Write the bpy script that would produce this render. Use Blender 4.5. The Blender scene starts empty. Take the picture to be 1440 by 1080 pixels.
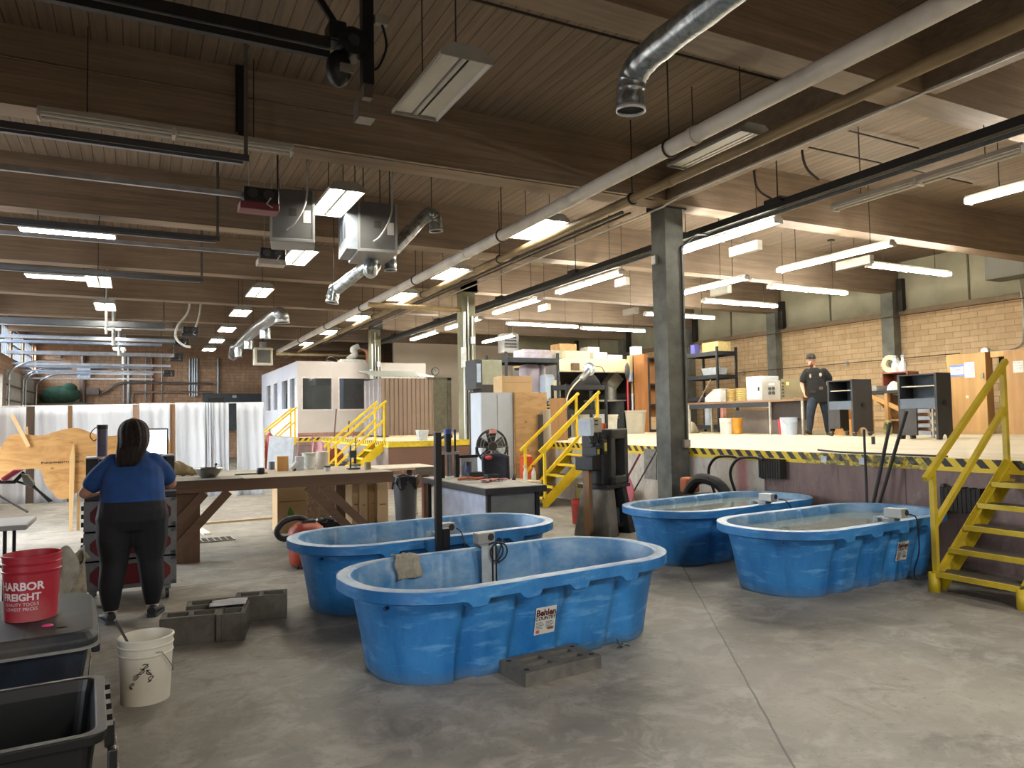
import bpy, math, random
from mathutils import Vector, Matrix
random.seed(7)
SC = bpy.context.scene
COL = SC.collection
PI = math.pi

# ------------------------------------------------------------------ camera
YAW, PITCH, ROLL, FPX = 0.4731, 0.0477, -0.01694, 1033.0
def _axes():
    cy, sy, cp, sp = math.cos(YAW), math.sin(YAW), math.cos(PITCH), math.sin(PITCH)
    f = Vector((sy*cp, cy*cp, sp)); r = Vector((cy, -sy, 0)); u = r.cross(f)
    c, s = math.cos(ROLL), math.sin(ROLL)
    return r*c + u*s, u*c - r*s, f
CR, CU, CF = _axes()
CAM = Vector((0, 0, 1.6))
cd = bpy.data.cameras.new('camera'); cd.sensor_width = 36; cd.lens = 36*FPX/1440
cd.clip_start = 0.05; cd.clip_end = 200
cam = bpy.data.objects.new('camera', cd); COL.objects.link(cam)
cam.matrix_world = Matrix(((CR.x, CU.x, -CF.x, CAM.x), (CR.y, CU.y, -CF.y, CAM.y), (CR.z, CU.z, -CF.z, CAM.z), (0, 0, 0, 1)))
SC.camera = cam

# ------------------------------------------------------------------ sky, daylight, exposure
W = bpy.data.worlds.new('sky'); SC.world = W; W.use_nodes = True
bg = W.node_tree.nodes['Background']; bg.inputs[1].default_value = 7.0
_t = W.node_tree.nodes.new('ShaderNodeTexCoord'); _s = W.node_tree.nodes.new('ShaderNodeSeparateXYZ'); _r = W.node_tree.nodes.new('ShaderNodeValToRGB')
W.node_tree.links.new(_t.outputs['Generated'], _s.inputs[0]); W.node_tree.links.new(_s.outputs[2], _r.inputs[0]); W.node_tree.links.new(_r.outputs[0], bg.inputs[0])
_r.color_ramp.elements[0].position = 0.0; _r.color_ramp.elements[0].color = (0.16, 0.155, 0.145, 1)      # ground outside
_r.color_ramp.elements[1].position = 0.03; _r.color_ramp.elements[1].color = (0.84, 0.92, 1.0, 1)        # bright overcast sky
SC.view_settings.view_transform = 'Standard'; SC.view_settings.look = 'None'
SC.view_settings.gamma = 1; SC.view_settings.use_curve_mapping = False
SC.view_settings.exposure = 1.7
TUBE = 40.0          # brightness of a lit fluorescent tube
DOORS = [(-2.6, 0.2), (10.6, 13.9), (20.0, 23.4), (24.4, 27.8)]     # open overhead doors in the left wall (Y range); first added for foreground light
DOOR_TOP = 3.3
try:
    SC.cycles.use_denoising = True
    SC.cycles.max_bounces = 7; SC.cycles.diffuse_bounces = 5; SC.cycles.glossy_bounces = 3
    SC.cycles.transmission_bounces = 4; SC.cycles.transparent_max_bounces = 6
    SC.cycles.sample_clamp_indirect = 6.0; SC.cycles.caustics_reflective = False; SC.cycles.caustics_refractive = False
except Exception:
    pass
def portal(y0, y1, z0, z1, x):
    l = bpy.data.lights.new('door_daylight', 'AREA'); l.shape = 'RECTANGLE'; l.size = y1-y0; l.size_y = z1-z0
    l.cycles.is_portal = True
    o = bpy.data.objects.new('door_daylight', l); COL.objects.link(o)
    o.location = (x, (y0+y1)/2, (z0+z1)/2); o.rotation_euler = (0, -PI/2, 0)      # faces +X
    o.rotation_euler = Vector((1, 0, 0)).to_track_quat('-Z', 'Y').to_euler()
for lx in (2.4, 5.5):          # unseen lamps added behind the camera to brighten the foreground
    l = bpy.data.lights.new('fill_lamp', 'AREA'); l.shape = 'RECTANGLE'; l.size = 0.4; l.size_y = 1.2; l.energy = 105; l.color = (1.0, 0.96, 0.88)
    o = bpy.data.objects.new('fill_lamp', l); COL.objects.link(o); o.location = (lx, -2.2, 4.5)
for a, b in DOORS: portal(a, b, 0, DOOR_TOP, -4.0)

# ------------------------------------------------------------------ measuring: a picture point on a real plane
def _ray(x, y): return CF + CR*((x-720)/FPX) - CU*((y-540)/FPX)
def gz(x, y, z=0.0): d = _ray(x, y); return CAM + d*((z-CAM.z)/d.z)
def gy(x, y, Y): d = _ray(x, y); return CAM + d*(Y/d.y)
def gx(x, y, X): d = _ray(x, y); return CAM + d*(X/d.x)
def fb(x0, y0, x1, y1, Y):
    ym, xm = (y0+y1)/2, (x0+x1)/2
    return gy(x0, ym, Y).x, gy(x1, ym, Y).x, gy(xm, y1, Y).z, gy(xm, y0, Y).z

# ------------------------------------------------------------------ mesh builder
class MB:
    def __init__(s): s.v = []; s.f = []; s.sm = []; s.mi = []; s.cur = 0
    def add(s, vs, fs, smooth=False):
        b = len(s.v); s.v += [tuple(v) for v in vs]
        for f in fs: s.f.append(tuple(i+b for i in f)); s.sm.append(smooth); s.mi.append(s.cur)
        return s
    def box(s, x0, x1, y0, y1, z0, z1):
        s.add([(x0,y0,z0),(x1,y0,z0),(x1,y1,z0),(x0,y1,z0),(x0,y0,z1),(x1,y0,z1),(x1,y1,z1),(x0,y1,z1)],
              [(0,3,2,1),(4,5,6,7),(0,1,5,4),(1,2,6,5),(2,3,7,6),(3,0,4,7)]); return s
    def cbox(s, c, sx, sy, sz, rz=0.0, M=None):
        R = M or Matrix.Rotation(rz, 3, 'Z'); c = Vector(c); vs = []
        for z in (-1, 1):
            for x, y in ((-1,-1),(1,-1),(1,1),(-1,1)): vs.append(c + R @ Vector((x*sx/2, y*sy/2, z*sz/2)))
        return s.add(vs, [(0,3,2,1),(4,5,6,7),(0,1,5,4),(1,2,6,5),(2,3,7,6),(3,0,4,7)])
    def bar(s, p0, p1, w, h, up=(0,0,1)):
        p0, p1 = Vector(p0), Vector(p1); d = (p1-p0).normalized(); up = Vector(up)
        if abs(d.dot(up)) > 0.99: up = Vector((1,0,0))
        a = d.cross(up).normalized(); b = a.cross(d); vs = []
        for p in (p0, p1):
            for i, j in ((-1,-1),(1,-1),(1,1),(-1,1)): vs.append(p + a*(i*w/2) + b*(j*h/2))
        return s.add(vs, [(0,1,2,3),(4,7,6,5),(0,4,5,1),(1,5,6,2),(2,6,7,3),(3,7,4,0)])
    def tube(s, pts, r, n=8, closed=False, caps=True, sy=1.0):
        P = [Vector(p) for p in pts]; m = len(P); rs = r if isinstance(r, (list, tuple)) else [r]*m
        def tang(i):
            if closed: return (P[(i+1)%m]-P[i-1]).normalized()
            return (P[min(i+1,m-1)]-P[max(i-1,0)]).normalized()
        t = tang(0); up = Vector((0,0,1)) if abs(t.z) < 0.9 else Vector((1,0,0))
        a = t.cross(up).normalized(); vs = []
        for i in range(m):
            t = tang(i); a = (a - t*a.dot(t)).normalized(); b = t.cross(a)
            for k in range(n):
                q = 2*PI*k/n; vs.append(P[i] + a*(rs[i]*math.cos(q)) + b*(rs[i]*sy*math.sin(q)))
        fs = []
        for i in range(m if closed else m-1):
            j = (i+1) % m
            for k in range(n): fs.append((i*n+k, i*n+(k+1)%n, j*n+(k+1)%n, j*n+k))
        s.add(vs, fs, True)
        if caps and not closed:
            b = len(s.v)-m*n
            s.f.append(tuple(b+k for k in reversed(range(n)))); s.sm.append(False); s.mi.append(s.cur)
            s.f.append(tuple(b+(m-1)*n+k for k in range(n))); s.sm.append(False); s.mi.append(s.cur)
        return s
    def cyl(s, p0, p1, r, r1=None, n=16, caps=True): return s.tube([p0, p1], [r, r if r1 is None else r1], n, caps=caps)
    def lathe(s, prof, c=(0,0,0), n=24, sx=1.0, sy=1.0, capb=False, capt=False, R=None):
        c = Vector(c); vs = []; m = len(prof)
        for r, z in prof:
            for k in range(n):
                p = Vector((r*sx*math.cos(2*PI*k/n), r*sy*math.sin(2*PI*k/n), z)); vs.append(c + (R @ p if R else p))
        fs = [(i*n+k, i*n+(k+1)%n, (i+1)*n+(k+1)%n, (i+1)*n+k) for i in range(m-1) for k in range(n)]
        s.add(vs, fs, True); b = len(s.v)-m*n
        if capb: s.f.append(tuple(b+k for k in reversed(range(n)))); s.sm.append(False); s.mi.append(s.cur)
        if capt: s.f.append(tuple(b+(m-1)*n+k for k in range(n))); s.sm.append(False); s.mi.append(s.cur)
        return s
    def rings(s, R, capb=True, capt=True, smooth=True):
        n = len(R[0]); vs = [p for r in R for p in r]
        fs = [(i*n+k, i*n+(k+1)%n, (i+1)*n+(k+1)%n, (i+1)*n+k) for i in range(len(R)-1) for k in range(n)]
        s.add(vs, fs, smooth); b = len(s.v)-len(vs)
        if capb: s.f.append(tuple(b+k for k in reversed(range(n)))); s.sm.append(smooth); s.mi.append(s.cur)
        if capt: s.f.append(tuple(b+len(vs)-n+k for k in range(n))); s.sm.append(smooth); s.mi.append(s.cur)
        return s
    def ell(s, c, rx, ry, rz, n=16, m=10, M=None):
        c = Vector(c); vs = []; 
        for i in range(m+1):
            t = PI*i/m - PI/2
            for k in range(n):
                p = Vector((rx*math.cos(t)*math.cos(2*PI*k/n), ry*math.cos(t)*math.sin(2*PI*k/n), rz*math.sin(t)))
                vs.append(c + (M @ p if M else p))
        return s.add(vs, [(i*n+k, i*n+(k+1)%n, (i+1)*n+(k+1)%n, (i+1)*n+k) for i in range(m) for k in range(n)], True)
    def prism(s, poly, t, f):
        """poly of 2D points, f maps (a, b, depth) to 3D"""
        n = len(poly); vs = [f(a, b, 0) for a, b in poly] + [f(a, b, t) for a, b in poly]
        return s.add(vs, [tuple(reversed(range(n))), tuple(range(n, 2*n))] + [(i, (i+1)%n, (i+1)%n+n, i+n) for i in range(n)])
    def sheet(s, nu, nv, f, smooth=True):
        vs = [f(i/nu, j/nv) for i in range(nu+1) for j in range(nv+1)]; w = nv+1
        return s.add(vs, [(i*w+j, (i+1)*w+j, (i+1)*w+j+1, i*w+j+1) for i in range(nu) for j in range(nv)], smooth)
    def build(s, name, mat, parent=None, loc=(0,0,0), rz=0.0, bev=0.0, solid=0.0, sub=0, remesh=0.0, smooth_it=0):
        me = bpy.data.meshes.new(name); me.from_pydata(s.v, [], s.f); 
        me.polygons.foreach_set('use_smooth', s.sm)
        if any(s.sm) and not remesh: me.set_sharp_from_angle(angle=0.62)
        mats = mat if isinstance(mat, (list, tuple)) else [mat]
        for m in mats: me.materials.append(m)
        if len(mats) > 1: me.polygons.foreach_set('material_index', s.mi)
        me.update()
        o = bpy.data.objects.new(name, me); COL.objects.link(o)
        o.location = loc; o.rotation_euler = (0, 0, rz)
        if parent is not None: o.parent = parent
        if solid:
            m = o.modifiers.new('solid', 'SOLIDIFY'); m.thickness = solid; m.offset = 0
        if remesh:
            m = o.modifiers.new('remesh', 'REMESH'); m.mode = 'VOXEL'; m.voxel_size = remesh; m.use_smooth_shade = True
        if smooth_it:
            m = o.modifiers.new('smooth', 'SMOOTH'); m.factor = 0.5; m.iterations = smooth_it
        if bev:
            m = o.modifiers.new('bevel', 'BEVEL'); m.width = bev; m.segments = 2; m.limit_method = 'ANGLE'; m.angle_limit = 0.7
        if sub:
            m = o.modifiers.new('sub', 'SUBSURF'); m.levels = sub; m.render_levels = sub
        return o

def tag(o, label, cat, group=None, kind=None):
    if kind: o['kind'] = kind
    if label: o['label'] = label
    if cat: o['category'] = cat
    if group: o['group'] = group
    return o
def thing(name, label, cat, loc=(0,0,0), rz=0.0, group=None):
    o = bpy.data.objects.new(name, None); COL.objects.link(o); o.empty_display_size = 0.1
    o.location = loc; o.rotation_euler = (0, 0, rz); return tag(o, label, cat, group)
def struct(mb, name, mat, **k):
    o = mb.build(name, mat, **k); o['kind'] = 'structure'; return o
def copy_tree(o, parent=None):
    c = o.copy(); COL.objects.link(c)
    if parent is not None: c.parent = parent
    for ch in list(o.children): copy_tree(ch, c)
    return c
def clone(src, label, loc=None, rz=None, group=None):
    c = copy_tree(src); c['label'] = label
    if loc is not None: c.location = loc
    if rz is not None: c.rotation_euler = (0, 0, rz)
    if group: c['group'] = group
    return c
def one(mb, name, mat, label, cat, loc=(0,0,0), rz=0.0, group=None, **k):
    return tag(mb.build(name, mat, loc=loc, rz=rz, **k), label, cat, group)
def catmull(pts, n=6, closed=False):
    P = [Vector(p) for p in pts]; out = []; m = len(P)
    for i in range(m if closed else m-1):
        p0 = P[i-1] if (closed or i > 0) else P[0]; p1 = P[i]; p2 = P[(i+1)%m]; p3 = P[(i+2)%m] if closed else P[min(i+2, m-1)]
        for k in range(n):
            t = k/n
            out.append(0.5*((2*p1)+(p2-p0)*t+(2*p0-5*p1+4*p2-p3)*t*t+(3*p1-p0-3*p2+p3)*t**3))
    if not closed: out.append(P[-1])
    return out
def text_mb(s, size, f, bold=0.0, align='CENTER'):
    """flat lettering as mesh; f maps (a, b) on the text plane to a 3D point"""
    c = bpy.data.curves.new('lettering', 'FONT'); c.body = s; c.size = size; c.align_x = align; c.align_y = 'CENTER'; c.resolution_u = 3; c.offset = bold
    o = bpy.data.objects.new('lettering', c); COL.objects.link(o); dg = bpy.context.evaluated_depsgraph_get(); dg.update()
    me = bpy.data.meshes.new_from_object(o.evaluated_get(dg)); mb = MB()
    mb.add([f(v.co.x, v.co.y) for v in me.vertices], [tuple(p.vertices) for p in me.polygons])
    bpy.data.objects.remove(o); bpy.data.curves.remove(c); bpy.data.meshes.remove(me)
    return mb

# ------------------------------------------------------------------ materials
def lin(h):
    if isinstance(h, str):
        h = h.lstrip('#'); v = [int(h[i:i+2], 16)/255 for i in (0, 2, 4)]
    else: v = list(h)
    return tuple(((c/12.92) if c <= 0.04045 else ((c+0.055)/1.055)**2.4) for c in v)
class NT:
    def __init__(s, name):
        s.m = bpy.data.materials.new(name); s.m.use_nodes = True; s.t = s.m.node_tree
        s.b = s.t.nodes['Principled BSDF']; s.tc = s.t.nodes.new('ShaderNodeTexCoord'); s.obj = s.tc.outputs['Object']
    def n(s, kind, **k):
        x = s.t.nodes.new('ShaderNode'+kind)
        for a, b in k.items(): setattr(x, a, b)
        return x
    def set(s, sock, v):
        if hasattr(v, 'is_output') or isinstance(v, bpy.types.NodeSocket): s.t.links.new(v, sock)
        elif isinstance(v, tuple) and len(v) == 3 and sock.type == 'RGBA': sock.default_value = (*v, 1)
        else: sock.default_value = v
    def math(s, op, a, b=0.0, c=0.0):
        x = s.n('Math', operation=op); s.set(x.inputs[0], a); s.set(x.inputs[1], b); s.set(x.inputs[2], c); return x.outputs[0]
    def mix(s, f, a, b, mode='MIX'):
        x = s.n('MixRGB', blend_type=mode); s.set(x.inputs[0], f); s.set(x.inputs[1], a); s.set(x.inputs[2], b); return x.outputs[0]
    def mapr(s, v, a, b, c=0.0, d=1.0):
        x = s.n('MapRange'); s.set(x.inputs[0], v); s.set(x.inputs[1], a); s.set(x.inputs[2], b); s.set(x.inputs[3], c); s.set(x.inputs[4], d); return x.outputs[0]
    def noise(s, scale, vec=None, detail=4, rough=0.6, dist=0.0):
        x = s.n('TexNoise'); x.inputs['Scale'].default_value = scale; x.inputs['Detail'].default_value = detail
        x.inputs['Roughness'].default_value = rough; x.inputs['Distortion'].default_value = dist
        s.t.links.new(vec or s.obj, x.inputs['Vector']); return x.outputs[0]
    def sc(s, x, y, z, vec=None):
        m = s.n('Mapping'); m.inputs['Scale'].default_value = (x, y, z); s.t.links.new(vec or s.obj, m.inputs[0]); return m.outputs[0]
    def xyz(s, vec=None):
        x = s.n('SeparateXYZ'); s.t.links.new(vec or s.obj, x.inputs[0]); return x.outputs
    def comb(s, x, y, z):
        c = s.n('CombineXYZ'); s.set(c.inputs[0], x); s.set(c.inputs[1], y); s.set(c.inputs[2], z); return c.outputs[0]
    def bump(s, h, strength=0.3, dist=0.01):
        x = s.n('Bump'); x.inputs['Strength'].default_value = strength; x.inputs['Distance'].default_value = dist
        s.t.links.new(h, x.inputs['Height']); s.t.links.new(x.outputs[0], s.b.inputs['Normal'])
    def fin(s, col=None, rough=0.6, metal=0.0, spec=None):
        if col is not None: s.set(s.b.inputs['Base Color'], col)
        s.set(s.b.inputs['Roughness'], rough); s.set(s.b.inputs['Metallic'], metal)
        if spec is not None: s.b.inputs['Specular IOR Level'].default_value = spec
        return s.m
_pm = {}
def M(col, rough=0.55, metal=0.0, var=0.18, scale=6.0, bump=0.0, dirt=None):
    """plain surface: one colour with a little mottling"""
    key = (col, rough, metal, var, scale, bump, dirt)
    if key in _pm: return _pm[key]
    n = NT('surface_%d' % len(_pm)); c = lin(col)
    nz = n.noise(scale, detail=5)
    c2 = tuple(min(1, x*(1+var)) for x in c); c1 = tuple(x*(1-var) for x in c)
    k = n.mix(n.mapr(nz, 0.3, 0.7), c1, c2)
    if dirt: k = n.mix(n.mapr(n.noise(scale*0.4, detail=6), 0.52, 0.68, 0, 0.8), k, lin(dirt))
    if bump: n.bump(n.noise(scale*8), bump, 0.004)
    _pm[key] = n.fin(k, rough, metal); return _pm[key]
def wood(col, axis='z', var=0.35, scale=3.0, rough=0.65, dark=None):
    key = ('wood', col, axis, var, scale, rough)
    if key in _pm: return _pm[key]
    n = NT('wood_%d' % len(_pm)); c = lin(col); st = {'x': (0.25, 4, 4), 'y': (4, 0.25, 4), 'z': (4, 4, 0.25)}[axis]
    v = n.sc(*[a*scale for a in st])
    g = n.noise(1.0, v, detail=6, rough=0.65, dist=0.8); big = n.noise(0.9, detail=3)
    k = n.mix(n.mapr(g, 0.3, 0.7), tuple(x*(1-var) for x in c), tuple(min(1, x*(1+var*0.6)) for x in c))
    k = n.mix(n.mapr(big, 0.35, 0.7, 0, 0.35), k, tuple(x*0.6 for x in c))
    n.bump(g, 0.12, 0.004)
    _pm[key] = n.fin(k, rough); return _pm[key]
def glow(col, strength, name='lit_tube'):
    n = NT(name); n.b.inputs['Base Color'].default_value = (0.8, 0.8, 0.8, 1)
    n.b.inputs['Emission Color'].default_value = (*lin(col), 1); n.b.inputs['Emission Strength'].default_value = strength
    return n.m
# ================================================================== THE SETTING
XL, XR, YF, YB = -3.8, 18.3, -5.0, 37.2
DK, DX = 1.11, 7.6                      # dock height, dock face
BEAM_Z, DECK_Z = 4.83, 5.65
BEAMS = [8.85 + 4.08*k for k in range(-3, 7)]

_p, _q = gz(962, 800), gz(1112, 1070)
_l = math.hypot(_q.x-_p.x, _q.y-_p.y); CNX, CNY = -(_q.y-_p.y)/_l, (_q.x-_p.x)/_l
CRACK = -(CNX*_p.x + CNY*_p.y)
def floor_mat():
    n = NT('stained_concrete'); x, y, z = n.xyz()
    a = n.noise(0.55, detail=7, rough=0.65); b = n.noise(3.5, detail=8, rough=0.7, dist=0.6); c = n.noise(22, detail=6, rough=0.8)
    k = n.mix(n.mapr(a, 0.38, 0.62), lin('#6b6760'), lin('#918b81'))
    k = n.mix(n.mapr(b, 0.48, 0.62, 0, 0.55), k, lin('#a19b92'))
    k = n.mix(n.mapr(n.noise(1.3, detail=8, rough=0.75, dist=1.2), 0.53, 0.64, 0, 0.6), k, lin('#5c574f'))
    k = n.mix(n.mapr(c, 0.57, 0.64, 0, 0.55), k, lin('#57534c'))
    st = n.noise(1.0, n.sc(1.6, 4.5, 1), detail=8, rough=0.75, dist=0.5)
    k = n.mix(n.mapr(st, 0.55, 0.66, 0, 0.3), k, lin('#aba59b'))
    def seam(d, w): return n.mapr(n.math('ABSOLUTE', d), w*0.5, w, 1, 0)
    wob = n.math('MULTIPLY', n.math('SUBTRACT', n.noise(2.5, detail=3), 0.5), 0.03)
    s1 = seam(n.math('SUBTRACT', y, 8.05), 0.012)
    s2 = seam(n.math('SUBTRACT', y, 14.2), 0.014)
    # long crack running toward the far right tank
    d = n.math('ADD', n.math('ADD', n.math('MULTIPLY', x, CNX), n.math('MULTIPLY', y, CNY)), n.math('ADD', wob, CRACK))
    s3 = seam(d, 0.008)
    m = n.math('MAXIMUM', n.math('MAXIMUM', s1, s2), s3)
    k = n.mix(n.math('MULTIPLY', m, 0.8), k, lin('#3a3530'))
    n.bump(n.math('SUBTRACT', b, m), 0.15, 0.006)
    return n.fin(k, n.mapr(a, 0.3, 0.7, 0.45, 0.7), spec=0.35)
def deck_mat():
    n = NT('ceiling_boards'); x, y, z = n.xyz()
    u = n.math('DIVIDE', x, 0.15); fr = n.math('FRACT', u); idx = n.math('FLOOR', u)
    g = n.mapr(n.math('ABSOLUTE', n.math('SUBTRACT', fr, 0.5)), 0.44, 0.485, 0, 1)
    wn = n.n('TexWhiteNoise', noise_dimensions='1D'); n.set(wn.inputs['W'], idx)
    gr = n.noise(1.0, n.sc(14, 0.7, 14), detail=6, rough=0.7, dist=0.6)
    k = n.mix(n.mapr(gr, 0.3, 0.7), lin('#685a4c'), lin('#8b7b69'))
    k = n.mix(n.mapr(wn.outputs[0], 0, 1, 0, 0.35), k, lin('#54473b'))
    k = n.mix(n.math('MULTIPLY', g, 0.75), k, lin('#33271d'))
    n.bump(n.math('SUBTRACT', 1.0, g), 0.5, 0.01)
    return n.fin(k, 0.75)
def beam_mat():
    n = NT('laminated_beam'); x, y, z = n.xyz()
    gr = n.noise(1.0, n.sc(0.6, 6, 14), detail=7, rough=0.7, dist=0.5)
    lam = n.mapr(n.math('ABSOLUTE', n.math('SUBTRACT', n.math('FRACT', n.math('DIVIDE', z, 0.05)), 0.5)), 0.4, 0.5, 0, 0.25)
    k = n.mix(n.mapr(gr, 0.3, 0.7), lin('#6f5f50'), lin('#988570'))
    k = n.mix(n.mapr(n.noise(0.7, detail=5), 0.4, 0.7, 0, 0.4), k, lin('#54463a'))
    k = n.mix(lam, k, lin('#4a3c30'))
    return n.fin(k, 0.6)
def brick_mat(name, axis, c1, c2, mortar, bw, bh, top=None):
    n = NT(name); x, y, z = n.xyz()
    v = n.comb(y if axis == 'y' else x, z, 0.0)
    b = n.n('TexBrick'); n.t.links.new(v, b.inputs['Vector']); b.offset = 0.5
    b.inputs['Color1'].default_value = (*lin(c1), 1); b.inputs['Color2'].default_value = (*lin(c2), 1); b.inputs['Mortar'].default_value = (*lin(mortar), 1)
    b.inputs['Scale'].default_value = 1; b.inputs['Brick Width'].default_value = bw; b.inputs['Row Height'].default_value = bh
    b.inputs['Mortar Size'].default_value = 0.008; b.inputs['Bias'].default_value = -0.1
    k = n.mix(n.mapr(n.noise(1.1, detail=6), 0.35, 0.7, 0, 0.35), b.outputs[0], tuple(a*0.72 for a in lin(c1)))
    k = n.mix(n.mapr(n.noise(9, n.sc(1, 1, 0.3), detail=5), 0.5, 0.75, 0, 0.3), k, lin('#e4cfae'))
    n.bump(b.outputs[1], -0.4, 0.01)
    return n.fin(k, 0.85)
def hazard_mat():
    n = NT('hazard_stripe'); x, y, z = n.xyz()
    s = n.math('FRACT', n.math('DIVIDE', n.math('ADD', n.math('SUBTRACT', y, n.math('MULTIPLY', z, 0.9)), n.math('MULTIPLY', x, 1.0)), 0.185))
    blk = n.math('MULTIPLY', n.math('GREATER_THAN', s, 0.5), n.math('GREATER_THAN', z, DK-0.085))
    k = n.mix(blk, lin('#d8b92c'), lin('#26221c'))
    worn = n.math('MULTIPLY', n.mapr(n.noise(14, detail=6, rough=0.75), 0.42, 0.56), n.mapr(n.math('ABSOLUTE', n.math('SUBTRACT', y, 5.85)), 0.7, 1.0, 1, 0))
    k = n.mix(worn, k, lin('#5d5a3a'))
    k = n.mix(n.mapr(n.noise(20, detail=6), 0.6, 0.7, 0, 0.5), k, lin('#8b7a3c'))
    return n.fin(k, 0.6)
def face_mat():
    n = NT('dock_face_concrete'); x, y, z = n.xyz()
    a = n.noise(2.0, n.sc(1, 1, 0.35), detail=8, rough=0.7); b = n.noise(9, detail=6, rough=0.7)
    gray = n.mix(n.mapr(a, 0.35, 0.65), lin('#9b948a'), lin('#cfc9bf'))
    gray = n.mix(n.mapr(b, 0.55, 0.7, 0, 0.5), gray, lin('#77716a'))
    gray = n.mix(n.mapr(n.math('ABSOLUTE', n.math('SUBTRACT', y, 7.75)), 0.05, 0.16, 0.7, 0), gray, lin('#a04a58'))
    pur = n.mix(n.mapr(a, 0.35, 0.65), lin('#6a5654'), lin('#85706b'))
    pur = n.mix(n.mapr(n.noise(3.1, detail=8, rough=0.75), 0.56, 0.7, 0, 0.5), pur, lin('#a39a95'))
    pur = n.mix(n.mapr(n.noise(5, n.sc(1, 3, 0.3), detail=6), 0.56, 0.72, 0, 0.6), pur, lin('#4b3f3e'))
    k = n.mix(n.math('LESS_THAN', y, 7.35), gray, pur)
    k = n.mix(n.math('GREATER_THAN', y, 16.0), k, lin('#7a5a4c'))
    j = n.mapr(n.math('ABSOLUTE', n.math('SUBTRACT', n.math('FRACT', n.math('DIVIDE', n.math('SUBTRACT', y, 7.32), 2.03)), 0.5)), 0.494, 0.499, 0, 0.8)
    k = n.mix(j, k, lin('#2c2624'))
    n.bump(a, 0.2, 0.01)
    return n.fin(k, 0.7)
def dock_mat():
    n = NT('dock_floor_concrete')
    st = n.noise(1.0, n.sc(3, 0.35, 1), detail=7, rough=0.65); a = n.noise(1.2, detail=6)
    k = n.mix(n.mapr(st, 0.32, 0.68), lin('#b7aa90'), lin('#cdc1a8'))
    k = n.mix(n.mapr(a, 0.5, 0.72, 0, 0.4), k, lin('#a59779'))
    return n.fin(k, 0.55)
CONC = M('#6d6e66', 0.75, 0, 0.3, 3.0, 0.25)
CONC_D = M('#5d5f5a', 0.75, 0, 0.4, 3.0, 0.3, '#3d3f3d')
PANEL = M('#a9a68f', 0.8, 0, 0.2, 0.8, 0.1, '#87846f')

struct(MB().box(XL-0.2, XR+0.2, YF-0.2, YB+0.2, -0.2, 0), 'floor', floor_mat())
struct(MB().box(XL-0.2, XR+0.2, YF-0.2, YB+0.2, DECK_Z, DECK_Z+0.15), 'ceiling', deck_mat())
BM = beam_mat()
for i, y in enumerate(BEAMS):
    struct(MB().box(XL, XR, y-0.18, y+0.18, BEAM_Z, DECK_Z), 'ceiling_beam', BM)
struct(MB().box(7.1, 7.3, YF, 8.67, 4.86, DECK_Z), 'ceiling_beam', BM)
# dock: raised slab with a jog, its painted faces and striped edge
POLY = [(DX, YF), (XR, YF), (XR, YB), (4.6, YB), (4.6, 23.9), (5.3, 23.9), (5.3, 16.75), (DX, 16.75)]
struct(MB().prism(POLY, DK-0.02, lambda a, b, t: (a, b, t+0.02)), 'floor_dock', dock_mat())
FM = face_mat(); HZ = hazard_mat(); YEL_EDGE = M('#d9bd2b', 0.6, 0, 0.2, 8, 0, '#a8923a')
struct(MB().box(DX-0.03, DX+0.02, YF, 16.75, 0, DK-0.13), 'wall_dock', FM)
struct(MB().box(5.27, DX-0.03, 16.7, 16.77, 0, DK-0.13), 'wall_dock_end', FM)
struct(MB().box(5.27, 5.3, 16.77, 23.9, 0, DK-0.13).box(4.57, 5.27, 23.86, 23.91, 0, DK-0.13).box(4.57, 4.6, 23.91, YB, 0, DK-0.13), 'wall_dock_side', M('#8d8079', 0.75, 0, 0.3, 2, 0.2))
struct(MB().box(DX-0.04, DX+0.08, YF, 16.7, DK-0.13, DK+0.004), 'trim_1', HZ)
struct(MB().box(5.26, DX+0.08, 16.68, 16.8, DK-0.13, DK+0.004), 'trim_2', YEL_EDGE)
struct(MB().box(5.26, 5.36, 16.8, 23.85, DK-0.13, DK+0.004).box(4.56, 5.36, 23.85, 23.95, DK-0.13, DK+0.004).box(4.56, 4.66, 23.95, YB, DK-0.13, DK+0.004), 'trim_3', HZ)
# walls
BR = brick_mat('tan_block', 'y', '#bfa27c', '#d2b790', '#977c5e', 0.42, 0.15)
BRB = brick_mat('red_brick', 'x', '#a8866c', '#bc9a7e', '#86694f', 0.42, 0.15)
struct(MB().box(XR, XR+0.2, YF, YB, 0, 4.22), 'wall_right', BR)
struct(MB().box(XR-0.05, XR+0.2, YF, YB, 4.22, 4.34), 'trim_4', M('#8c7b63', 0.8, 0, 0.2, 2))
struct(MB().box(XR+0.02, XR+0.2, YF, YB, 4.34, DECK_Z), 'wall_right_upper', PANEL)
for y in BEAMS[1:]:
    struct(MB().box(XR-0.28, XR, y-0.18, y+0.18, DK, BEAM_Z), 'column_right', CONC)
    struct(MB().box(XR-0.14, XR+0.01, y-0.36, y-0.2, 4.3, BEAM_Z+0.35), 'column_bracket', M('#34302c', 0.6, 0.3))
    struct(MB().box(XR-0.01, XR+0.03, y-2.06, y-2.02, 4.34, DECK_Z), 'trim_5', M('#6a6654', 0.8))
struct(MB().box(XL-0.2, XR+0.2, YB, YB+0.2, 0, DECK_Z), 'wall_back', BRB)
struct(MB().box(XL-0.2, XR+0.2, YF-0.2, YF, 0, DECK_Z), 'wall_front', M('#8a7a68', 0.8))
GALV = M('#8f9090', 0.5, 0.3, 0.2, 3)
wl = MB(); y = YF; DOOR_HEAD = 2.5
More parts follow.
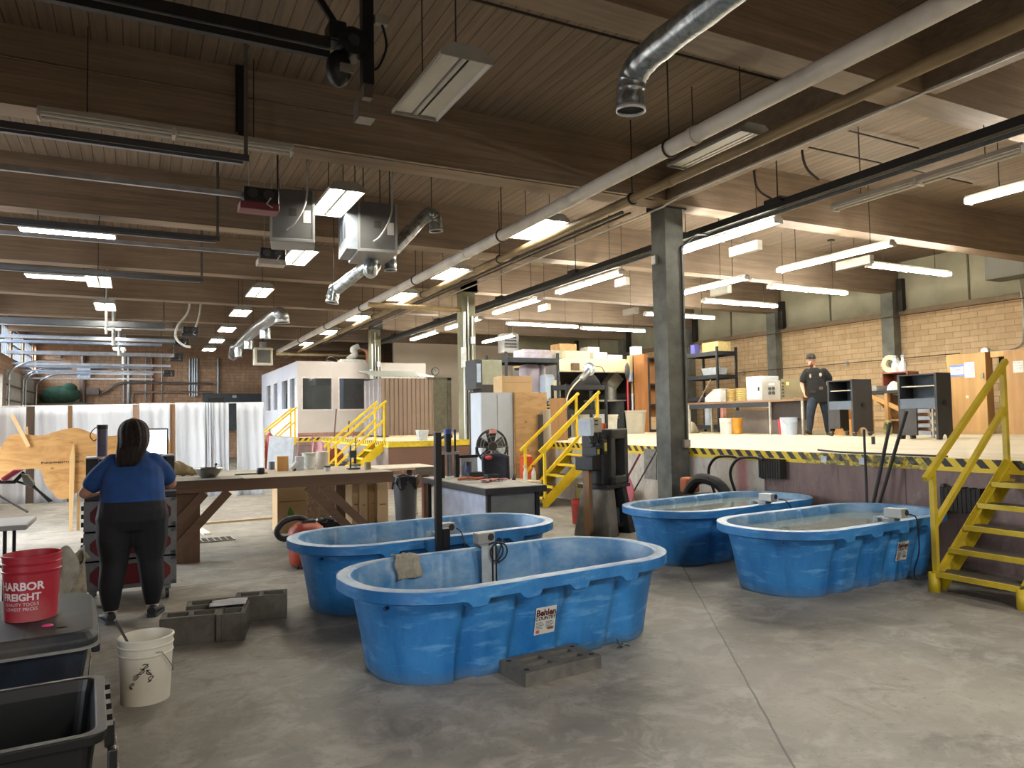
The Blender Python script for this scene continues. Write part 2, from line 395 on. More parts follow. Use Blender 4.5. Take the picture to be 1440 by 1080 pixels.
wl.box(XL-0.2, XL, YF, 9.6, 3.95, DECK_Z).box(XL-0.2, XL, 9.6, YB, 5.0, DECK_Z).box(XL-0.2, XL, DOORS[0][0], DOORS[0][1], 2.4, DOOR_TOP)
for a, b in DOORS:
    wl.box(XL-0.2, XL, y, a, 0, 3.95); wl.box(XL-0.2, XL, a, b, DOOR_TOP, 3.95); y = b
wl.box(XL-0.2, XL, y, YB, 0, 3.95)
for yy in [9.6+3.0*i for i in range(7)]+[30.0, 33.0, 36.0, 37.0]: wl.box(XL-0.2, XL, yy-0.2, yy+0.2, 3.95, 5.0)
struct(wl, 'wall_left', BRB)
portal(9.8, 36.8, 3.95, 5.0, -4.0)
k = 1
for a, b in [(9.8+3.0*i, 12.4+3.0*i) for i in range(6)]+[(27.8, 29.8), (30.2, 32.8), (33.2, 35.8)]:  # first six are out of view, added to brighten the left beams
    m = MB(); nn = 5
    for i in range(nn+1): yy = a+(b-a)*i/nn; m.box(XL-0.12, XL-0.06, yy-0.02, yy+0.02, 3.95, 5.0)
    for zz in (3.98, 4.48, 4.97): m.box(XL-0.12, XL-0.06, a, b, zz-0.02, zz+0.02)
    struct(m, 'window_%d' % k, M('#5f6468', 0.5, 0.3)); k += 1
# far closed overhead doors beside the back corner
for i, (a, b) in enumerate(((28.6, 31.8), (32.6, 35.8))):
    m = MB(); m.box(XL, XL+0.05, a, b, 0, 3.5)
    o = struct(m, 'door_%d' % (i+1), M('#a9a9a4', 0.5, 0.2, 0.15, 2))
    m = MB()
    for zz in (0.5, 1.0, 1.5, 2.0, 2.5, 3.0): m.box(XL+0.05, XL+0.09, a, b, zz-0.03, zz+0.03)
    m.build('door_rib', M('#6d675e', 0.6, 0.2), o)
    m = MB()
    for yy in (a-0.05, b+0.05): m.tube(catmull([(XL+0.12, yy, 0), (XL+0.12, yy, 2.9), (XL+0.2, yy, 3.45), (XL+0.75, yy, 3.75), (XL+1.6, yy, 3.78)], 5), 0.035, 6)
    m.build('door_track', M('#8f949a', 0.35, 0.8), o)
for i, (a, b) in enumerate(DOORS):
    m = MB()
    for yy in (a, b): m.box(XL-0.02, XL+0.06, yy-0.06, yy+0.06, 0, DOOR_TOP)
    struct(m, 'trim_%d' % (20+i), M('#6d675e', 0.6, 0.2))
# partition wall across the far end of the dock, with a grey door
CREAM = M('#d9cdbe', 0.8, 0, 0.08, 0.6)
w = MB(); w.box(9.4, 15.2, 29.0, 29.15, DK, BEAM_Z); w.box(8.2, 9.4, 29.0, 29.15, DK, 3.97)
struct(w, 'wall_partition', CREAM)
struct(MB().box(15.2, XR, 29.0, 29.15, DK, DECK_Z), 'wall_partition_far', PANEL)
d = struct(MB().box(10.95, 11.72, 28.94, 29.0, DK, 3.3), 'door_3', M('#9a9985', 0.6))
MB().box(10.87, 10.95, 28.92, 29.0, DK, 3.4).box(11.72, 11.9, 28.92, 29.0, DK, 3.4).box(10.87, 11.9, 28.92, 29.0, 3.3, 3.4).build('door_frame', M('#8b8978', 0.6), d)
# columns
for i, y in enumerate((9.0, 17.03, 25.1)):
    z0 = 0.0 if i == 0 else DK
    x0, x1 = (7.2, 7.55) if i == 0 else (7.27, 7.62)
    o = struct(MB().box(x0, x1, y-0.17, y+0.17, z0, BEAM_Z), 'column', CONC_D if i == 0 else M('#77755f', 0.75, 0, 0.2, 2, 0.15))
    m = MB().box(x0-0.06, x1+0.06, y-0.2, y+0.2, BEAM_Z-0.02, BEAM_Z+0.3); m.build('column_cap', M('#2b2725', 0.6, 0.3), o)
    c = M('#b9bdba', 0.35, 0.7, 0.1)
    m = MB()
    if i == 0:
        m.tube([(x1-0.06, y-0.19, 1.2), (x1-0.06, y-0.19, 4.2), (x1+0.25, y-0.19, 4.45), (x1+1.2, y-0.19, 4.5)], 0.014, 6); c = M('#3b3c3b', 0.5, 0.4)
        MB().box(x1-0.13, x1-0.02, y-0.23, y-0.17, 1.12, 1.24).build('outlet_box', M('#a9a298', 0.5, 0.2), o)
        MB().box(x0-0.05, x0, y+0.02, y+0.12, 3.97, 4.1).build('junction_box', M('#c9c8c2', 0.5), o)
    else:
        for dx, zt, r in ((0.03, 4.3, 0.035), (0.13, 4.7, 0.022), (0.24, 4.2, 0.028)): m.cyl((x0+dx, y-0.2, DK), (x0+dx, y-0.2, zt), r, n=8)
        MB().box(x0+0.18, x0+0.3, y-0.26, y-0.17, 3.5, 3.68).build('junction_box', M('#b5bcc4', 0.5, 0.2), o)
        MB().box(x0+0.2, x0+0.38, y-0.28, y-0.17, DK+0.35, DK+0.7).build('switch_box', M('#5c6064', 0.5, 0.2), o)
        MB().box(x0-0.06, x0+0.06, y-0.24, y-0.17, DK+1.8, DK+2.3).build('panel_box', M('#c7ccd0', 0.5, 0.1), o)
    m.build('conduit', c, o)
# ================================================================== STOCK TANKS AND WHAT IS IN THEM
def tank_mat():
    n = NT('blue_poly'); x, y, z = n.xyz()
    a = n.noise(2.2, n.sc(1, 1, 0.6), detail=7, rough=0.7); b = n.noise(7, n.sc(0.5, 0.5, 2.5), detail=6)
    k = n.mix(n.mapr(a, 0.38, 0.62), lin('#1c5c97'), lin('#3479b3'))
    k = n.mix(n.mapr(b, 0.52, 0.64, 0, 0.4), k, lin('#6ea6d2'))
    k = n.mix(n.mapr(n.noise(3.5, n.sc(1, 1, 0.25), detail=6), 0.52, 0.62, 0, 0.5), k, lin('#15558a'))
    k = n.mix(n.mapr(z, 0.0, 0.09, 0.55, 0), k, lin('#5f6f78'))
    k = n.mix(n.math('MULTIPLY', n.mapr(z, 0.599, 0.603), n.mapr(n.noise(6, detail=6), 0.35, 0.6, 0.15, 0.65)), k, lin('#98aab4'))
    n.bump(b, 0.06, 0.01)
    return n.fin(k, 0.42, spec=0.4)
TANK = tank_mat()
def tank_inside():
    n = NT('scaled_blue_poly'); a = n.noise(2.4, n.sc(1, 1, 2.0), detail=7, rough=0.7); b = n.noise(9, n.sc(1, 1, 0.25), detail=5)
    k = n.mix(n.mapr(a, 0.35, 0.65), lin('#3a77ab'), lin('#7c9fbd')); k = n.mix(n.mapr(b, 0.55, 0.7, 0, 0.4), k, lin('#a3b4c0')); return n.fin(k, 0.4, spec=0.4)
TANKIN = tank_inside()
def stadium(L, Wd, r, off, ns=56, na=28):
    pts = []
    a, b = L-r, Wd-r; rr = max(r-off, 0.02)
    def arc(cx, cy, t0):
        for i in range(na):
            t = t0 + (PI/2)*i/na; pts.append((cx+rr*math.cos(t), cy+rr*math.sin(t)))
    def seg(p, q, n):
        for i in range(n): t = i/n; pts.append((p[0]+(q[0]-p[0])*t, p[1]+(q[1]-p[1])*t))
    seg((a, -b-rr), (a, -b-rr), 0)
    arc(a, -b, -PI/2) if b < 1e-6 else arc(a, -b, -PI/2)
    seg((a+rr, -b), (a+rr, b), 4); arc(a, b, 0); seg((a, b+rr), (-a, b+rr), ns)
    arc(-a, b, PI/2); seg((-a-rr, b), (-a-rr, -b), 4); arc(-a, -b, PI); seg((-a, -b-rr), (a, -b-rr), ns)
    return pts
TL, TW, TRD = 1.26, 0.62, 0.58
RECESS = (-0.64, -0.25, 0.14, 0.58)
def recess(x, z):
    """1 inside one of the four tapered grooves of a long side"""
    h = 0.045 + 0.06*(1-z/0.5)
    v = 0.0
    for c in RECESS:
        d = abs(x-c); v = max(v, min(1, max(0, (h-d)/0.018)))
    return v
def tank_shell():
    mb = MB(); R = []
    prof = [(0.2, 0.0), (0.185, 0.02), (0.165, 0.15), (0.14, 0.3), (0.115, 0.42), (0.095, 0.5), (0.09, 0.515), (0.02, 0.52), (0.0, 0.53), (0.0, 0.57), (0.0, 0.6), (0.03, 0.605),
            (0.075, 0.605), (0.092, 0.598), (0.1, 0.57), (0.122, 0.5), (0.152, 0.35), (0.192, 0.16), (0.22, 0.06), (0.29, 0.035)]
    for i, (off, z) in enumerate(prof):
        ring = []
        for (x, y) in stadium(TL, TW, TRD, off):
            zz = z; side = abs(x) < TL-TRD+0.04
            if side and i < 7:
                q = recess(x, z)*(1 if z < 0.46 else 0.4)*0.032
                y -= math.copysign(q, y)
            if side and 14 <= i <= 18:
                q = recess(x, z)*0.028; y -= math.copysign(q, y)
            if side and i in (6, 7, 8):
                t = max(0, min(1, (0.075-min(abs(x-c) for c in RECESS))/0.015)); zz -= 0.04*t
                if i == 6: zz = z-0.04*t
            ring.append((x, y, zz))
        R.append(ring)
    mb.rings(R[:13], True, False); mb.cur = 1; mb.rings(R[12:], False, True); return mb
tank_me = None
def side_y(z): return 0.2-(0.2-0.095)*z/0.5
def flat(o, f): return o
def sticker(root, px, size=0.165):
    # product sticker on the near long side between two grooves
    y0 = -TW + 0.137; tilt = 0.21
    def f(a, b): return (px+a, y0 - b*tilt - 0.004, 0.29+b)
    h = size/2
    st = MB().add([f(-h, -h*1.1), f(h, -h*1.1), f(h, h*1.1), f(-h, h*1.1)], [(0, 1, 2, 3)]).build('sticker', M('#b9b8b2', 0.5, 0, 0.1, 20), root, solid=0.001)
    st['label'] = 'white paper sticker with red and black lettering'
    def g(dx, dz): return lambda a, b: (px+dx+a, y0-(dz+b)*tilt-0.0065, 0.29+dz+b)
    t = text_mb('Behlen', 0.058, g(0, 0.052), 0.0022).build('lettering', M('#4a120e', 0.6), st)
    t = text_mb('COUNTRY', 0.034, g(0, 0.015), 0.0008).build('lettering', M('#1b1b1d', 0.6), st)
    m = MB()
    for i in range(5):
        for q in (0, 1):
            w = 0.05+0.008*((i*7+q*3) % 3); c = g(-0.075+q*0.08, -0.012-0.01*i)
            m.add([c(0, 0), c(w, 0), c(w, 0.004), c(0, 0.004)], [(0, 1, 2, 3)])
    m.build('fine_print', M('#4b4b4e', 0.6), st)
    c = g(-0.055, -0.072); MB().add([c(-0.015, -0.01), c(0.012, -0.01), c(0.012, 0.012), c(-0.015, 0.012)], [(0, 1, 2, 3)]).build('red_mark', M('#a5533c', 0.6), st)
    c = g(0.045, -0.058); MB().add([c(-0.025, -0.008), c(0.025, -0.008), c(0.025, 0.01), c(-0.025, 0.01)], [(0, 1, 2, 3)]).build('red_mark', M('#6e4a42', 0.6), st)
TANKS = [
 ('A', (2.39, 4.72), 0.10, 0.985, 'blue oval stock tank nearest the camera, nearly empty, with a rag over its rim', -0.06),
 ('B', (2.44, 6.54), 0.11, 1.02, 'blue oval plastic stock tank behind the nearest one, beside the tall black post', None),
 ('C', (6.14, 6.66), 0.12, 1.04, 'blue oval plastic stock tank full of water in front of the grey concrete column', None),
 ('D', (6.12, 5.05), 0.08, 1.06, 'blue oval plastic stock tank full of water beside the yellow stairs at the right', 0.3)]
tk = {}
for key, (cx, cy), rz, s, lab, stx in TANKS:
    t = thing('stock_tank', lab, 'tank', (cx, cy, 0), rz, 'blue oval stock tanks'); t.scale = (s, 1.0, 1.0)
    if tank_me is None:
        o = tank_shell().build('shell', [TANK, TANKIN], t); tank_me = o.data
    else:
        o = bpy.data.objects.new('shell', tank_me); COL.objects.link(o); o.parent = t
    if stx is not None: sticker(t, stx)
    m = MB(); pz = 0.5
    m.cyl((-TL+0.165, -0.3, 0.485), (-TL+0.135, -0.32, 0.485), 0.011, n=10); m.build('drain_plug', M('#123a5e', 0.5), t)
    tk[key] = t
def water_mat(name, tint):
    n = NT(name); n.b.inputs['Base Color'].default_value = (*lin(tint), 1); n.b.inputs['IOR'].default_value = 1.33
    n.b.inputs['Transmission Weight'].default_value = 0.3
    nz = n.noise(16, n.sc(1, 0.4, 1), detail=3, dist=0.4); n.bump(nz, 0.12, 0.01)
    return n.fin(None, 0.03)
WAT = water_mat('pale_water', '#a9b3ac')  # pale base colour stands in for bright reflections on the water
for key, z, lab in (('A', 0.2, 'shallow water in the bottom of the nearest blue tank'), ('B', 0.43, 'still water in the blue tank beside the tall black post'),
                    ('C', 0.54, 'still grey water filling the blue tank in front of the concrete column'), ('D', 0.52, 'still grey water filling the blue tank beside the yellow stairs')):
    t = tk[key]; off = 0.11+(0.57-z)*0.15
    p = [(x, y, 0) for x, y in stadium(TL, TW, TRD, off+0.045, 8, 16)]
    m = MB().rings([[(x, y, -0.02) for x, y, _ in p], p], True, True, False)
    o = m.build('water', WAT, loc=(t.location.x, t.location.y, z), rz=t.rotation_euler.z); o.scale = t.scale; tag(o, lab, 'water', None, 'stuff')
# circulation boxes clipped on the rims
def rim_box(key, lx, side, label, cable, long_way=False):
    t = tk[key]; W_ = t.matrix_basis @ Vector((lx, side*(TW-0.05), 0.605)); rz = t.rotation_euler.z
    b = thing('circulator_box', label, 'circulator', W_, rz, 'circulator boxes on the tank rims')
    sx, sy = (0.15, 0.095) if not long_way else (0.1, 0.17)
    MB().cbox((0, 0, 0.068), sx, sy, 0.085).build('housing', M('#9a9b97', 0.45, 0.35, 0.1), b, bev=0.006)
    m = MB().cyl((0.035, -sy/2-0.004, 0.075), (0.035, -sy/2+0.01, 0.075), 0.028, n=16); m.build('dial', M('#2b2a29', 0.5), b)
    MB().cbox((-0.02, 0.0, 0.012), 0.1, 0.05, 0.026).build('clamp', M('#6f716f', 0.4, 0.5), b)
    m = MB(); s2 = -side
    m.box(-0.11, 0.02, s2*0.15-0.004, s2*0.15+0.004, -0.4, 0.03).box(-0.06, 0.005, min(0, s2*0.15), max(0, s2*0.15), 0.012, 0.026); m.build('mounting_board', M('#a3a9ac', 0.6, 0, 0.25, 8), b)
    m = MB(); m.cyl((-0.02, s2*0.162, -0.4), (-0.02, s2*0.162, 0.03), 0.006, n=6); MB().cyl((0.012, s2*0.162, -0.4), (0.012, s2*0.162, 0.03), 0.006, n=6).build('rod', M('#1d1e20', 0.4, 0.5), b)
    m.build('rod', M('#1d1e20', 0.4, 0.5), b)
    MB().tube(catmull(cable, 6), 0.006, 6).build('power_cable', M('#17181a', 0.5), b)
coil = []
for i in range(22):
    a = 2*PI*i/11 - PI/2+0.4; coil.append((0.02+0.085*math.cos(a)+0.004*i/4, -0.1-0.004*i, -0.03+0.075*math.sin(a)))
rim_box('A', 0.11, 1, 'grey circulator box with a coiled black cable on the rim of the nearest blue tank', [(0.09, -0.05, 0.06), (0.12, -0.08, 0.04)]+coil)
rim_box('B', -0.12, -1, 'grey circulator box on the blue tank rim beside the tall black post', [(0.09, -0.03, 0.06), (0.12, -0.06, 0.03), (0.13, -0.1, -0.06), (0.13, -0.1, -0.14)])
rim_box('C', 0.12, -1, 'pale grey circulator box on the tank in front of the concrete column', [(0.06, -0.1, 0.05), (0.13, -0.14, 0.03), (0.2, -0.15, -0.04), (0.24, -0.16, -0.12)], True)
rim_box('D', 0.09, -1, 'pale grey circulator box trailing a cable on the tank beside the stairs', [(0.06, -0.08, 0.06), (0.12, -0.12, 0.03), (0.15, -0.12, -0.1), (0.2, -0.09, -0.3), (0.27, -0.0, -0.48), (0.34, 0.03, -0.585), (0.5, 0.02, -0.597), (0.7, 0.1, -0.597)], True)
# rag over the near tank's rim
t = tk['A']
def rag(u, v):
    x = -0.68 + 0.17*u + 0.01*math.sin(9*v); s = v
    fold = 0.012*math.sin(13*u + 5*v)*math.sin(5*u+1.3)+0.006*math.sin(29*u+3*v)
    yy = TW-0.015 - 0.11*min(1, s/0.35); z = 0.612 if s < 0.35 else 0.612-(s-0.35)*0.23
    if s >= 0.35: yy -= 0.01+0.03*(s-0.35)+abs(fold)
    else: z += abs(fold)*0.8
    if s > 0.35: x += (u-0.5)*0.03
    return t.matrix_basis @ Vector((x, yy, z+0.002))
one(MB().sheet(24, 18, rag), 'wet_rag', M('#968f7f', 0.9, 0, 0.25, 25, 0.3), 'grey-brown rag draped over the rim of the nearest blue tank', 'rag', solid=0.006)
# post between the two left tanks
po = thing('steel_post', 'tall black square steel post standing between the two left tanks', 'post', (2.19, 5.63, 0))
BLKM = M('#1a1a1b', 0.45, 0.5, 0.2, 10)
MB().box(-0.026, 0.026, -0.026, 0.026, 0.006, 1.5).build('tube', BLKM, po, bev=0.004)
MB().box(-0.11, 0.11, -0.1, 0.1, 0, 0.008).build('base_plate', BLKM, po)
MB().box(0.026, 0.09, -0.03, 0.03, 0.45, 0.72).build('bracket', BLKM, po, bev=0.004)
MB().cyl((0, 0, 1.5), (0, 0, 1.508), 0.035, n=12).build('cap', M('#8f8f8c', 0.5, 0.4), po)

# ================================================================== YELLOW STAIRS
YEL = M('#b59c1e', 0.5, 0, 0.14, 5, 0.05, '#9b8428')
YELB = M('#e3c01c', 0.5, 0, 0.12, 5)
def grating():
    n = NT('tread_grating'); x, y, z = n.xyz()
    s = n.mapr(n.math('ABSOLUTE', n.math('SUBTRACT', n.math('FRACT', n.math('DIVIDE', x, 0.03)), 0.5)), 0.2, 0.3)
    k = n.mix(s, lin('#2e2a22'), lin('#8b867c')); n.bump(s, 0.6, 0.01); return n.fin(k, 0.5, 0.5)
GRAT = grating()
RUN, RISE, SW = 1.25, DK, 0.74
def stairs(label, x, y, mat, both=True, sw=SW):
    t = thing('steel_stairs', label, 'stairs', (x, y, 0), 0, 'yellow steel stairs up to the dock')
    for yy in (0.0, sw):
        m = MB(); sg = 1 if yy == 0 else -1
        prof = [(0.0, 0.0), (0.1, 0.0), (RUN, RISE-0.17), (RUN, RISE+0.02), (RUN-0.09, RISE+0.02), (0.0, 0.14)]
        m.prism(prof, 0.008, lambda a, b, q: (a, yy+q-0.004, b))
        d = Vector((RUN, 0, RISE)).normalized()
        m.bar((0.02, yy+sg*0.025, 0.12), (RUN-0.04, yy+sg*0.025, RISE+0.0), 0.05, 0.012); m.bar((0.1, yy+sg*0.025, 0.01), (RUN, yy+sg*0.025, RISE-0.17), 0.05, 0.012)
        m.build('stringer', mat, t)
    for i in range(5):
        z = RISE/6*(i+1); x0 = RUN*(i)/5.4+0.13
        tr = MB().box(x0-0.13, x0+0.11, 0.012, sw-0.012, z-0.03, z-0.006).build('tread', GRAT, t)
        tr['label'] = 'grey grating tread with a yellow nosing'
        MB().box(x0-0.145, x0-0.115, 0.012, sw-0.012, z-0.045, z).build('nosing', mat, tr)
    for yy in ((0.0, sw) if both else (sw,)):
        m = MB(); m.box(0.03, 0.075, yy-0.022, yy+0.022, 0.12, 1.06); m.build('post', mat, t)
        m = MB(); m.box(RUN-0.06, RUN-0.015, yy-0.022, yy+0.022, RISE-0.02, RISE+0.92); m.build('post', mat, t)
        e0 = (-0.05, yy, 1.0); e1 = (RUN+0.02, yy, RISE+0.98)
        MB().bar(e0, e1, 0.045, 0.05).build('handrail', mat, t)
        MB().bar((0.05, yy, 0.58), (RUN-0.04, yy, RISE+0.52), 0.045, 0.045).build('middle_rail', mat, t)
    if not both:      # only the far handrail stands; sockets at both feet, and the upper end of the near rail
        for yy in (0.0, sw): MB().tube([(0.02, yy, 0.0), (0.02, yy, 0.17)], 0.045, 12, caps=False).build('post_socket', mat, t, solid=0.01)
        MB().bar((0.32, -0.0, 1.02), (RUN+0.3, -0.0, RISE+1.02), 0.05, 0.05).build('handrail', mat, t); MB().box(RUN+0.2, RUN+0.245, -0.022, 0.022, RISE, RISE+0.95).build('post', mat, t)
    return t
stairs('yellow steel stairs with grating treads at the right edge, beside the blue tank', 6.33, 3.46, YEL, False)
stairs('bright yellow steel stairs up to the dock behind the black press machine', 6.52, 11.6, YELB)
stairs('bright yellow steel stairs leading up in front of the white office windows', 4.08, 17.1, YELB)
stairs('farthest yellow steel stairs, at the left corner of the white office', 3.28, 23.95, YELB)
# ================================================================== LEFT FOREGROUND
def bucket(name, label, loc, mat, rz=0.0, h=0.37, r=0.148, group=None, handle_side=True, inside=None):
    t = thing(name, label, 'bucket', loc, rz, group)
    m = MB(); rb = r*0.88
    prof = [(0.0, 0.012), (rb-0.004, 0.012), (rb, 0.0), (rb, 0.004), (r*0.965, h*0.72), (r*1.0, h*0.73), (r*1.01, h*0.75), (r*0.975, h*0.76), (r*0.98, h*0.85), (r*1.015, h*0.86), (r*1.02, h*0.875), (r*0.985, h*0.885),
            (r*0.99, h*0.96), (r*1.03, h*0.965), (r*1.03, h*0.99), (r*0.97, h), (r*0.955, h*0.97), (rb-0.006, 0.03), (0.0, 0.03)]
    m.lathe(prof, n=36); m.build('shell', mat, t)
    if handle_side:
        pts = [(math.cos(a)*(r+0.006), -0.03-0.11*math.sin(a), h*0.8-0.16*math.sin(a)) for a in [PI*i/14 for i in range(15)]]
        MB().tube([(r+0.002, 0, h*0.8)]+[(p[0]*1.04, p[1], p[2]) for p in pts]+[(-r-0.002, 0, h*0.8)], 0.003, 6).build('bail_handle', M('#8c8a86', 0.4, 0.7), t)
        MB().tube([pts[6], pts[7], pts[8]], 0.009, 8).build('grip', M('#b5b2a8', 0.6), t)
    return t
RED = M('#a01f31', 0.45, 0, 0.18, 3, 0.0, '#9b6f6a')
rb = bucket('plastic_bucket', 'dusty red plastic bucket with white lettering on the dark storage chest', (-0.535, 5.13, 0.5), RED, handle_side=False)
dirb = math.atan2(-5.13, 0.535)
def onb(r, zc, ang0):
    def f(a, b):
        q = ang0 + a/r; rr = r*(0.9+0.1*(zc+b)/0.3)+0.002
        return (rr*math.cos(q), rr*math.sin(q), zc+b)
    return f
WHT = M('#d8c9cb', 0.6, 0, 0.1, 20)
text_mb('HARBOR', 0.062, onb(0.145, 0.2, dirb-0.42), 0.002).build('lettering', WHT, rb)
text_mb('FREIGHT', 0.056, onb(0.145, 0.14, dirb-0.42), 0.002).build('lettering', WHT, rb)
for i, s in enumerate(('QUALITY TOOLS', 'LOWEST PRICES')):
    text_mb(s, 0.026, onb(0.145, 0.1-0.027*i, dirb-0.42)).build('lettering', WHT, rb)
wb = bucket('plastic_bucket', 'white plastic bucket on the concrete floor with black scribbles and a stick in it', (0.06, 4.9, 0), M('#c9c4b6', 0.5, 0, 0.1, 3), rz=1.9)
m = MB(); rnd = random.Random(3)
f = onb(0.146, 0.17, -3.5)
for cx, cz in ((-0.05, 0.0), (-0.02, 0.03), (0.02, 0.02), (0.03, -0.02), (-0.075, -0.05), (0.0, 0.055)):
    pts = [f(cx+0.016*math.cos(a*1.9+cx*60), cz+0.016*math.sin(a*1.3+cz*40)) for a in range(6)]
    m.tube(catmull(pts, 3), 0.0022, 4)
m.build('scribble', M('#2a2623', 0.7), wb)
s = one(MB().bar((0.0, 0.0, 0.0), (-0.2, -0.05, 0.44), 0.022, 0.012), 'paint_stick', M('#2f3136', 0.5), 'dark flat stick standing in the white bucket', 'stick', (0.1, 4.93, 0.04))
# storage chest
ch = thing('storage_chest', 'large dark navy lidded storage chest under the red bucket', 'chest', (-0.85, 5.16, 0), 0.06)
NAVY = M('#121722', 0.45, 0, 0.2, 4, 0, '#24303f')
def rrect(hx, hy, r, n=5):
    return [(sx*(hx-r)+r*math.cos(t), sy*(hy-r)+r*math.sin(t)) for sx, sy, t0 in ((1, -1, -PI/2), (1, 1, 0), (-1, 1, PI/2), (-1, -1, PI)) for t in [t0+PI/2*i/n for i in range(n+1)]]
def rr_box(m, secs):
    m.rings([[(x, y, z) for x, y in rrect(hx, hy, r)] for hx, hy, r, z in secs], smooth=False); return m
rr_box(MB(), [(0.54, 0.5, 0.09, 0.0), (0.6, 0.55, 0.1, 0.4)]).build('body', NAVY, ch, bev=0.01)
rr_box(MB(), [(0.64, 0.585, 0.12, 0.4), (0.645, 0.59, 0.12, 0.455), (0.62, 0.565, 0.11, 0.488), (0.6, 0.545, 0.1, 0.497)]).build('lid', M('#1c1e23', 0.6, 0, 0.25, 5, 0, '#45413b'), ch, bev=0.008)
rr_box(MB(), [(0.652, 0.597, 0.12, 0.405), (0.652, 0.597, 0.12, 0.42)]).build('rim_band', M('#7d7c78', 0.4, 0.1), ch)
for xx in (-0.28, 0.3): MB().box(xx, xx+0.006, -0.54, 0.54, 0.496, 0.4985).build('lid_groove', M('#101216', 0.6), ch)
MB().box(0.615, 0.66, -0.2, 0.18, 0.28, 0.385).build('handle', M('#1c2029', 0.5), ch, bev=0.01)
lb = MB().add([(0.6, -0.33, 0.14), (0.6, -0.2, 0.14), (0.613, -0.2, 0.3), (0.613, -0.33, 0.3)], [(0, 1, 2, 3)]).build('label_patch', M('#a9a79e', 0.7, 0, 0.5, 40), ch, solid=0.004); lb['label'] = 'worn white paper label'
MB().ell((0.4, -0.33, 0.5), 0.03, 0.018, 0.012, 10, 6).build('pink_tag', M('#c43a72', 0.5), ch)
m = MB().ell((0.47, -0.4, 0.498), 0.035, 0.02, 0.006, 12, 4); m.build('lid_recess', M('#08090b', 0.5), ch)
# open black bin
bn = thing('storage_bin', 'open black plastic bin with latches at the bottom left', 'bin', (-0.645, 3.57, 0), 0.05)
BLK = M('#090a0b', 0.4, 0, 0.25, 6)
m = MB(); S = [(0.46, 0.31, 0.05, 0.0), (0.5, 0.35, 0.06, 0.4), (0.535, 0.385, 0.07, 0.41), (0.54, 0.39, 0.07, 0.45), (0.5, 0.35, 0.06, 0.452), (0.485, 0.335, 0.05, 0.4), (0.445, 0.295, 0.05, 0.02)]
rr_box(m, S); m.build('body', BLK, bn, bev=0.006)
for yy in (-0.26, -0.13, 0.0, 0.13, 0.26): MB().box(0.53, 0.56, yy-0.03, yy+0.03, 0.36, 0.44).build('hinge_lug', BLK, bn)
for yy in (-0.33, -0.02):
    l = MB().box(0.54, 0.572, yy-0.025, yy+0.025, 0.26, 0.37).build('latch', BLK, bn, bev=0.006)
    MB().tube([(0.575, yy-0.02, 0.3), (0.585, yy-0.02, 0.24), (0.585, yy+0.02, 0.24), (0.575, yy+0.02, 0.3)], 0.003, 6).build('latch_wire', M('#b8b4aa', 0.3, 0.8), l)
pd = thing('hand_paddle', 'grey flat paddle tool lying inside the open black bin', 'tool', (-0.7, 3.58, 0.16), 0.25)
pm = Matrix.Rotation(0.3, 3, 'Y')
m = MB(); poly = [(-0.42, -0.03), (-0.36, -0.09), (0.1, -0.12), (0.22, -0.07), (0.24, 0.0), (0.22, 0.07), (0.1, 0.12), (-0.36, 0.09), (-0.42, 0.03)]
m.prism(poly, 0.012, lambda a, b, t: (a*0.9, b, 0.22*a+t)); m.build('blade', M('#4a4743', 0.5, 0.2, 0.2, 6), pd)
m = MB().tube([(0.12, 0.0, 0.05), (0.15, 0.0, 0.085), (0.3, 0.0, 0.125), (0.33, 0.0, 0.1)], 0.014, 8); m.build('handle', M('#2a2826', 0.6), pd)
# cinder blocks
CIN = M('#5c5952', 0.9, 0, 0.2, 14, 0.6)
def cinder(label, loc, rz, cat='block'):
    t = thing('concrete_block', label, cat, loc, rz, 'grey concrete blocks on the floor')
    m = MB(); L, Wd, H = 0.4, 0.2, 0.2
    m.box(-L/2, L/2, -Wd/2, -Wd/2+0.035, 0, H).box(-L/2, L/2, Wd/2-0.035, Wd/2, 0, H)
    for xx in (-L/2, -0.018, L/2-0.036): m.box(xx, xx+0.036, -Wd/2+0.035, Wd/2-0.035, 0, H)
    m.build('block', CIN, t, bev=0.004); return t
cinder('grey hollow concrete block, front left of the group by the white bucket', (0.37, 6.02, 0), -0.16)
cinder('grey hollow concrete block standing end-on at the right front of the group', (0.67, 6.04, 0), 1.36)
cinder('grey hollow concrete block at the back left of the group, under the paper', (0.56, 6.33, 0), -0.12)
cinder('grey hollow concrete block at the far right of the group behind the others', (0.93, 6.42, 0), -0.2)
def paper(u, v): return (0.5+0.26*u+0.04*v, 6.08+0.2*v-0.03*u, 0.205+0.012*math.sin(5*u+2)*math.sin(6*v)+0.012)
one(MB().sheet(10, 8, paper), 'crumpled_paper', M('#b9bcc2', 0.8, 0, 0.08, 8), 'crumpled white paper sheet on top of the concrete blocks', 'paper', solid=0.002)
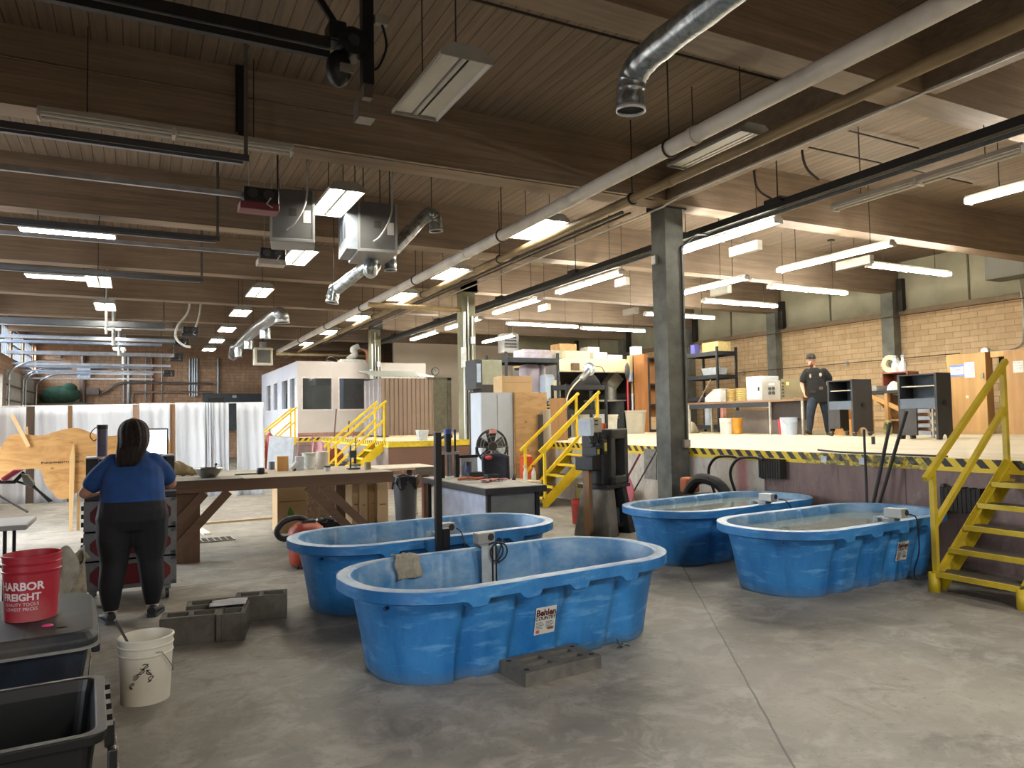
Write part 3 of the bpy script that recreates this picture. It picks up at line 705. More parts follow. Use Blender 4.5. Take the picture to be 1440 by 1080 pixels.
# slotted block in front of the near tank
sb = thing('slotted_block', 'low dark grey slotted block lying in front of the nearest blue tank', 'block', (2.35, 4.12, 0), 0.1)
m = MB(); DB = M('#5b5750', 0.85, 0, 0.25, 12, 0.1, '#403d39')
xs = [-0.29, -0.2, -0.035, 0.035, 0.2, 0.29]; ys = [-0.15, -0.085, -0.02, 0.02, 0.085, 0.15]
for i in range(5):
    for j in range(5):
        if i in (1, 3) and j in (1, 3): continue
        m.box(xs[i], xs[i+1], ys[j], ys[j+1], 0, 0.085)
m.build('slab', DB, sb)
m = MB()
for xx in (-0.25, 0.25):
    for yy in (-0.1, 0.1): MB().cyl((xx, yy, 0.0852), (xx, yy, 0.086), 0.018, n=10).build('hole_shade', M('#141312', 0.9), sb)  # flat dark discs painted for the shade inside small holes
m = MB(); rnd = random.Random(5)
for i in range(9):
    a = rnd.uniform(0, 6.28); p = Vector((rnd.uniform(-0.03, 0.03), rnd.uniform(-0.02, 0.02), 0.012+0.006*(i % 4)))
    m.cyl(p, p+Vector((0.035*math.cos(a), 0.035*math.sin(a), rnd.uniform(-0.008, 0.02))), 0.006, n=7)
one(m, 'hose_fittings', M('#4f5a58', 0.4, 0.4), 'small heap of metal hose fittings on the floor by the nearest tank', 'fittings', (3.02, 4.28, 0))
# sack beside the chest
sk = thing('woven_sack', 'tall half-empty woven sack with its mouth folded, behind the storage chest', 'sack', (-0.52, 6.5, 0), 0.2)
def sack(u, v):
    a = 2*PI*u; z = 0.62*v; r = 0.15*(1+0.12*math.sin(3*a+5*v))*(1-0.25*max(0, v-0.55)) if v > 0 else 0.13
    return (r*1.1*math.cos(a)+0.05*v*v, r*0.8*math.sin(a), z+(0.07*math.sin(2*a+1) if v > 0.9 else 0))
MB().sheet(30, 14, sack).build('bag', M('#8d8574', 0.85, 0, 0.3, 30, 0.4, '#5b564b'), sk, solid=0.004)
def flap(u, v): return (-0.02+0.13*u*(1-0.3*v)+0.03*math.sin(6*v), -0.15-0.02*math.sin(5*u), 0.68-0.42*v+0.05*math.sin(4*u))
MB().sheet(10, 10, flap).build('liner', M('#8a857b', 0.7, 0, 0.3, 12), sk, solid=0.003)
def flap2(u, v): return (0.1+0.12*u, 0.0+0.1*v, 0.56+0.07*math.sin(3*u)*math.sin(2.5*v)+0.03*u)
MB().sheet(8, 8, flap2).build('bag_corner', M('#807866', 0.85, 0, 0.3, 30, 0.4), sk, solid=0.004)
# folding table
ft = thing('folding_table', 'white folding table with dark legs at the left edge', 'table', (-1.6, 8.1, 0))
MB().box(-0.75, 0.75, -0.36, 0.36, 0.7, 0.745).build('tabletop', M('#9fa1a3', 0.5, 0, 0.05, 3), ft, bev=0.012)
DKM = M('#2a2c30', 0.4, 0.5)
for xx in (0.58, -0.58):
    for yy in (-0.28, 0.28): MB().cyl((xx, yy, 0), (xx, yy, 0.7), 0.016, n=8).build('leg', DKM, ft)
    MB().cyl((xx, -0.28, 0.3), (xx, 0.28, 0.3), 0.011, n=8).build('cross_bar', DKM, ft)
MB().cyl((0.58, 0.0, 0.3), (0.0, 0.0, 0.7), 0.009, n=6).build('brace', DKM, ft)
# plywood animal cutout on two legs
PLY = wood('#b98a4e', 'x', 0.3, 1.6, 0.6)
def knots(c1='#a0713c', c2='#c79a5e'):
    n = NT('knotty_plywood')
    v = n.sc(1.6, 6, 6); g = n.noise(1.0, v, detail=5, rough=0.6, dist=1.6)
    k = n.mix(n.mapr(g, 0.3, 0.7), lin(c1), lin(c2))
    vo = n.n('TexVoronoi'); vo.inputs['Scale'].default_value = 4.2; n.t.links.new(n.sc(1, 1, 1.8), vo.inputs['Vector'])
    k = n.mix(n.mapr(vo.outputs['Distance'], 0.05, 0.16, 0.8, 0), k, lin('#5f3d20')); return n.fin(k, 0.6)
PLYK = knots()
YC = 13.2
pc = thing('plywood_cutout', 'plywood cut-out of a large animal standing on thin wooden legs', 'cutout', (-1.05, YC, 0))
out = [(-14, 655), (-4, 638), (8, 618), (14, 612), (28, 610), (45, 612), (62, 612), (78, 607), (96, 602.5), (112, 602.5), (130, 609), (150, 613), (172, 611), (190, 606), (215, 602), (235, 612), (240, 640), (236, 670), (225, 676), (205, 690), (180, 682),
       (160, 686), (140, 680), (122, 686), (105, 694), (98, 700), (88, 702), (80, 700), (72, 690), (63, 680), (60, 668), (56, 661), (48, 659), (36, 660), (22, 664), (8, 672), (-6, 676), (-16, 668)]
P = [gy(x, y, YC) for x, y in out]; P2 = [(p.x+1.05, p.z) for p in P]
sm = catmull([(a, b, 0) for a, b in P2], 3, True)
MB().prism([(q.x, q.y) for q in sm], 0.019, lambda a, b, t: (a, t, b)).build('body_panel', PLYK, pc)
def ypt(x, y): p = gy(x, y, YC-0.03); return (p.x+1.05, -0.03, p.z)
a1, a2 = ypt(100, 628), ypt(100, 640)
poly = [ypt(103, 624), ypt(105.5, 640), ypt(104, 690), ypt(101, 750), ypt(97, 750), ypt(97, 690), ypt(98, 642)]
z0 = 0.0
poly = [(p[0], p[2] if i not in (3, 4) else 0.0) for i, p in enumerate(poly)]
MB().prism(list(reversed(poly)), 0.02, lambda a, b, t: (a, -0.035+t, b)).build('leg', wood('#d2ac74', 'z', 0.2), pc)
p = ypt(110, 690); MB().box(p[0]-0.022, p[0]+0.022, 0.03, 0.05, 0, 0.7).build('leg', wood('#d2ac74', 'z', 0.2), pc)
p = gy(190, 690, YC); MB().box(p.x+1.05-0.022, p.x+1.05+0.022, 0.02, 0.04, 0, 0.8).build('leg', wood('#d2ac74', 'z', 0.2), pc)
h0, h1 = gy(16, 583, YC-0.1), gy(40, 628, YC-0.05)
MB().bar((h0.x+1.05, -0.06, h0.z), (h1.x+1.05, -0.02, h1.z), 0.05, 0.02, (0, 1, 0)).build('horn', wood('#dcb884', 'z', 0.15), pc)
h0, h1 = gy(37, 600, YC), gy(38, 617, YC); MB().bar((h0.x+1.05, 0.025, h0.z), (h1.x+1.05, 0.025, h1.z), 0.03, 0.02, (0, 1, 0)).build('ear', wood('#dcb884', 'z', 0.15), pc)
w0 = gy(58, 651, YC-0.01); m = MB(); rnd = random.Random(2); xx = w0.x+1.05
while xx < gy(118, 651, YC).x+1.05:
    m.box(xx, xx+0.01, -0.004, -0.001, w0.z-rnd.uniform(0.0, 0.018), w0.z+rnd.uniform(0.004, 0.018)); xx += rnd.uniform(0.014, 0.03)
m.build('pencil_marks', M('#3a2a1c', 0.8), pc)
# tilted black tube frame with a red pad, and a loose pole
fr = thing('exercise_bench', 'tilted black tube frame with a dark red pad by the plywood cut-out', 'bench', (-1.55, 11.9, 0))
def q(x, y, Y=11.9): p = gy(x, y, Y); return (p.x+1.55, Y-11.9, p.z)
K = M('#1c1d1f', 0.4, 0.4)
m = MB().tube([q(-30, 668), q(2, 678), q(20, 678), q(34, 664)], 0.025, 8).tube([q(20, 676), q(46, 684), q(73, 705)], 0.016, 8).tube([q(36, 668), q(50, 686), q(70, 706)], 0.016, 8).tube([q(-30, 668), q(-34, 740, 12.2), (q(-34, 740, 12.2)[0], 0.3, 0.0)], 0.02, 8).tube([q(-30, 668, 11.5), q(-30, 740, 11.4), (q(-30, 740, 11.4)[0], -0.5, 0.0)], 0.02, 8).tube([q(-30, 668, 11.5), q(-30, 668)], 0.02, 8)
m.build('frame', K, fr)
m = MB(); c = [q(2, 672), q(20, 660), q(33, 660), q(20, 669), q(8, 677)]
m.prism([(a, b) for a, _, b in c], 0.28, lambda a, b, t: (a, -0.14+t, b)); m.build('pad', M('#7a1a26', 0.5), fr, bev=0.02)
m = MB(); c = [q(30, 665), q(40, 668), q(49, 680), q(44, 686), q(34, 679)]
m.prism([(a, b) for a, _, b in c], 0.16, lambda a, b, t: (a, -0.08+t, b)); m.build('hinge_block', M('#5a5c58', 0.5, 0.3), fr, bev=0.01)
p = gz(39, 721, 0); p2 = gy(-20, 690, p.y)
one(MB().tube([(p.x, p.y, 0.015), (p2.x, p.y+0.3, p2.z)], 0.022, 8), 'leaning_pole', K, 'dark pole slanting down to the floor behind the folding table', 'pole')
# white sheets hung as a screen
SH = NT('plastic_sheeting'); xx, yy, zz = SH.xyz()
wv = SH.noise(1.0, SH.sc(3.0, 3.0, 0.35), detail=5, rough=0.6, dist=0.8)
k = SH.mix(SH.mapr(wv, 0.35, 0.65), lin('#a3a7ae'), lin('#c6cad1')); SH.bump(wv, 0.35, 0.03); SHEET = SH.fin(k, 0.55)
SCR0, SCR1 = Vector((-2.75, 18.6)), Vector((2.75, 17.3))
def screen_pt(px, py):
    # point where the ray through (px, py) meets the upright plane of the screen
    d = _ray(px, py); e = SCR1-SCR0; nx, ny = -e.y, e.x
    t = (nx*(SCR0.x) + ny*(SCR0.y))/(nx*d.x+ny*d.y); return CAM+d*t
SHEETS = [(-40, 37, 573.5, 'leftmost white hanging sheet, beside the overhead doors'), (49, 95.5, 571.5, 'white hanging sheet second from the left, above the plywood cut-out'), (102, 187, 569.5, 'wide white hanging sheet behind the person in the blue shirt'),
          (196, 239, 567.5, 'narrow white hanging sheet behind the laptop'), (246.5, 288.5, 566.5, 'white hanging sheet behind the khaki bag'), (289, 299.5, 566.5, 'very narrow white hanging sheet behind the metal bowl'),
          (300.5, 321.5, 566.5, 'narrow cream hanging sheet just left of the dark gap'), (332.5, 371, 566.5, 'rightmost white hanging sheet, next to the white office')]
for i, (x0, x1, yt, lab) in enumerate(SHEETS):
    a, b = screen_pt(x0, yt), screen_pt(x1, yt); zt = a.z; base = Vector((a.x, a.y, 0)); e = (b-a); e.z = 0
    def f(u, v, e=e, zt=zt, i=i):
        bul = 0.04*math.sin(7*u+i*2)*(1-v)+0.02*math.sin(19*u+3*v)
        return (e.x*u + bul*0.2, e.y*u - bul, zt*v+0.004 + (0.02*math.sin(5*u+i) if v < 0.02 else 0)*0)
    o = one(MB().sheet(18, 10, f), 'hanging_sheet', SHEET, lab, 'sheet', base, group='white sheets hung as a screen', solid=0.008)
m = MB(); a, b = screen_pt(-40, 573), screen_pt(371, 566.5)
wire = one(m.tube([(a.x, a.y+0.03, a.z+0.01), (b.x, b.y+0.03, b.z+0.01)], 0.012, 6), 'screen_rail', M('#c9c9c6', 0.5), 'thin pale rail along the top of the hanging sheets', 'rail')
for i, (px, w, lab) in enumerate(((43, 0.16, 'brown post left of the plywood cut-out horn, between two hanging sheets'), (98.5, 0.09, 'brown wooden post behind the hump of the plywood cut-out'), (191.5, 0.1, 'pinkish wooden post behind the head of the person in the blue shirt'), (242.5, 0.1, 'wooden post between the sheets right of the laptop'))):
    p = screen_pt(px, 569.5); c = ('#5c4a3c', '#8d6a45', '#b08c78', '#9a7350')[i]
    o = one(MB().box(-w/2, w/2, 0.05, 0.14, 0, p.z), 'wooden_post', wood(c, 'z', 0.2), lab, 'post', (p.x, p.y, 0), group='posts of the sheet screen')
# ================================================================== ROAD CASE, WORKBENCH
CASE_RED = M('#6a1722', 0.5, 0, 0.15, 5); ALU = M('#7d8084', 0.4, 0.6, 0.15, 8); BLK2 = M('#141518', 0.5, 0, 0.2, 6)
rc = thing('road_case', 'tall road case with dark red panels and metal edges, in front of the person', 'case', (-0.04, 7.87, 0), 0.02)
hw, hd = 0.37, 0.32
for sx in (-1, 1):
    for sy in (-1, 1):
        c = MB().cyl((sx*0.3-0.015, sy*0.25, 0.05), (sx*0.3+0.015, sy*0.25, 0.05), 0.05, n=14).build('caster', M('#222225', 0.5), rc)
        MB().box(sx*0.3-0.03, sx*0.3+0.03, sy*0.25-0.03, sy*0.25+0.03, 0.09, 0.13).build('caster_fork', ALU, c)
zs = [0.13, 0.4, 0.66, 0.94]
for i in range(3):
    z0, z1 = zs[i]+0.008, zs[i+1]-0.008
    b = MB().box(-hw, hw, -hd, hd, z0, z1).build('case_section', CASE_RED, rc)
    m = MB()
    for sx in (-1, 1): m.box(sx*hw-0.045 if sx > 0 else -hw-0.005, hw+0.005 if sx > 0 else -hw+0.045, -hd-0.006, hd+0.006, z0, z1)
    m.box(-hw, hw, -hd-0.006, hd+0.006, z0, z0+0.035).box(-hw, hw, -hd-0.006, hd+0.006, z1-0.035, z1); m.build('metal_edge', ALU, b)
    for sx in (-1, 1):
        for zz, dz in ((z0+0.04, 1), (z1-0.04, -1)):
            MB().prism([(sx*(hw-0.045), zz-dz*0.005), (sx*(hw-0.105), zz-dz*0.005), (sx*(hw-0.045), zz+dz*0.055)], 0.008, lambda a, c_, t: (a, -hd-0.009+t, c_)).build('corner_plate', ALU, b)
    m = MB()
    for zz in (z0+0.06, (z0+z1)/2, z1-0.06): m.box(-hw-0.025, -hw, -hd+0.02, -hd+0.07, zz-0.02, zz+0.02)
    m.build('latch', BLK2, b)
MB().box(-hw, hw, -hd, hd, 0.94, 0.99).build('tray', M('#2a2b2e', 0.5), rc)
MB().box(-hw, hw, -hd-0.02, -hd+0.02, 0.985, 1.0).build('tray_edge', ALU, rc)
m = MB().box(-hw, -hw+0.1, -0.05, hd, 0.99, 1.3).build('side_rack', BLK2, rc); MB().box(hw-0.07, hw, -0.05, hd, 0.99, 1.3).build('side_rack', BLK2, rc)
MB().box(-hw, hw, 0.2, hd, 0.99, 1.28).build('back_panel', BLK2, rc)
MB().box(-hw-0.004, -hw+0.14, -0.06, hd, 1.3, 1.312).build('top_shelf', M('#b9bbbf', 0.5), rc); MB().box(hw-0.09, hw+0.004, -0.06, hd, 1.3, 1.312).build('top_shelf', M('#b9bbbf', 0.5), rc)
cs = thing('speaker_cylinder', 'upright purple-grey cylinder with a black cap and cable on the road case', 'speaker', (-0.285, 7.95, 1.312))
MB().cyl((0, 0, 0.0), (0, 0, 0.26), 0.046, n=24).build('body', M('#5b5466', 0.5, 0.2, 0.1), cs)
MB().cyl((0, 0, 0.26), (0, 0, 0.3), 0.048, n=24).build('cap', BLK2, cs, bev=0.005)
MB().tube(catmull([(-0.02, 0, 0.29), (-0.07, -0.01, 0.26), (-0.1, 0, 0.2), (-0.07, 0.01, 0.15), (-0.045, 0, 0.17)], 5), 0.005, 6).build('cable', M('#2a2a2c', 0.5), cs)
lp = thing('laptop', 'open laptop with a lit white screen on top of the road case', 'laptop', (0.085, 8.0, 1.282))
MB().box(-0.19, 0.19, -0.14, 0.1, 0.0, 0.018).build('keyboard_base', BLK2, lp, bev=0.004)
MB().box(-0.2, 0.2, 0.1, 0.112, 0.018, 0.285).build('lid', BLK2, lp, bev=0.004)
sc_ = MB().box(-0.188, 0.188, 0.097, 0.1, 0.03, 0.272).build('screen', glow('#dfe9ee', 0.8, 'laptop_screen'), lp)
m = MB()
for i, (z, w) in enumerate(((0.24, 0.33), (0.215, 0.2), (0.16, 0.3), (0.13, 0.24), (0.1, 0.3))): m.box(0.17-w, 0.17, 0.0955, 0.097, z, z+0.005)
m.build('screen_lines', M('#8fa0a8', 0.5), sc_)
# --- long workbench
DW = wood('#6f5540', 'x', 0.3, 1.2); DWZ = wood('#6b503a', 'z', 0.3, 1.2)
X0, X1, Y0, Y1, TZ = -0.3, 3.0, 9.32, 10.95, 0.945
wbn = thing('workbench', 'long brown wooden workbench with angled braces beside the person in blue', 'workbench', ((X0+X1)/2, (Y0+Y1)/2, 0))
cx, cy = (X0+X1)/2, (Y0+Y1)/2
def L(x, y, z): return (x-cx, y-cy, z)
MB().box(X0-cx, X1-cx, Y0-cy, Y1-cy, TZ-0.03, TZ).build('worktop', wood('#8c8272', 'x', 0.25, 1.0), wbn)
MB().box(X0-cx, X1-cx, Y0-cy-0.012, Y0-cy+0.03, TZ-0.14, TZ-0.004).build('apron', DW, wbn)
MB().box(X0-cx, X1-cx, Y1-cy-0.03, Y1-cy, TZ-0.14, TZ-0.03).build('apron', DW, wbn)
MB().box(0.2-cx, 1.15-cx, Y0-cy-0.02, Y0-cy+0.55, TZ, TZ+0.006).build('board', M('#57524a', 0.6, 0, 0.25, 5), wbn)
for px in (0.37, 2.62):
    if px < 1: MB().box(px-cx, px+0.3-cx, Y0-cy+0.04, Y0-cy+0.08, 0, TZ-0.03).build('leg_panel', DWZ, wbn)
    MB().box(px-cx, px+0.3-cx, Y1-cy-0.1, Y1-cy-0.06, 0, TZ-0.03).build('leg_panel', DWZ, wbn)
for (a, b) in ((((0.28, 0.3)), (0.72, 0.8)), ((0.36, 0.12), (0.98, 0.8)), ((2.78, 0.12), (2.1, 0.8)), ((2.55, 0.12), (1.9, 0.8))):
    MB().bar(L(a[0], Y0+0.02, a[1]), L(b[0], Y0+0.02, b[1]), 0.035, 0.1, (0, 0, 1)).build('brace', DW, wbn)
def onbench(px, py): p = gz(px, py, TZ); return (p.x, p.y, TZ)
b = thing('metal_bowl', 'shiny steel mixing bowl on the workbench', 'bowl', onbench(293, 672))
MB().lathe([(0.0, 0.0), (0.07, 0.0), (0.1, 0.02), (0.14, 0.07), (0.155, 0.11), (0.168, 0.118), (0.166, 0.122), (0.15, 0.114), (0.135, 0.07), (0.095, 0.024), (0.0, 0.008)], n=32).build('bowl', M('#a8a7a3', 0.22, 0.95, 0.05), b)
MB().tube([(0.07, 0.0, 0.03), (0.085, 0.01, 0.15)], 0.006, 6).ell((0.087, 0.01, 0.16), 0.018, 0.018, 0.018, 10, 8).build('knob_spoon', BLK2, b)
bag = one(MB().sheet(20, 12, lambda u, v: (-0.19+0.38*u+0.02*math.sin(9*v), 0.16*(v-0.5)*1.2, 0.012+0.2*math.sin(PI*v)**0.6*(0.72+0.28*math.sin(4*u+1.0))*(math.sin(PI*min(1, max(0, u*0.94+0.03)))**0.4)+0.012*math.sin(23*u+9*v))), 'canvas_bag',
          M('#8a7d5f', 0.9, 0, 0.3, 12, 0.3, '#6b6046'), 'crumpled khaki canvas bag lying on the workbench left of the bowl', 'bag', onbench(258, 669), solid=0.006)
rk = thing('wire_rack', 'small wire rack on the workbench behind the steel bowl', 'rack', onbench(318, 663))
m = MB()
for i in range(7): m.tube([(-0.14+0.05*i, -0.02, 0.0), (-0.14+0.05*i, 0.03, 0.1)], 0.003, 5)
for z in (0.03, 0.07, 0.1): m.tube([(-0.15, -0.02+z*0.5, z), (0.17, -0.02+z*0.5, z)], 0.003, 5)
m.build('wires', M('#a6a8a6', 0.4, 0.6), rk)
sp = thing('round_speaker', 'small black round speaker on the workbench', 'speaker', onbench(366.5, 667))
MB().lathe([(0.0, 0), (0.042, 0), (0.05, 0.012), (0.05, 0.07), (0.044, 0.084), (0.0, 0.086)], n=20).build('body', BLK2, sp)
MB().tube(catmull([(-0.05, 0.0, 0.008), (-0.12, 0.05, 0.006), (-0.22, 0.02, 0.006), (-0.3, 0.08, 0.006), (-0.1, 0.14, 0.006), (0.1, 0.1, 0.006)], 5), 0.007, 6).build('cable', BLK2, sp)
ab = thing('wooden_box', 'small plywood block box on the workbench in front of the leaning white board', 'box', onbench(397, 662))
MB().box(-0.075, 0.075, -0.05, 0.05, 0, 0.2).build('box', wood('#c8985e', 'z', 0.2), ab, bev=0.004)
gc = one(MB().lathe([(0, 0), (0.042, 0), (0.042, 0.11), (0.036, 0.112), (0.034, 0.02), (0, 0.02)], n=18), 'grey_cup', M('#5c6067', 0.5), 'dark grey cup on the workbench beside the plywood box', 'cup', onbench(382, 660.5))
hp = thing('heat_gun', 'white and black hand tool lying on the workbench right of the plywood box', 'tool', onbench(413, 662.5))
MB().tube([(-0.04, 0, 0.03), (0.0, 0.01, 0.06), (0.04, 0.0, 0.12)], [0.03, 0.035, 0.025], 10).build('body', M('#c9c9c6', 0.5), hp); MB().tube([(0, 0.01, 0.05), (0.02, 0.03, 0.012)], 0.022, 8).build('grip', BLK2, hp)
wbx = one(MB().box(-0.055, 0.055, -0.04, 0.04, 0, 0.19), 'white_carton', M('#c4ccd6', 0.6), 'narrow pale blue-white carton on the workbench', 'carton', onbench(421, 661), bev=0.004)
jb = bucket('lidded_pail', 'white lidded pail standing on the workbench', onbench(434.5, 659), M('#b9bab2', 0.5, 0, 0.1, 4), h=0.22, r=0.095)
MB().lathe([(0.0, 0.225), (0.1, 0.225), (0.102, 0.2), (0.098, 0.2)], n=28).build('lid', M('#a3a59d', 0.5), jb)
one(MB().lathe([(0, 0), (0.08, 0), (0.085, 0.005), (0.085, 0.24), (0.075, 0.245), (0, 0.245)], n=28), 'paper_roll', M('#bfb8ac', 0.8), 'thick grey-white cylinder standing on the workbench right of the lidded pail', 'cylinder', onbench(453.5, 659.5))
cu = thing('plastic_tub', 'small clear tub with a dark blue lid on the workbench edge', 'tub', onbench(460, 662.5))
MB().lathe([(0, 0), (0.035, 0), (0.045, 0.05), (0.0, 0.05)], n=18).build('tub', M('#c3c6c6', 0.3), cu); MB().lathe([(0.046, 0.05), (0.048, 0.05), (0.048, 0.07), (0.0, 0.072)], n=18).build('lid', M('#1d2440', 0.4), cu)
dp = thing('drill_stand', 'small dark bench drill stand on the workbench', 'drill stand', onbench(496, 660))
DK2 = M('#3c4440', 0.5, 0.4)
MB().box(-0.07, 0.09, -0.06, 0.06, 0, 0.02).build('base', DK2, dp); MB().cyl((-0.03, 0, 0.02), (-0.03, 0, 0.33), 0.012, n=10).build('column', DK2, dp)
MB().box(-0.05, 0.05, -0.035, 0.035, 0.16, 0.26).build('head', DK2, dp, bev=0.01); MB().cyl((0.03, 0, 0.08), (0.03, 0, 0.16), 0.012, n=10).build('spindle', DK2, dp)
MB().box(-0.01, 0.1, -0.05, 0.05, 0.04, 0.075).build('vise', M('#7c7a70', 0.5, 0.4), dp)
one(MB().cyl((0, 0, 0), (0, 0, 0.42), 0.008, n=8), 'thin_rod', BLK2, 'thin dark rod standing upright at the back of the workbench', 'rod', onbench(500.5, 657))
tn = thing('paint_tin', 'small dull metal tin on the right end of the workbench', 'tin', onbench(517, 660.5))
MB().lathe([(0, 0), (0.045, 0), (0.045, 0.1), (0.04, 0.1), (0.04, 0.09), (0, 0.09)], n=20).build('tin', M('#8a7f63', 0.4, 0.5), tn)
# --- things under and behind the workbench
CARD = M('#a98d68', 0.8, 0, 0.08, 2); CARD2 = M('#bda078', 0.8, 0, 0.08, 2)
def carton(name, label, x0, x1, y0, y1, z0, z1, mat=None, group=None, rz=0.0, tape=True):
    t = thing(name, label, 'box', ((x0+x1)/2, (y0+y1)/2, z0), rz, group); hx, hy, h = (x1-x0)/2, (y1-y0)/2, z1-z0
    MB().box(-hx, hx, -hy, hy, 0, h).build('carton', mat or CARD, t, bev=0.004)
    if tape:
        MB().box(-hx-0.0015, hx+0.0015, -0.025, 0.025, h-0.06, h+0.0015).build('tape', M('#c2a67c', 0.35), t)
        MB().box(-hx+0.03, hx-0.03, -hy-0.0012, -hy, h*0.62, h*0.64).build('printed_line', M('#7d5f3a', 0.8), t)
    return t
bx = carton('cardboard_box', 'tall cardboard box with a green leaf mark behind the workbench', gy(390, 715, 11.1).x, gy(432, 715, 11.1).x, 11.1, 11.55, 0, 0.72)
def leaf(a, b): return (a, -0.2515, b)
MB().prism([(-0.07, 0.26), (0.0, 0.22), (0.03, 0.27), (-0.03, 0.38), (-0.06, 0.33)], 0.001, lambda a, b, t: (a, -0.2265+t*0.5, b)).build('leaf_mark', M('#4f7a35', 0.7), bx)
for i, (x0, x1, y0, z1, lab) in enumerate(((495, 506, 9.8, 0.78, 'tall brown carton at the left of the row under the right end of the workbench'), (506.5, 517, 9.72, 0.77, 'tall tan carton in the middle of the row under the workbench end'), (517.5, 530, 9.76, 0.78, 'third carton from the left in the row under the workbench end'), (530.5, 546, 9.66, 0.77, 'last tan carton of the row under the workbench, beside the grey bin'))):
    carton('tall_carton', lab, gy(x0, 700, y0).x, gy(x1, 700, y0).x, y0, y0+0.35, 0, z1, (CARD2, CARD, M('#96764a', 0.8), CARD2)[i], 'tall cartons by the workbench end')
mg = thing('black_crate', 'low black crate heaped with tools behind the nearest left tanks', 'crate', (gy(464, 730, 10.3).x, 10.3, 0))
rr_box(MB(), [(0.24, 0.17, 0.03, 0), (0.27, 0.2, 0.03, 0.24), (0.25, 0.18, 0.03, 0.24), (0.22, 0.15, 0.03, 0.02)]).build('crate', BLK2, mg)
m = MB(); rnd = random.Random(8)
for i in range(14):
    a = rnd.uniform(0, PI); p = Vector((rnd.uniform(-0.17, 0.17), rnd.uniform(-0.1, 0.1), 0.22+rnd.uniform(0, 0.05))); d = Vector((0.09*math.cos(a), 0.09*math.sin(a), rnd.uniform(-0.03, 0.05))); m.tube([p-d, p+d], rnd.uniform(0.008, 0.02), 6)
m.build('tools', M('#8d8f8c', 0.45, 0.5, 0.4, 30), mg)['kind'] = 'stuff'
one(MB().box(-0.36, 0.36, -0.015, 0.015, 0, 0.8), 'speckled_board', M('#6d5a49', 0.8, 0, 0.5, 40, 0.3), 'dark speckled board leaning behind the crate of tools', 'board', (gy(462, 700, 11.7).x, 11.7, 0))
cb = bucket('grey_pail', 'small grey pail beside the crate of tools under the workbench', (gy(495, 730, 10.25).x, 10.25, 0), M('#4b4d52', 0.5), h=0.27, r=0.12, handle_side=False)
# vacuum
vc = thing('shop_vacuum', 'orange-red shop vacuum with a looped black hose', 'vacuum', (1.7, 8.42, 0))
ORG = M('#a33d22', 0.5, 0, 0.15, 5)
MB().lathe([(0, 0.03), (0.17, 0.03), (0.185, 0.06), (0.19, 0.33), (0.2, 0.34), (0.0, 0.34)], n=28).build('drum', ORG, vc)
MB().lathe([(0.2, 0.34), (0.205, 0.36), (0.18, 0.43), (0.12, 0.48), (0.0, 0.49)], n=28).build('lid', M('#94361f', 0.5), vc)
MB().box(-0.06, 0.1, -0.05, 0.05, 0.46, 0.52).build('motor_head', BLK2, vc, bev=0.02)
hs = catmull([(0.02, 0.0, 0.5), (-0.1, -0.03, 0.55), (-0.25, -0.05, 0.52), (-0.33, -0.06, 0.42), (-0.27, -0.08, 0.34), (-0.12, -0.14, 0.36), (0.0, -0.19, 0.41)], 10)
MB().tube(hs, [0.03+0.004*(i % 2) for i in range(len(hs))], 10).build('hose', M('#18181a', 0.5), vc)
for a in range(4): MB().cyl((0.15*math.cos(a*PI/2+0.7), 0.15*math.sin(a*PI/2+0.7), 0.02), (0.17*math.cos(a*PI/2+0.7), 0.17*math.sin(a*PI/2+0.7), 0.02), 0.02, n=8).build('caster', BLK2, vc)
# floor drain and loose strip
fd = thing('floor_drain', 'rectangular metal floor drain grate left of the workbench leg', 'drain', (0.97, 11.0, 0.002), 0.06)
m = MB().box(-0.24, 0.24, -0.17, 0.17, 0.0, 0.004); m.build('pit', M('#191817', 0.8), fd); m = MB()
for i in range(7): m.box(-0.24+0.08*i-0.006, -0.24+0.08*i+0.006, -0.17, 0.17, 0.004, 0.012)
m.box(-0.25, 0.25, -0.18, -0.165, 0, 0.012).box(-0.25, 0.25, 0.165, 0.18, 0, 0.012); m.build('grate', M('#8b8679', 0.5, 0.4), fd)
one(MB().box(-0.05, 0.05, -0.5, 0.5, 0, 0.02), 'loose_plank', M('#d9d0bd', 0.7), 'short pale plank lying on the floor behind the drain', 'plank', (0.88, 12.1, 0), 0.1)
one(MB().box(-1.0, 1.0, -0.04, 0.04, 0, 0.03), 'long_batten', wood('#b49a76', 'x', 0.2), 'long thin batten lying on the floor beyond the drain', 'batten', (1.75, 12.85, 0), 0.04)
# --- second table, bin, desk
t2 = thing('side_table', 'table with a worn grey top and brown timber legs behind the grey bin', 'table', (3.78, 12.0, 0))
MB().box(-0.72, 0.72, -0.5, 0.5, 0.8, 0.835).build('tabletop', M('#b5ab9a', 0.7, 0, 0.2, 3), t2)
MB().box(0.3, 0.72, -0.52, -0.48, 0.7, 0.832).build('apron', wood('#6d675c', 'x', 0.3), t2)
for xx, yy in ((0.5, -0.42), (-0.62, -0.42), (0.5, 0.42), (-0.62, 0.42)): MB().box(xx-0.05, xx+0.05, yy-0.05, yy+0.05, 0, 0.8).build('leg', wood('#6a3f28', 'z', 0.25), t2)
gb = thing('waste_bin', 'dark grey waste bin lined with a black bag, at the end of the workbench', 'bin', (3.72, 10.95, 0))
MB().lathe([(0, 0), (0.15, 0), (0.19, 0.7), (0.2, 0.705), (0.2, 0.74), (0.185, 0.74), (0.14, 0.03), (0, 0.03)], n=24).build('bin', M('#4a4c52', 0.5, 0, 0.1), gb)
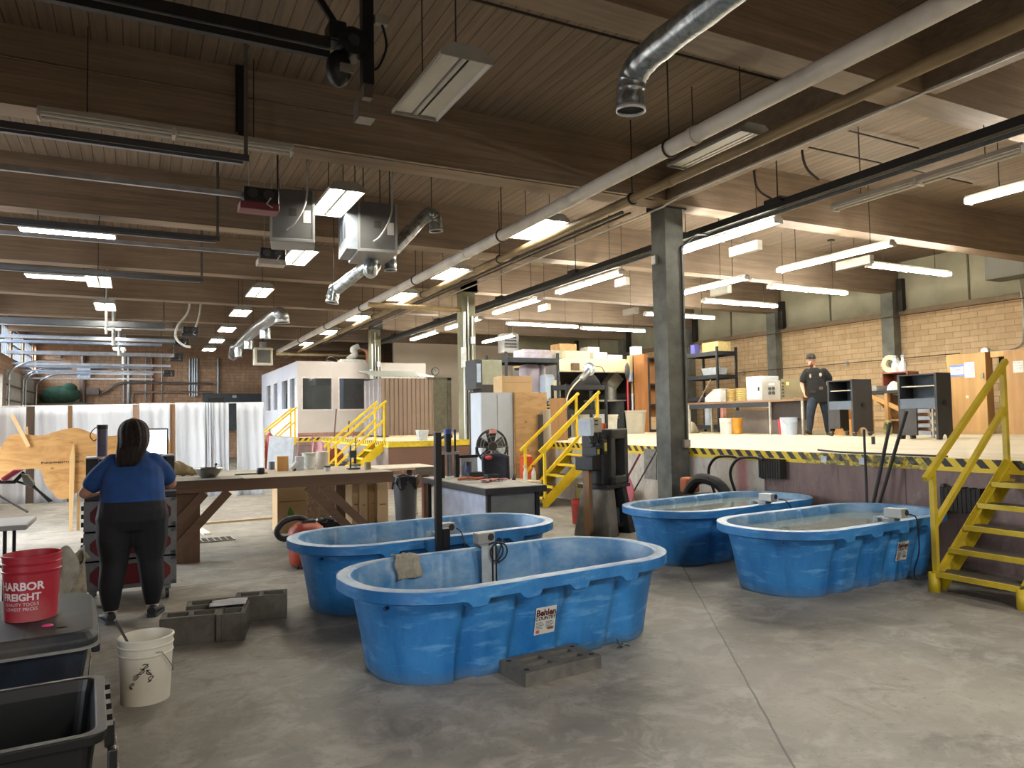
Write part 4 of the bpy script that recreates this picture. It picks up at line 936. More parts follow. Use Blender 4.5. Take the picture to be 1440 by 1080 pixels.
def bagf(u, v):
    a = 2*PI*u; r = 0.203+0.012*math.sin(11*a)*v; return (r*math.cos(a), r*math.sin(a), 0.76-0.2*v*(0.8+0.3*math.sin(5*a)))
MB().sheet(48, 6, bagf).build('bag', M('#17181c', 0.25, 0, 0.1), gb, solid=0.003)
ps = one(MB().sheet(14, 12, lambda u, v: (0.14*math.cos(2*PI*u)*(1-0.3*v), 0.14*math.sin(2*PI*u)*(1-0.3*v), 0.55*v+0.02*math.sin(9*u))), 'clear_sack', M('#a9a08d', 0.5, 0, 0.2, 12), 'pale plastic sack standing on the floor behind the grey bin', 'sack', (4.15, 12.0, 0), solid=0.004)
ds = thing('work_desk', 'desk with a white end panel and a black top, beyond the second blue tank', 'desk', (4.4, 9.05, 0))
DX0, DX1, DY0, DY1 = -0.72, 0.12, -1.12, 1.05
MB().box(DX0, DX1, DY0, DY1, 0.7, 0.78).build('desktop', M('#28282b', 0.5, 0, 0.3, 5), ds, bev=0.005)
MB().box(DX0+0.02, DX1-0.02, DY0+0.02, DY1-0.02, 0.778, 0.784).build('worn_surface', M('#8b8780', 0.6, 0, 0.3, 8, 0, '#4f4c48'), ds)
MB().box(DX0+0.06, DX0+0.08, DY0+0.08, DY1-0.3, 0.05, 0.7).build('end_panel', M('#a9b2c6', 0.6), ds)
MB().box(DX0+0.1, DX1-0.14, DY0+0.07, DY0+0.09, 0.05, 0.7).build('front_panel', M('#6f7373', 0.6), ds)
for xx in (DX0+0.07, DX1-0.11):
    for yy in (DY0+0.07, DY1-0.11): MB().box(xx-0.025, xx+0.025, yy-0.025, yy+0.025, 0, 0.7).build('leg', BLK2, ds)
MB().box(DX1-0.13, DX1-0.08, DY0+0.05, DY0+0.1, 0, 0.7).build('leg', BLK2, ds)
def ond(px, py): p = gz(px, py, 0.784); return (p.x, p.y, 0.784)
pf = thing('arbor_press', 'black upright press frame standing on the far end of the desk', 'press', (3.95, 9.75, 0.784))
BFR = M('#131315', 0.45, 0.3)
for xx in (-0.09, 0.13): MB().box(xx-0.028, xx+0.028, -0.03, 0.03, 0, 0.36).build('post', BFR, pf)
MB().box(-0.13, 0.16, -0.04, 0.04, 0.33, 0.37).build('top_plate', M('#8f9195', 0.4, 0.5), pf)
MB().box(0.1, 0.46, -0.02, 0.02, 0.27, 0.31).build('arm', BFR, pf)
MB().cyl((0.02, 0, 0.02), (0.02, 0, 0.33), 0.035, n=12).build('cylinder', M('#6f7276', 0.4, 0.5), pf)
MB().cyl((0.11, 0.0, 0.36), (0.11, 0.0, 0.68), 0.014, n=10).build('guide_rod', BFR, pf); MB().cyl((0.0, 0.0, 0.36), (0.0, 0, 0.62), 0.05, n=14).build('blue_capped_cylinder', BFR, pf)
c_ = MB().cyl((0.0, 0.0, 0.62), (0.0, 0, 0.69), 0.055, n=14).build('cap', M('#243c8e', 0.5), pf)
cn = thing('spray_can', 'black can with a label on the desk beside the press frame', 'can', (4.28, 9.8, 0.784))
MB().lathe([(0, 0), (0.05, 0), (0.05, 0.2), (0.045, 0.21), (0.0, 0.21)], n=18).build('can', BLK2, cn); MB().lathe([(0.051, 0.05), (0.051, 0.15)], n=18).build('label_band', M('#38406a', 0.5), cn)
bn2 = one(rr_box(MB(), [(0.1, 0.07, 0.01, 0), (0.12, 0.09, 0.01, 0.09), (0.11, 0.08, 0.01, 0.09), (0.09, 0.06, 0.01, 0.01)]), 'parts_tray', M('#2d3340', 0.5), 'dark blue parts tray on the desk', 'tray', (4.18, 9.35, 0.784))
one(rr_box(MB(), [(0.08, 0.06, 0.01, 0), (0.09, 0.07, 0.01, 0.07), (0.08, 0.06, 0.01, 0.07), (0.07, 0.05, 0.01, 0.01)]), 'parts_tray', M('#33353c', 0.5), 'smaller black parts tray beside the blue one on the desk', 'tray', (4.32, 9.1, 0.784))
one(MB().box(-0.16, 0.16, -0.006, 0.006, 0, 0.3), 'white_manual', M('#9aa0a8', 0.6), 'white-covered manual propped up on the desk', 'manual', (4.34, 9.9, 0.784), 0.3)
one(MB().sheet(16, 6, lambda u, v: (0.4*(u-0.5), 0.14*(v-0.5)+0.05*math.sin(4*u), 0.006+0.03*abs(math.sin(7*u+3*v)))), 'red_cloth', M('#a5706a', 0.9, 0, 0.3, 14), 'faded red cloth spread on the desk', 'cloth', (4.18, 8.75, 0.784), 0.5, solid=0.004)
one(MB().tube(catmull([(-0.2, 0, 0.02), (-0.05, 0.05, 0.03), (0.05, -0.03, 0.02), (0.2, 0.04, 0.02)], 5), 0.018, 8), 'orange_strap', M('#a55a34', 0.8), 'orange strap lying on the desk beside the trays', 'strap', (4.05, 9.15, 0.784))
och = thing('office_chair', 'dark office chair with a red patch on its back, behind the desk', 'chair', (5.18, 10.7, 0), 2.6)
FAB = M('#2a2b32', 0.9, 0, 0.2, 12)
MB().box(-0.24, 0.24, -0.24, 0.24, 0.42, 0.5).build('seat', FAB, och, bev=0.03)
def bk(u, v): return (-0.21+0.42*u, 0.22+0.06*v-0.05*math.sin(PI*u), 0.55+0.52*v*(0.9+0.1*math.sin(PI*u)))
MB().sheet(10, 8, bk).build('backrest', FAB, och, solid=0.06)
MB().ell((0.1, 0.31, 1.0), 0.06, 0.025, 0.035, 10, 6).build('red_patch', M('#c0423a', 0.8), och)
MB().cyl((0, 0, 0.1), (0, 0, 0.43), 0.03, n=10).build('gas_lift', BLK2, och); MB().bar((0, 0.1, 0.44), (0, 0.26, 0.62), 0.06, 0.02, (1, 0, 0)).build('back_bracket', BLK2, och)
for sx in (-1, 1): MB().tube(catmull([(sx*0.22, 0.2, 0.5), (sx*0.28, 0.15, 0.68), (sx*0.28, -0.05, 0.7), (sx*0.26, -0.08, 0.5)], 5), 0.018, 8).build('armrest', BLK2, och)
for k in range(5):
    a = 2*PI*k/5; l = MB().bar((0, 0, 0.1), (0.28*math.cos(a), 0.28*math.sin(a), 0.07), 0.04, 0.03).build('base_leg', BLK2, och)
    MB().ell((0.28*math.cos(a), 0.28*math.sin(a), 0.03), 0.03, 0.03, 0.03, 8, 6).build('caster', BLK2, l)
# --- black press machine on a pedestal, timber post
pm_ = thing('press_machine', 'tall black press machine on a tapered pedestal in front of the dock', 'machine', (5.8, 8.55, 0), 0.42)
GM = M('#6f6b63', 0.55, 0.2, 0.25, 6, 0.1); GD = M('#2c2c2d', 0.5, 0.2, 0.25, 6)
def pedestal(x0b, x1b, x0t, x1t):
    mm = MB(); mm.add([(x0b, -0.28, 0), (x1b, -0.28, 0), (x1b, 0.28, 0), (x0b, 0.28, 0), (x0t, -0.2, 0.64), (x1t, -0.2, 0.64), (x1t, 0.22, 0.64), (x0t, 0.22, 0.64)], [(0, 3, 2, 1), (4, 5, 6, 7), (0, 1, 5, 4), (1, 2, 6, 5), (2, 3, 7, 6), (3, 0, 4, 7)]); return mm
pedestal(-0.38, -0.12, -0.26, -0.08).build('pedestal_side', GM, pm_, bev=0.01); pedestal(0.18, 0.34, 0.14, 0.24).build('pedestal_side', GD, pm_, bev=0.01)
MB().box(-0.13, 0.2, -0.2, 0.2, 0.1, 0.14).box(-0.13, 0.2, -0.1, 0.2, 0.3, 0.33).build('shelf', GD, pm_)
MB().box(-0.08, 0.14, 0.16, 0.2, 0.14, 0.62).build('back_plate', GD, pm_)
MB().cyl((0.08, -0.1, 0.14), (0.08, -0.1, 0.36), 0.035, n=12).cyl((0.15, -0.1, 0.14), (0.15, -0.1, 0.34), 0.03, n=12).build('bottle', M('#55606a', 0.35, 0.3), pm_)
MB().box(-0.3, 0.28, -0.24, 0.26, 0.64, 0.69).build('bed', GD, pm_)
MB().box(-0.16, -0.06, -0.22, 0.22, 0.69, 1.42).box(0.2, 0.28, -0.22, 0.22, 0.69, 1.42).box(-0.16, 0.28, -0.22, 0.22, 1.3, 1.44).box(-0.16, 0.28, -0.22, 0.22, 0.69, 0.8).build('frame', M('#454442', 0.5, 0.2, 0.2, 6), pm_, bev=0.015)
MB().box(-0.02, 0.16, 0.0, 0.2, 0.8, 1.3).build('ram_guard', M('#4c4f50', 0.4, 0.6, 0.5, 60), pm_)
MB().box(-0.3, -0.16, -0.16, 0.18, 0.69, 1.36).build('gear_housing', GD, pm_, bev=0.02)
mo = MB().box(-0.52, -0.3, -0.14, 0.14, 0.9, 1.08).build('motor_box', M('#17171a', 0.4, 0.2), pm_, bev=0.01)
MB().box(-0.46, -0.36, -0.16, 0.06, 1.1, 1.2).box(-0.34, -0.24, -0.2, 0.0, 1.12, 1.3).build('relay', GD, pm_, bev=0.005)
MB().box(-0.44, -0.38, -0.165, -0.16, 1.11, 1.18).box(-0.32, -0.26, -0.205, -0.2, 1.15, 1.26).build('yellow_label', M('#b3a63a', 0.6), pm_)
m = MB(); rnd = random.Random(4)
for i in range(9):
    p = [Vector((rnd.uniform(-0.5, -0.2), rnd.uniform(-0.18, -0.02), rnd.uniform(1.2, 1.42))) for _ in range(4)]; m.tube(catmull(p, 4), 0.008, 5)
m.build('wiring', GD, pm_)
MB().box(-0.46, -0.24, -0.12, 0.1, 1.4, 1.6).build('control_cabinet', M('#a39d8d', 0.5, 0.2), pm_, bev=0.006)
MB().box(-0.55, -0.47, -0.14, 0.06, 1.36, 1.58).build('control_side', M('#b7c1cc', 0.5), pm_, bev=0.004)
MB().box(-0.42, -0.34, -0.125, -0.12, 1.55, 1.57).box(-0.42, -0.34, -0.125, -0.12, 1.5, 1.52).build('dark_slot', BLK2, pm_)
MB().cyl((0.0, 0.0, 1.44), (0.0, 0.0, 1.52), 0.03, n=12).build('red_cap', M('#c4502d', 0.5), pm_)
one(MB().box(-0.045, 0.045, -0.045, 0.045, 0, 0.898), 'timber_post', wood('#8a6a4c', 'z', 0.25), 'square brown timber post standing before the black press machine', 'post', (5.4, 8.37, 0), 0.42)
bucket('plastic_bucket', 'red bucket on the floor behind the timber post', (6.02, 9.55, 0), M('#b33a30', 0.5), h=0.36, r=0.14, handle_side=False)
# ================================================================== OFFICE, SHED, FAR DOCK
OFW = M('#c9c3c0', 0.7, 0, 0.06, 1.2)
of = thing('office_booth', 'white prefabricated office with dark windows standing on the dock', 'office', (4.85, 25.4, DK))
def F2(x0, x1, z0, z1, mb, y0=-0.0, y1=0.12): mb.box(x0, x1, y0, y1, z0, z1)
OZ = 2.55; m = MB()
wins = [(0.17, 1.15), (1.42, 2.35)]; xs_ = 0.0
m.box(0, 4.6, 0, 0.12, 0, 0.94); m.box(0, 4.6, 0, 0.12, 2.0, OZ)
for a, b in ((0, 0.17), (1.15, 1.42), (2.35, 4.6)): m.box(a, b, 0, 0.12, 0.94, 2.0)
m.build('front_wall', OFW, of)
m = MB(); m.box(0, 0.12, 0.12, 8.0, 0, 1.0).box(0, 0.12, 0.12, 8.0, 2.03, OZ); lw = [(0.45, 1.3), (1.75, 2.9), (3.9, 4.75), (5.5, 6.6)]; y = 0.12
for a, b in lw: m.box(0, 0.12, y, a, 1.0, 2.03); y = b
m.box(0, 0.12, y, 8.0, 1.0, 2.03); m.build('side_wall', M('#c8ccd8', 0.7, 0, 0.05, 1), of)
MB().box(0.0, 4.6, 0.0, 8.0, OZ, OZ+0.03).build('roof', OFW, of)
MB().box(0.12, 4.6, 7.9, 8.0, 0, OZ).build('back_wall', M('#7d8288', 0.8), of); MB().box(0.0, 2.45, -0.02, 0.0, 0.0, 0.14).build('skirting', M('#a98476', 0.8, 0, 0.2, 4), of)
def glass():
    n = NT('dark_window_glass'); x, y, z = n.xyz()
    n.b.inputs['Base Color'].default_value = (0.55, 0.62, 0.66, 1); n.b.inputs['Transmission Weight'].default_value = 0.9; n.b.inputs['IOR'].default_value = 1.45
    return n.fin(None, 0.04)
GL = glass()
for a, b in wins:
    w_ = MB().box(a-0.05, b+0.05, -0.02, 0.0, 0.88, 0.94).box(a-0.05, b+0.05, -0.02, 0.0, 2.0, 2.05).box(a-0.05, a, -0.02, 0.0, 0.94, 2.0).box(b, b+0.05, -0.02, 0.0, 0.94, 2.0).build('window_frame', M('#d3cdca', 0.6), of)
    MB().box(a, b, 0.05, 0.058, 0.94, 2.0).build('pane', GL, w_)
for a, b in lw:
    w_ = MB().box(-0.02, 0.0, a-0.05, b+0.05, 0.94, 1.0).box(-0.02, 0.0, a-0.05, b+0.05, 2.03, 2.08).box(-0.02, 0.0, a-0.05, a, 1.0, 2.03).box(-0.02, 0.0, b, b+0.05, 1.0, 2.03).build('window_frame', M('#cfd3dc', 0.6), of)
    MB().box(0.05, 0.058, a, b, 1.0, 2.03).build('pane', GL, w_)
MB().box(0.5, 1.4, 2.0, 2.6, 0.0, 0.75).build('inside_desk', M('#54606c', 0.7), of); MB().box(1.5, 2.3, 5.0, 5.1, 0.1, 2.0).build('inside_door', M('#3f352d', 0.7), of)
MB().box(2.3, 2.35, 3.0, 7.8, 0.0, 2.4).build('inside_partition', M('#8598b0', 0.7), of)
MB().box(0.8, 1.9, 2.6, 2.9, OZ-0.05, OZ-0.01).build('fill_lamp', glow('#e6f0ff', 5.0, 'office_fill_glow'), of)  # glowing panel added to brighten the office interior
ex = thing('fire_extinguisher', 'red fire extinguisher on the column in front of the white office', 'extinguisher', (7.18, 25.0, 2.12))
MB().lathe([(0, 0), (0.075, 0), (0.085, 0.02), (0.085, 0.38), (0.06, 0.44), (0.03, 0.46), (0.03, 0.52), (0, 0.52)], n=18).build('cylinder', M('#b0182c', 0.3), ex)
MB().bar((-0.07, 0, 0.52), (0.09, 0, 0.56), 0.02, 0.03).build('handle', BLK2, ex); MB().tube(catmull([(-0.03, 0, 0.5), (-0.12, 0, 0.42), (-0.1, -0.02, 0.2)], 5), 0.014, 6).build('hose', M('#c8c8c4', 0.5), ex)
ms = thing('dust_collector', 'small machine with hoses lying on the roof of the white office', 'machine', (7.0, 25.9, DK+OZ+0.03))
MB().box(-0.62, 0.3, -0.25, 0.25, 0, 0.12).build('tray', M('#b9bcb8', 0.5), ms, bev=0.03); MB().tube(catmull([(-0.3, 0, 0.1), (-0.05, 0, 0.3), (-0.1, 0, 0.5), (0.1, 0, 0.6)], 5), 0.12, 10).build('body', M('#a5a8a8', 0.4, 0.3, 0.2, 8), ms)
MB().tube(catmull([(0.05, 0, 0.55), (0.35, 0, 0.45), (0.42, 0, 0.2), (0.38, 0, 0.02)], 5), 0.06, 8).build('hose', M('#96664f', 0.6), ms); MB().tube(catmull([(-0.6, 0, 0.1), (-0.9, 0, 0.22), (-1.05, 0.05, 0.1), (-0.85, 0, 0.03)], 5), 0.02, 6).build('cable', BLK2, ms)
# corrugated shed
sh = thing('metal_shed', 'brown corrugated metal shed with a ribbed roof in front of the office', 'shed', (7.55, 22.0, DK))
TAN = M('#7a685a', 0.55, 0.1, 0.08, 2)
def corr(x0, x1, z0, z1, n, y=0.0, d=0.03, axis='x'):
    mb = MB(); pts = []
    w = (x1-x0)/n
    for i in range(n):
        a = x0+i*w; pts += [(a, y), (a+w*0.6, y), (a+w*0.68, y+d), (a+w*0.92, y+d), (a+w, y)]
    vs = []
    for a, b in pts:
        for z in (z0, z1): vs.append((a, b, z) if axis == 'x' else (b, a, z))
    mb.add(vs, [(2*i, 2*i+2, 2*i+3, 2*i+1) for i in range(len(pts)-1)]); return mb
corr(-0.82, 0.88, 0.04, 1.82, 12).build('front_panel', TAN, sh, solid=0.01)
corr(0.0, 1.9, 0.04, 1.82, 4, -0.82, -0.02, 'y').build('side_panel', M('#8d8684', 0.5, 0.3), sh, solid=0.01)
MB().box(-0.8, 0.86, 1.86, 1.9, 0, 1.9).box(0.84, 0.88, 0, 1.9, 0, 1.8).build('back_panel', TAN, sh)
m = MB(); n_ = 15; vs = []
for i in range(n_*2+1):
    x = -1.0+1.95*i/(n_*2); z = 0.03*(i % 2)
    vs += [(x, -0.08, 1.86+z), (x, 2.0, 2.16+z)]
m.add(vs, [(2*i, 2*i+2, 2*i+3, 2*i+1) for i in range(n_*2)]); m.build('roof', M('#a9b0ab', 0.35, 0.3, 0.1), sh, solid=0.006)
MB().box(-0.6, 0.55, -0.1, -0.06, 0.0, 0.04).build('threshold', M('#c9b89a', 0.7), sh)
wc = thing('wall_clock', 'round wall clock on the cream wall above the grey door', 'clock', (11.2, 28.98, 3.66))
MB().cyl((0, 0, 0), (0, -0.04, 0), 0.17, n=28).build('case', M('#3d3d40', 0.4), wc); f_ = MB().cyl((0, -0.041, 0), (0, -0.045, 0), 0.145, n=28).build('face', M('#d6d3cb', 0.6), wc)
MB().bar((0, -0.048, 0), (0.05, -0.048, 0.05), 0.012, 0.004, (0, 1, 0)).bar((0, -0.048, 0), (-0.03, -0.048, 0.1), 0.01, 0.004, (0, 1, 0)).build('hands', BLK2, wc)
nb = thing('notice_board', 'pale notice sheet with grey lines on the cream wall right of the door', 'notice', (12.55, 28.98, 2.7))
MB().box(-0.3, 0.3, -0.015, 0, -0.55, 0.55).build('board', M('#b7bfae', 0.7), nb); m = MB()
for i in range(9): m.box(-0.25, 0.25, -0.017, -0.015, 0.4-0.1*i, 0.43-0.1*i)
m.build('printed_lines', M('#7d8878', 0.7), nb)
x0, x1, z0, z1 = fb(585, 607, 600.5, 620, 17.3)
tb = thing('clear_tub', 'clear plastic tub of parts on the yellow dock edge in front of the shed', 'tub', ((x0+x1)/2, 17.25, DK))
rr_box(MB(), [(0.1, 0.09, 0.02, 0), (0.14, 0.11, 0.02, 0.24), (0.13, 0.1, 0.02, 0.24), (0.1, 0.08, 0.02, 0.02)]).build('tub', M('#b3bac0', 0.3, 0, 0.2, 20), tb)
rr_box(MB(), [(0.145, 0.115, 0.02, 0.235), (0.145, 0.115, 0.02, 0.255)]).build('lid', M('#cdd0d2', 0.4), tb)
one(MB().tube(catmull([(-0.2, 0, 0.03), (-0.1, 0, 0.07), (0.0, 0, 0.1), (0.06, 0, 0.17), (0.12, 0.03, 0.05)], 4), 0.04, 7), 'dark_tarp', M('#3b3a38', 0.8), 'dark crumpled bag on the dock edge left of the grey-green column', 'bag', (7.0, 17.3, DK))
# stuff against the dock front below the office
wl_ = one(MB().box(-0.33, 0.33, -0.015, 0.015, 0, 0.9), 'white_board', M('#b4c2d6', 0.6), 'pale blue-white board leaning in front of the farthest stairs', 'board', (3.45, 20.6, 0.35))
wl_.rotation_euler = (-0.25, 0.12, 0)
one(MB().box(-0.5, 0.5, -0.35, 0.35, 0, 0.35), 'low_crate', wood('#8f7a5e', 'x', 0.2), 'low wooden crate under the leaning pale board', 'crate', (3.5, 20.75, 0))
for i, (x, y, c, lab, h) in enumerate(((3.35, 23.5, '#a3241f', 'red gas cylinder behind the farthest yellow stairs, nearer the office', 1.15), (3.65, 23.55, '#8c2a24', 'darker red gas cylinder behind the farthest yellow stairs, right of its twin', 1.3))):
    g = thing('gas_cylinder', lab, 'cylinder', (x, y, 0), 0, 'gas cylinders by the far stairs')
    MB().lathe([(0, 0), (0.12, 0), (0.13, 0.03), (0.13, h-0.2), (0.09, h-0.07), (0.04, h), (0, h)], n=16).build('body', M(c, 0.4), g); MB().cyl((0, 0, h), (0, 0, h+0.12), 0.03, n=8).build('valve', M('#8b8a84', 0.4, 0.7), g)
for i, (px, py0, py1, Y, c, lab) in enumerate(((472, 575, 640, 23.0, '#5b4038', 'long thin reddish-brown rod leaning on the dock front by the office'), (490, 592, 625, 23.2, '#3c3836', 'short dark rod leaning behind the middle stairs'), (497, 598, 622, 23.2, '#8d5a52', 'short reddish rod leaning behind the middle stairs'))):
    a, b = gy(px+1, py0, Y), gy(px-6, py1, Y-0.3)
    one(MB().tube([(b.x, b.y, 0.01), a], 0.022, 6), 'leaning_rod', M(c, 0.6), lab, 'rod')
hc = thing('hand_truck', 'red and grey hand truck with clutter below the white office', 'hand truck', (4.6, 22.6, 0), 0.0)
m = MB()
for sx in (-0.2, 0.2): m.tube([(sx-0.1, 0, 0.1), (sx, 0.25, 1.25)], 0.02, 6)
for z in (0.3, 0.6, 0.9, 1.2): m.tube([(-0.3+0.1*z, 0.02+0.2*z, z), (0.1+0.1*z, 0.02+0.2*z, z)], 0.016, 6)
m.build('frame', M('#8c5b5e', 0.6), hc); MB().box(-0.35, 0.2, -0.28, 0.05, 0.03, 0.05).build('toe_plate', M('#5c4a48', 0.6), hc)
for sx in (-0.32, 0.14): MB().cyl((sx, 0.05, 0.11), (sx+0.05, 0.05, 0.11), 0.11, n=14).build('wheel', BLK2, hc)
one(MB().sheet(12, 12, lambda u, v: (0.5*(u-0.5)*(1-0.4*v), 0.1*math.sin(6*u), 0.85*v+0.06*math.sin(9*u+2*v))), 'pink_netting', M('#c99aa2', 0.8, 0, 0.3, 10), 'bundle of pink netting hanging on the dock front below the office', 'netting', (5.0, 22.9, 0.15), solid=0.03)
rc2 = thing('round_cart', 'dark metal cart with round parts under the middle yellow stairs rail', 'cart', (4.75, 19.5, 0))
MB().box(-0.4, 0.35, -0.2, 0.2, 0.45, 0.5).build('deck', M('#5a5a58', 0.5, 0.3), rc2)
for sx in (-0.35, 0.3):
    for sy in (-0.17, 0.17): MB().box(sx-0.02, sx+0.02, sy-0.02, sy+0.02, 0, 0.45).build('leg', BLK2, rc2)
MB().cyl((-0.1, -0.22, 0.72), (-0.1, 0.1, 0.72), 0.2, n=20).build('drum', M('#7b2f28', 0.6), rc2); MB().ell((0.2, 0, 0.62), 0.14, 0.12, 0.12, 12, 8).build('grey_bag', M('#b9bcc2', 0.7), rc2)
# --- white cabinet, plywood cabinet, boxes, cart along the dock front (floor level, X 6-7.4)
YW = 13.0
x0, x1, z0, z1 = fb(677, 749, 553, 650, YW)
X_a, X_b = gy(677, 600, YW).x, gy(722, 600, YW).x
wcab = thing('metal_cabinet', 'tall white two-door metal cabinet beside the plywood cabinet', 'cabinet', ((X_a+X_b)/2, YW, 0)); hx = (X_b-X_a)/2; H_ = gy(700, 552, YW).z
WMET = M('#b9c2ce', 0.45, 0, 0.06, 3)
MB().box(-hx, hx, 0.02, 0.5, 0, H_).build('body', WMET, wcab)
for sx in (-1, 1):
    d = MB().box(sx*0.006 if sx > 0 else -hx+0.006, hx-0.006 if sx > 0 else -0.006, 0.0, 0.02, 0.06, H_-0.03).build('door', WMET, wcab)
    m = MB()
    for i in range(4):
        xq = sx*hx*0.5-0.06+0.04*i; m.box(xq, xq+0.006, -0.002, 0.0, 0.5, 1.0)
    m.build('louvres', M('#8d97a3', 0.5), d)
X_c = gy(768, 600, YW).x
pcab = thing('plywood_cabinet', 'tall knotty plywood cabinet standing right of the white metal cabinet', 'cabinet', ((X_b+0.01+X_c)/2, YW-0.05, 0)); hx2 = (X_c-X_b-0.01)/2; H2 = gy(740, 552, YW).z
MB().box(-hx2, hx2, 0, 0.6, 0, H2).build('body', knots('#a07c52', '#c4a274'), pcab, bev=0.004); MB().box(-hx2-0.005, -hx2+0.01, -0.006, 0.0, 0.05, H2-0.02).build('door_edge', wood('#8f6a3f', 'z', 0.2), pcab)
# equipment on top
def onbox(x0, y0, x1, y1, Y, d, name, label, cat, mat, group=None, zb=None, tape=False):
    a, b, z0, z1 = fb(x0, y0, x1, y1, Y)
    if zb is not None: z1 = zb+(z1-z0); z0 = zb
    return carton(name, label, a, b, Y, Y+d, z0, z1, mat, group, tape=tape)
onbox(706, 528, 748, 551, YW+0.02, 0.4, 'cardboard_box', 'wide cardboard box with printing on top of the white and plywood cabinets', 'box', CARD2, zb=max(H_, H2)+0.001, tape=True)
tv = thing('crt_cabinet', 'large grey-backed monitor on a black cart behind the white cabinet', 'monitor', (gy(688, 560, 15.0).x, 15.2, DK*0))
xa, xb, za, zb_ = fb(677, 506, 706, 541, 15.2); cxm = tv.location.x
MB().box(xa-cxm, xb-cxm, 0, 0.5, za, zb_).build('housing', M('#8d907e', 0.5, 0, 0.15, 4), tv, bev=0.01)
MB().box(xa-0.16-cxm, xa-cxm, -0.05, 0.55, za-0.1, zb_+0.0).build('bezel', M('#2c3036', 0.5), tv, bev=0.01); MB().box(xa-0.14-cxm, xa-0.04-cxm, -0.056, -0.05, za+0.05, zb_-0.1).build('screen', M('#a3b4cc', 0.2), tv)
MB().box(xa-cxm, xb-cxm, 0.0, 0.5, za-0.18, za).build('base_tray', M('#2b2724', 0.6), tv)
for sx in (xa-0.12-cxm, xb-0.1-cxm): MB().box(sx-0.02, sx+0.02, 0.1, 0.4, 0.0, za-0.15).build('cart_leg', BLK2, tv)
# fan behind the desk chair
fn = thing('floor_fan', 'large round black floor fan with a silver ring, in front of the white cabinet', 'fan', (gy(692, 640, 12.5).x, 12.5, 0)); fz = gy(692, 628, 12.5).z
m = MB(); ring = [(0.31*math.cos(2*PI*i/32), 0, fz+0.31*math.sin(2*PI*i/32)) for i in range(32)]; m.tube(ring, 0.022, 8, True)
m.build('guard_ring', M('#3d3e40', 0.35, 0.6), fn)
m = MB()
for r in (0.1, 0.2, 0.26): m.tube([(r*math.cos(2*PI*i/28), -0.05, fz+r*math.sin(2*PI*i/28)) for i in range(28)], 0.004, 5, True)
for i in range(10): m.tube([(0.05*math.cos(i*PI/5), -0.06, fz+0.05*math.sin(i*PI/5)), (0.31*math.cos(i*PI/5), -0.03, fz+0.31*math.sin(i*PI/5))], 0.004, 5)
m.build('guard_wires', M('#9b9c9e', 0.4, 0.5), fn)
for i in range(5):
    a = 2*PI*i/5+0.3; c, s = math.cos(a), math.sin(a)
    def fbld(u, v, c=c, s=s): r = 0.06+0.22*u; w = (v-0.5)*(0.1+0.12*u); return (c*r-s*w, 0.03+0.05*(v-0.5), fz+s*r+c*w)
    MB().sheet(5, 4, fbld).build('blade', M('#2a2b2d', 0.4), fn, solid=0.005)
MB().cyl((0, -0.07, fz), (0, 0.15, fz), 0.075, n=16).build('motor', M('#2b2a29', 0.5), fn)
MB().tube([(-0.3, 0.2, 0.02), (-0.3, 0, 0.02), (-0.33, 0, fz), ], 0.016, 6).tube([(0.3, 0.2, 0.02), (0.3, 0, 0.02), (0.33, 0, fz)], 0.016, 6).tube([(-0.3, 0.2, 0.02), (0.3, 0.2, 0.02)], 0.016, 6).build('stand', M('#333436', 0.4, 0.4), fn)
MB().box(-0.07, 0.07, -0.07, -0.04, fz+0.25, fz+0.32).build('pink_label', M('#c98a80', 0.7), fn)
oc = one(rr_box(MB(), [(0.1, 0.09, 0.02, 0), (0.1, 0.1, 0.02, 0.42), (0.05, 0.05, 0.02, 0.46)]), 'orange_canister', M('#d1552e', 0.5), 'orange plastic canister in front of the white cabinet, right of the fan', 'canister', (gy(740, 650, 12.6).x, 12.6, 0.45))
bt = thing('back_bench', 'low pale bench with clutter behind the desk chair', 'bench', (gy(712, 660, 12.3).x, 12.3, 0))
MB().box(-0.75, 0.55, -0.35, 0.5, 0.4, 0.45).build('top', M('#c2b89f', 0.7, 0, 0.15, 4), bt)
for sx in (-0.68, 0.48):
    for sy in (-0.28, 0.42): MB().box(sx-0.04, sx+0.04, sy-0.04, sy+0.04, 0, 0.4).build('leg', wood('#93805f', 'z', 0.2), bt)
oc.location.z = 0.45; fn.location.y = 12.5
for i, (px, py, c, lab) in enumerate(((762, 665, '#c9c2b0', 'white spray bottle on the floor box by the middle stairs'), (781, 660, '#b8453c', 'red-topped bottle in the carton by the middle stairs'))):
    p = gy(px, py, 12.2); t = thing('spray_bottle', lab, 'bottle', (min(p.x, bt.location.x+0.35+0.12*i), 12.2-0.1*i, 0.45 if i == 0 else 0.45), 0, 'bottles by the middle stairs')
    MB().lathe([(0, 0), (0.04, 0), (0.045, 0.02), (0.04, 0.16), (0.015, 0.2), (0.015, 0.24), (0, 0.24)], n=14).build('bottle', M('#c9c8be', 0.4), t); MB().box(-0.04, 0.03, -0.012, 0.012, 0.24, 0.28).build('trigger', M(c, 0.5), t)
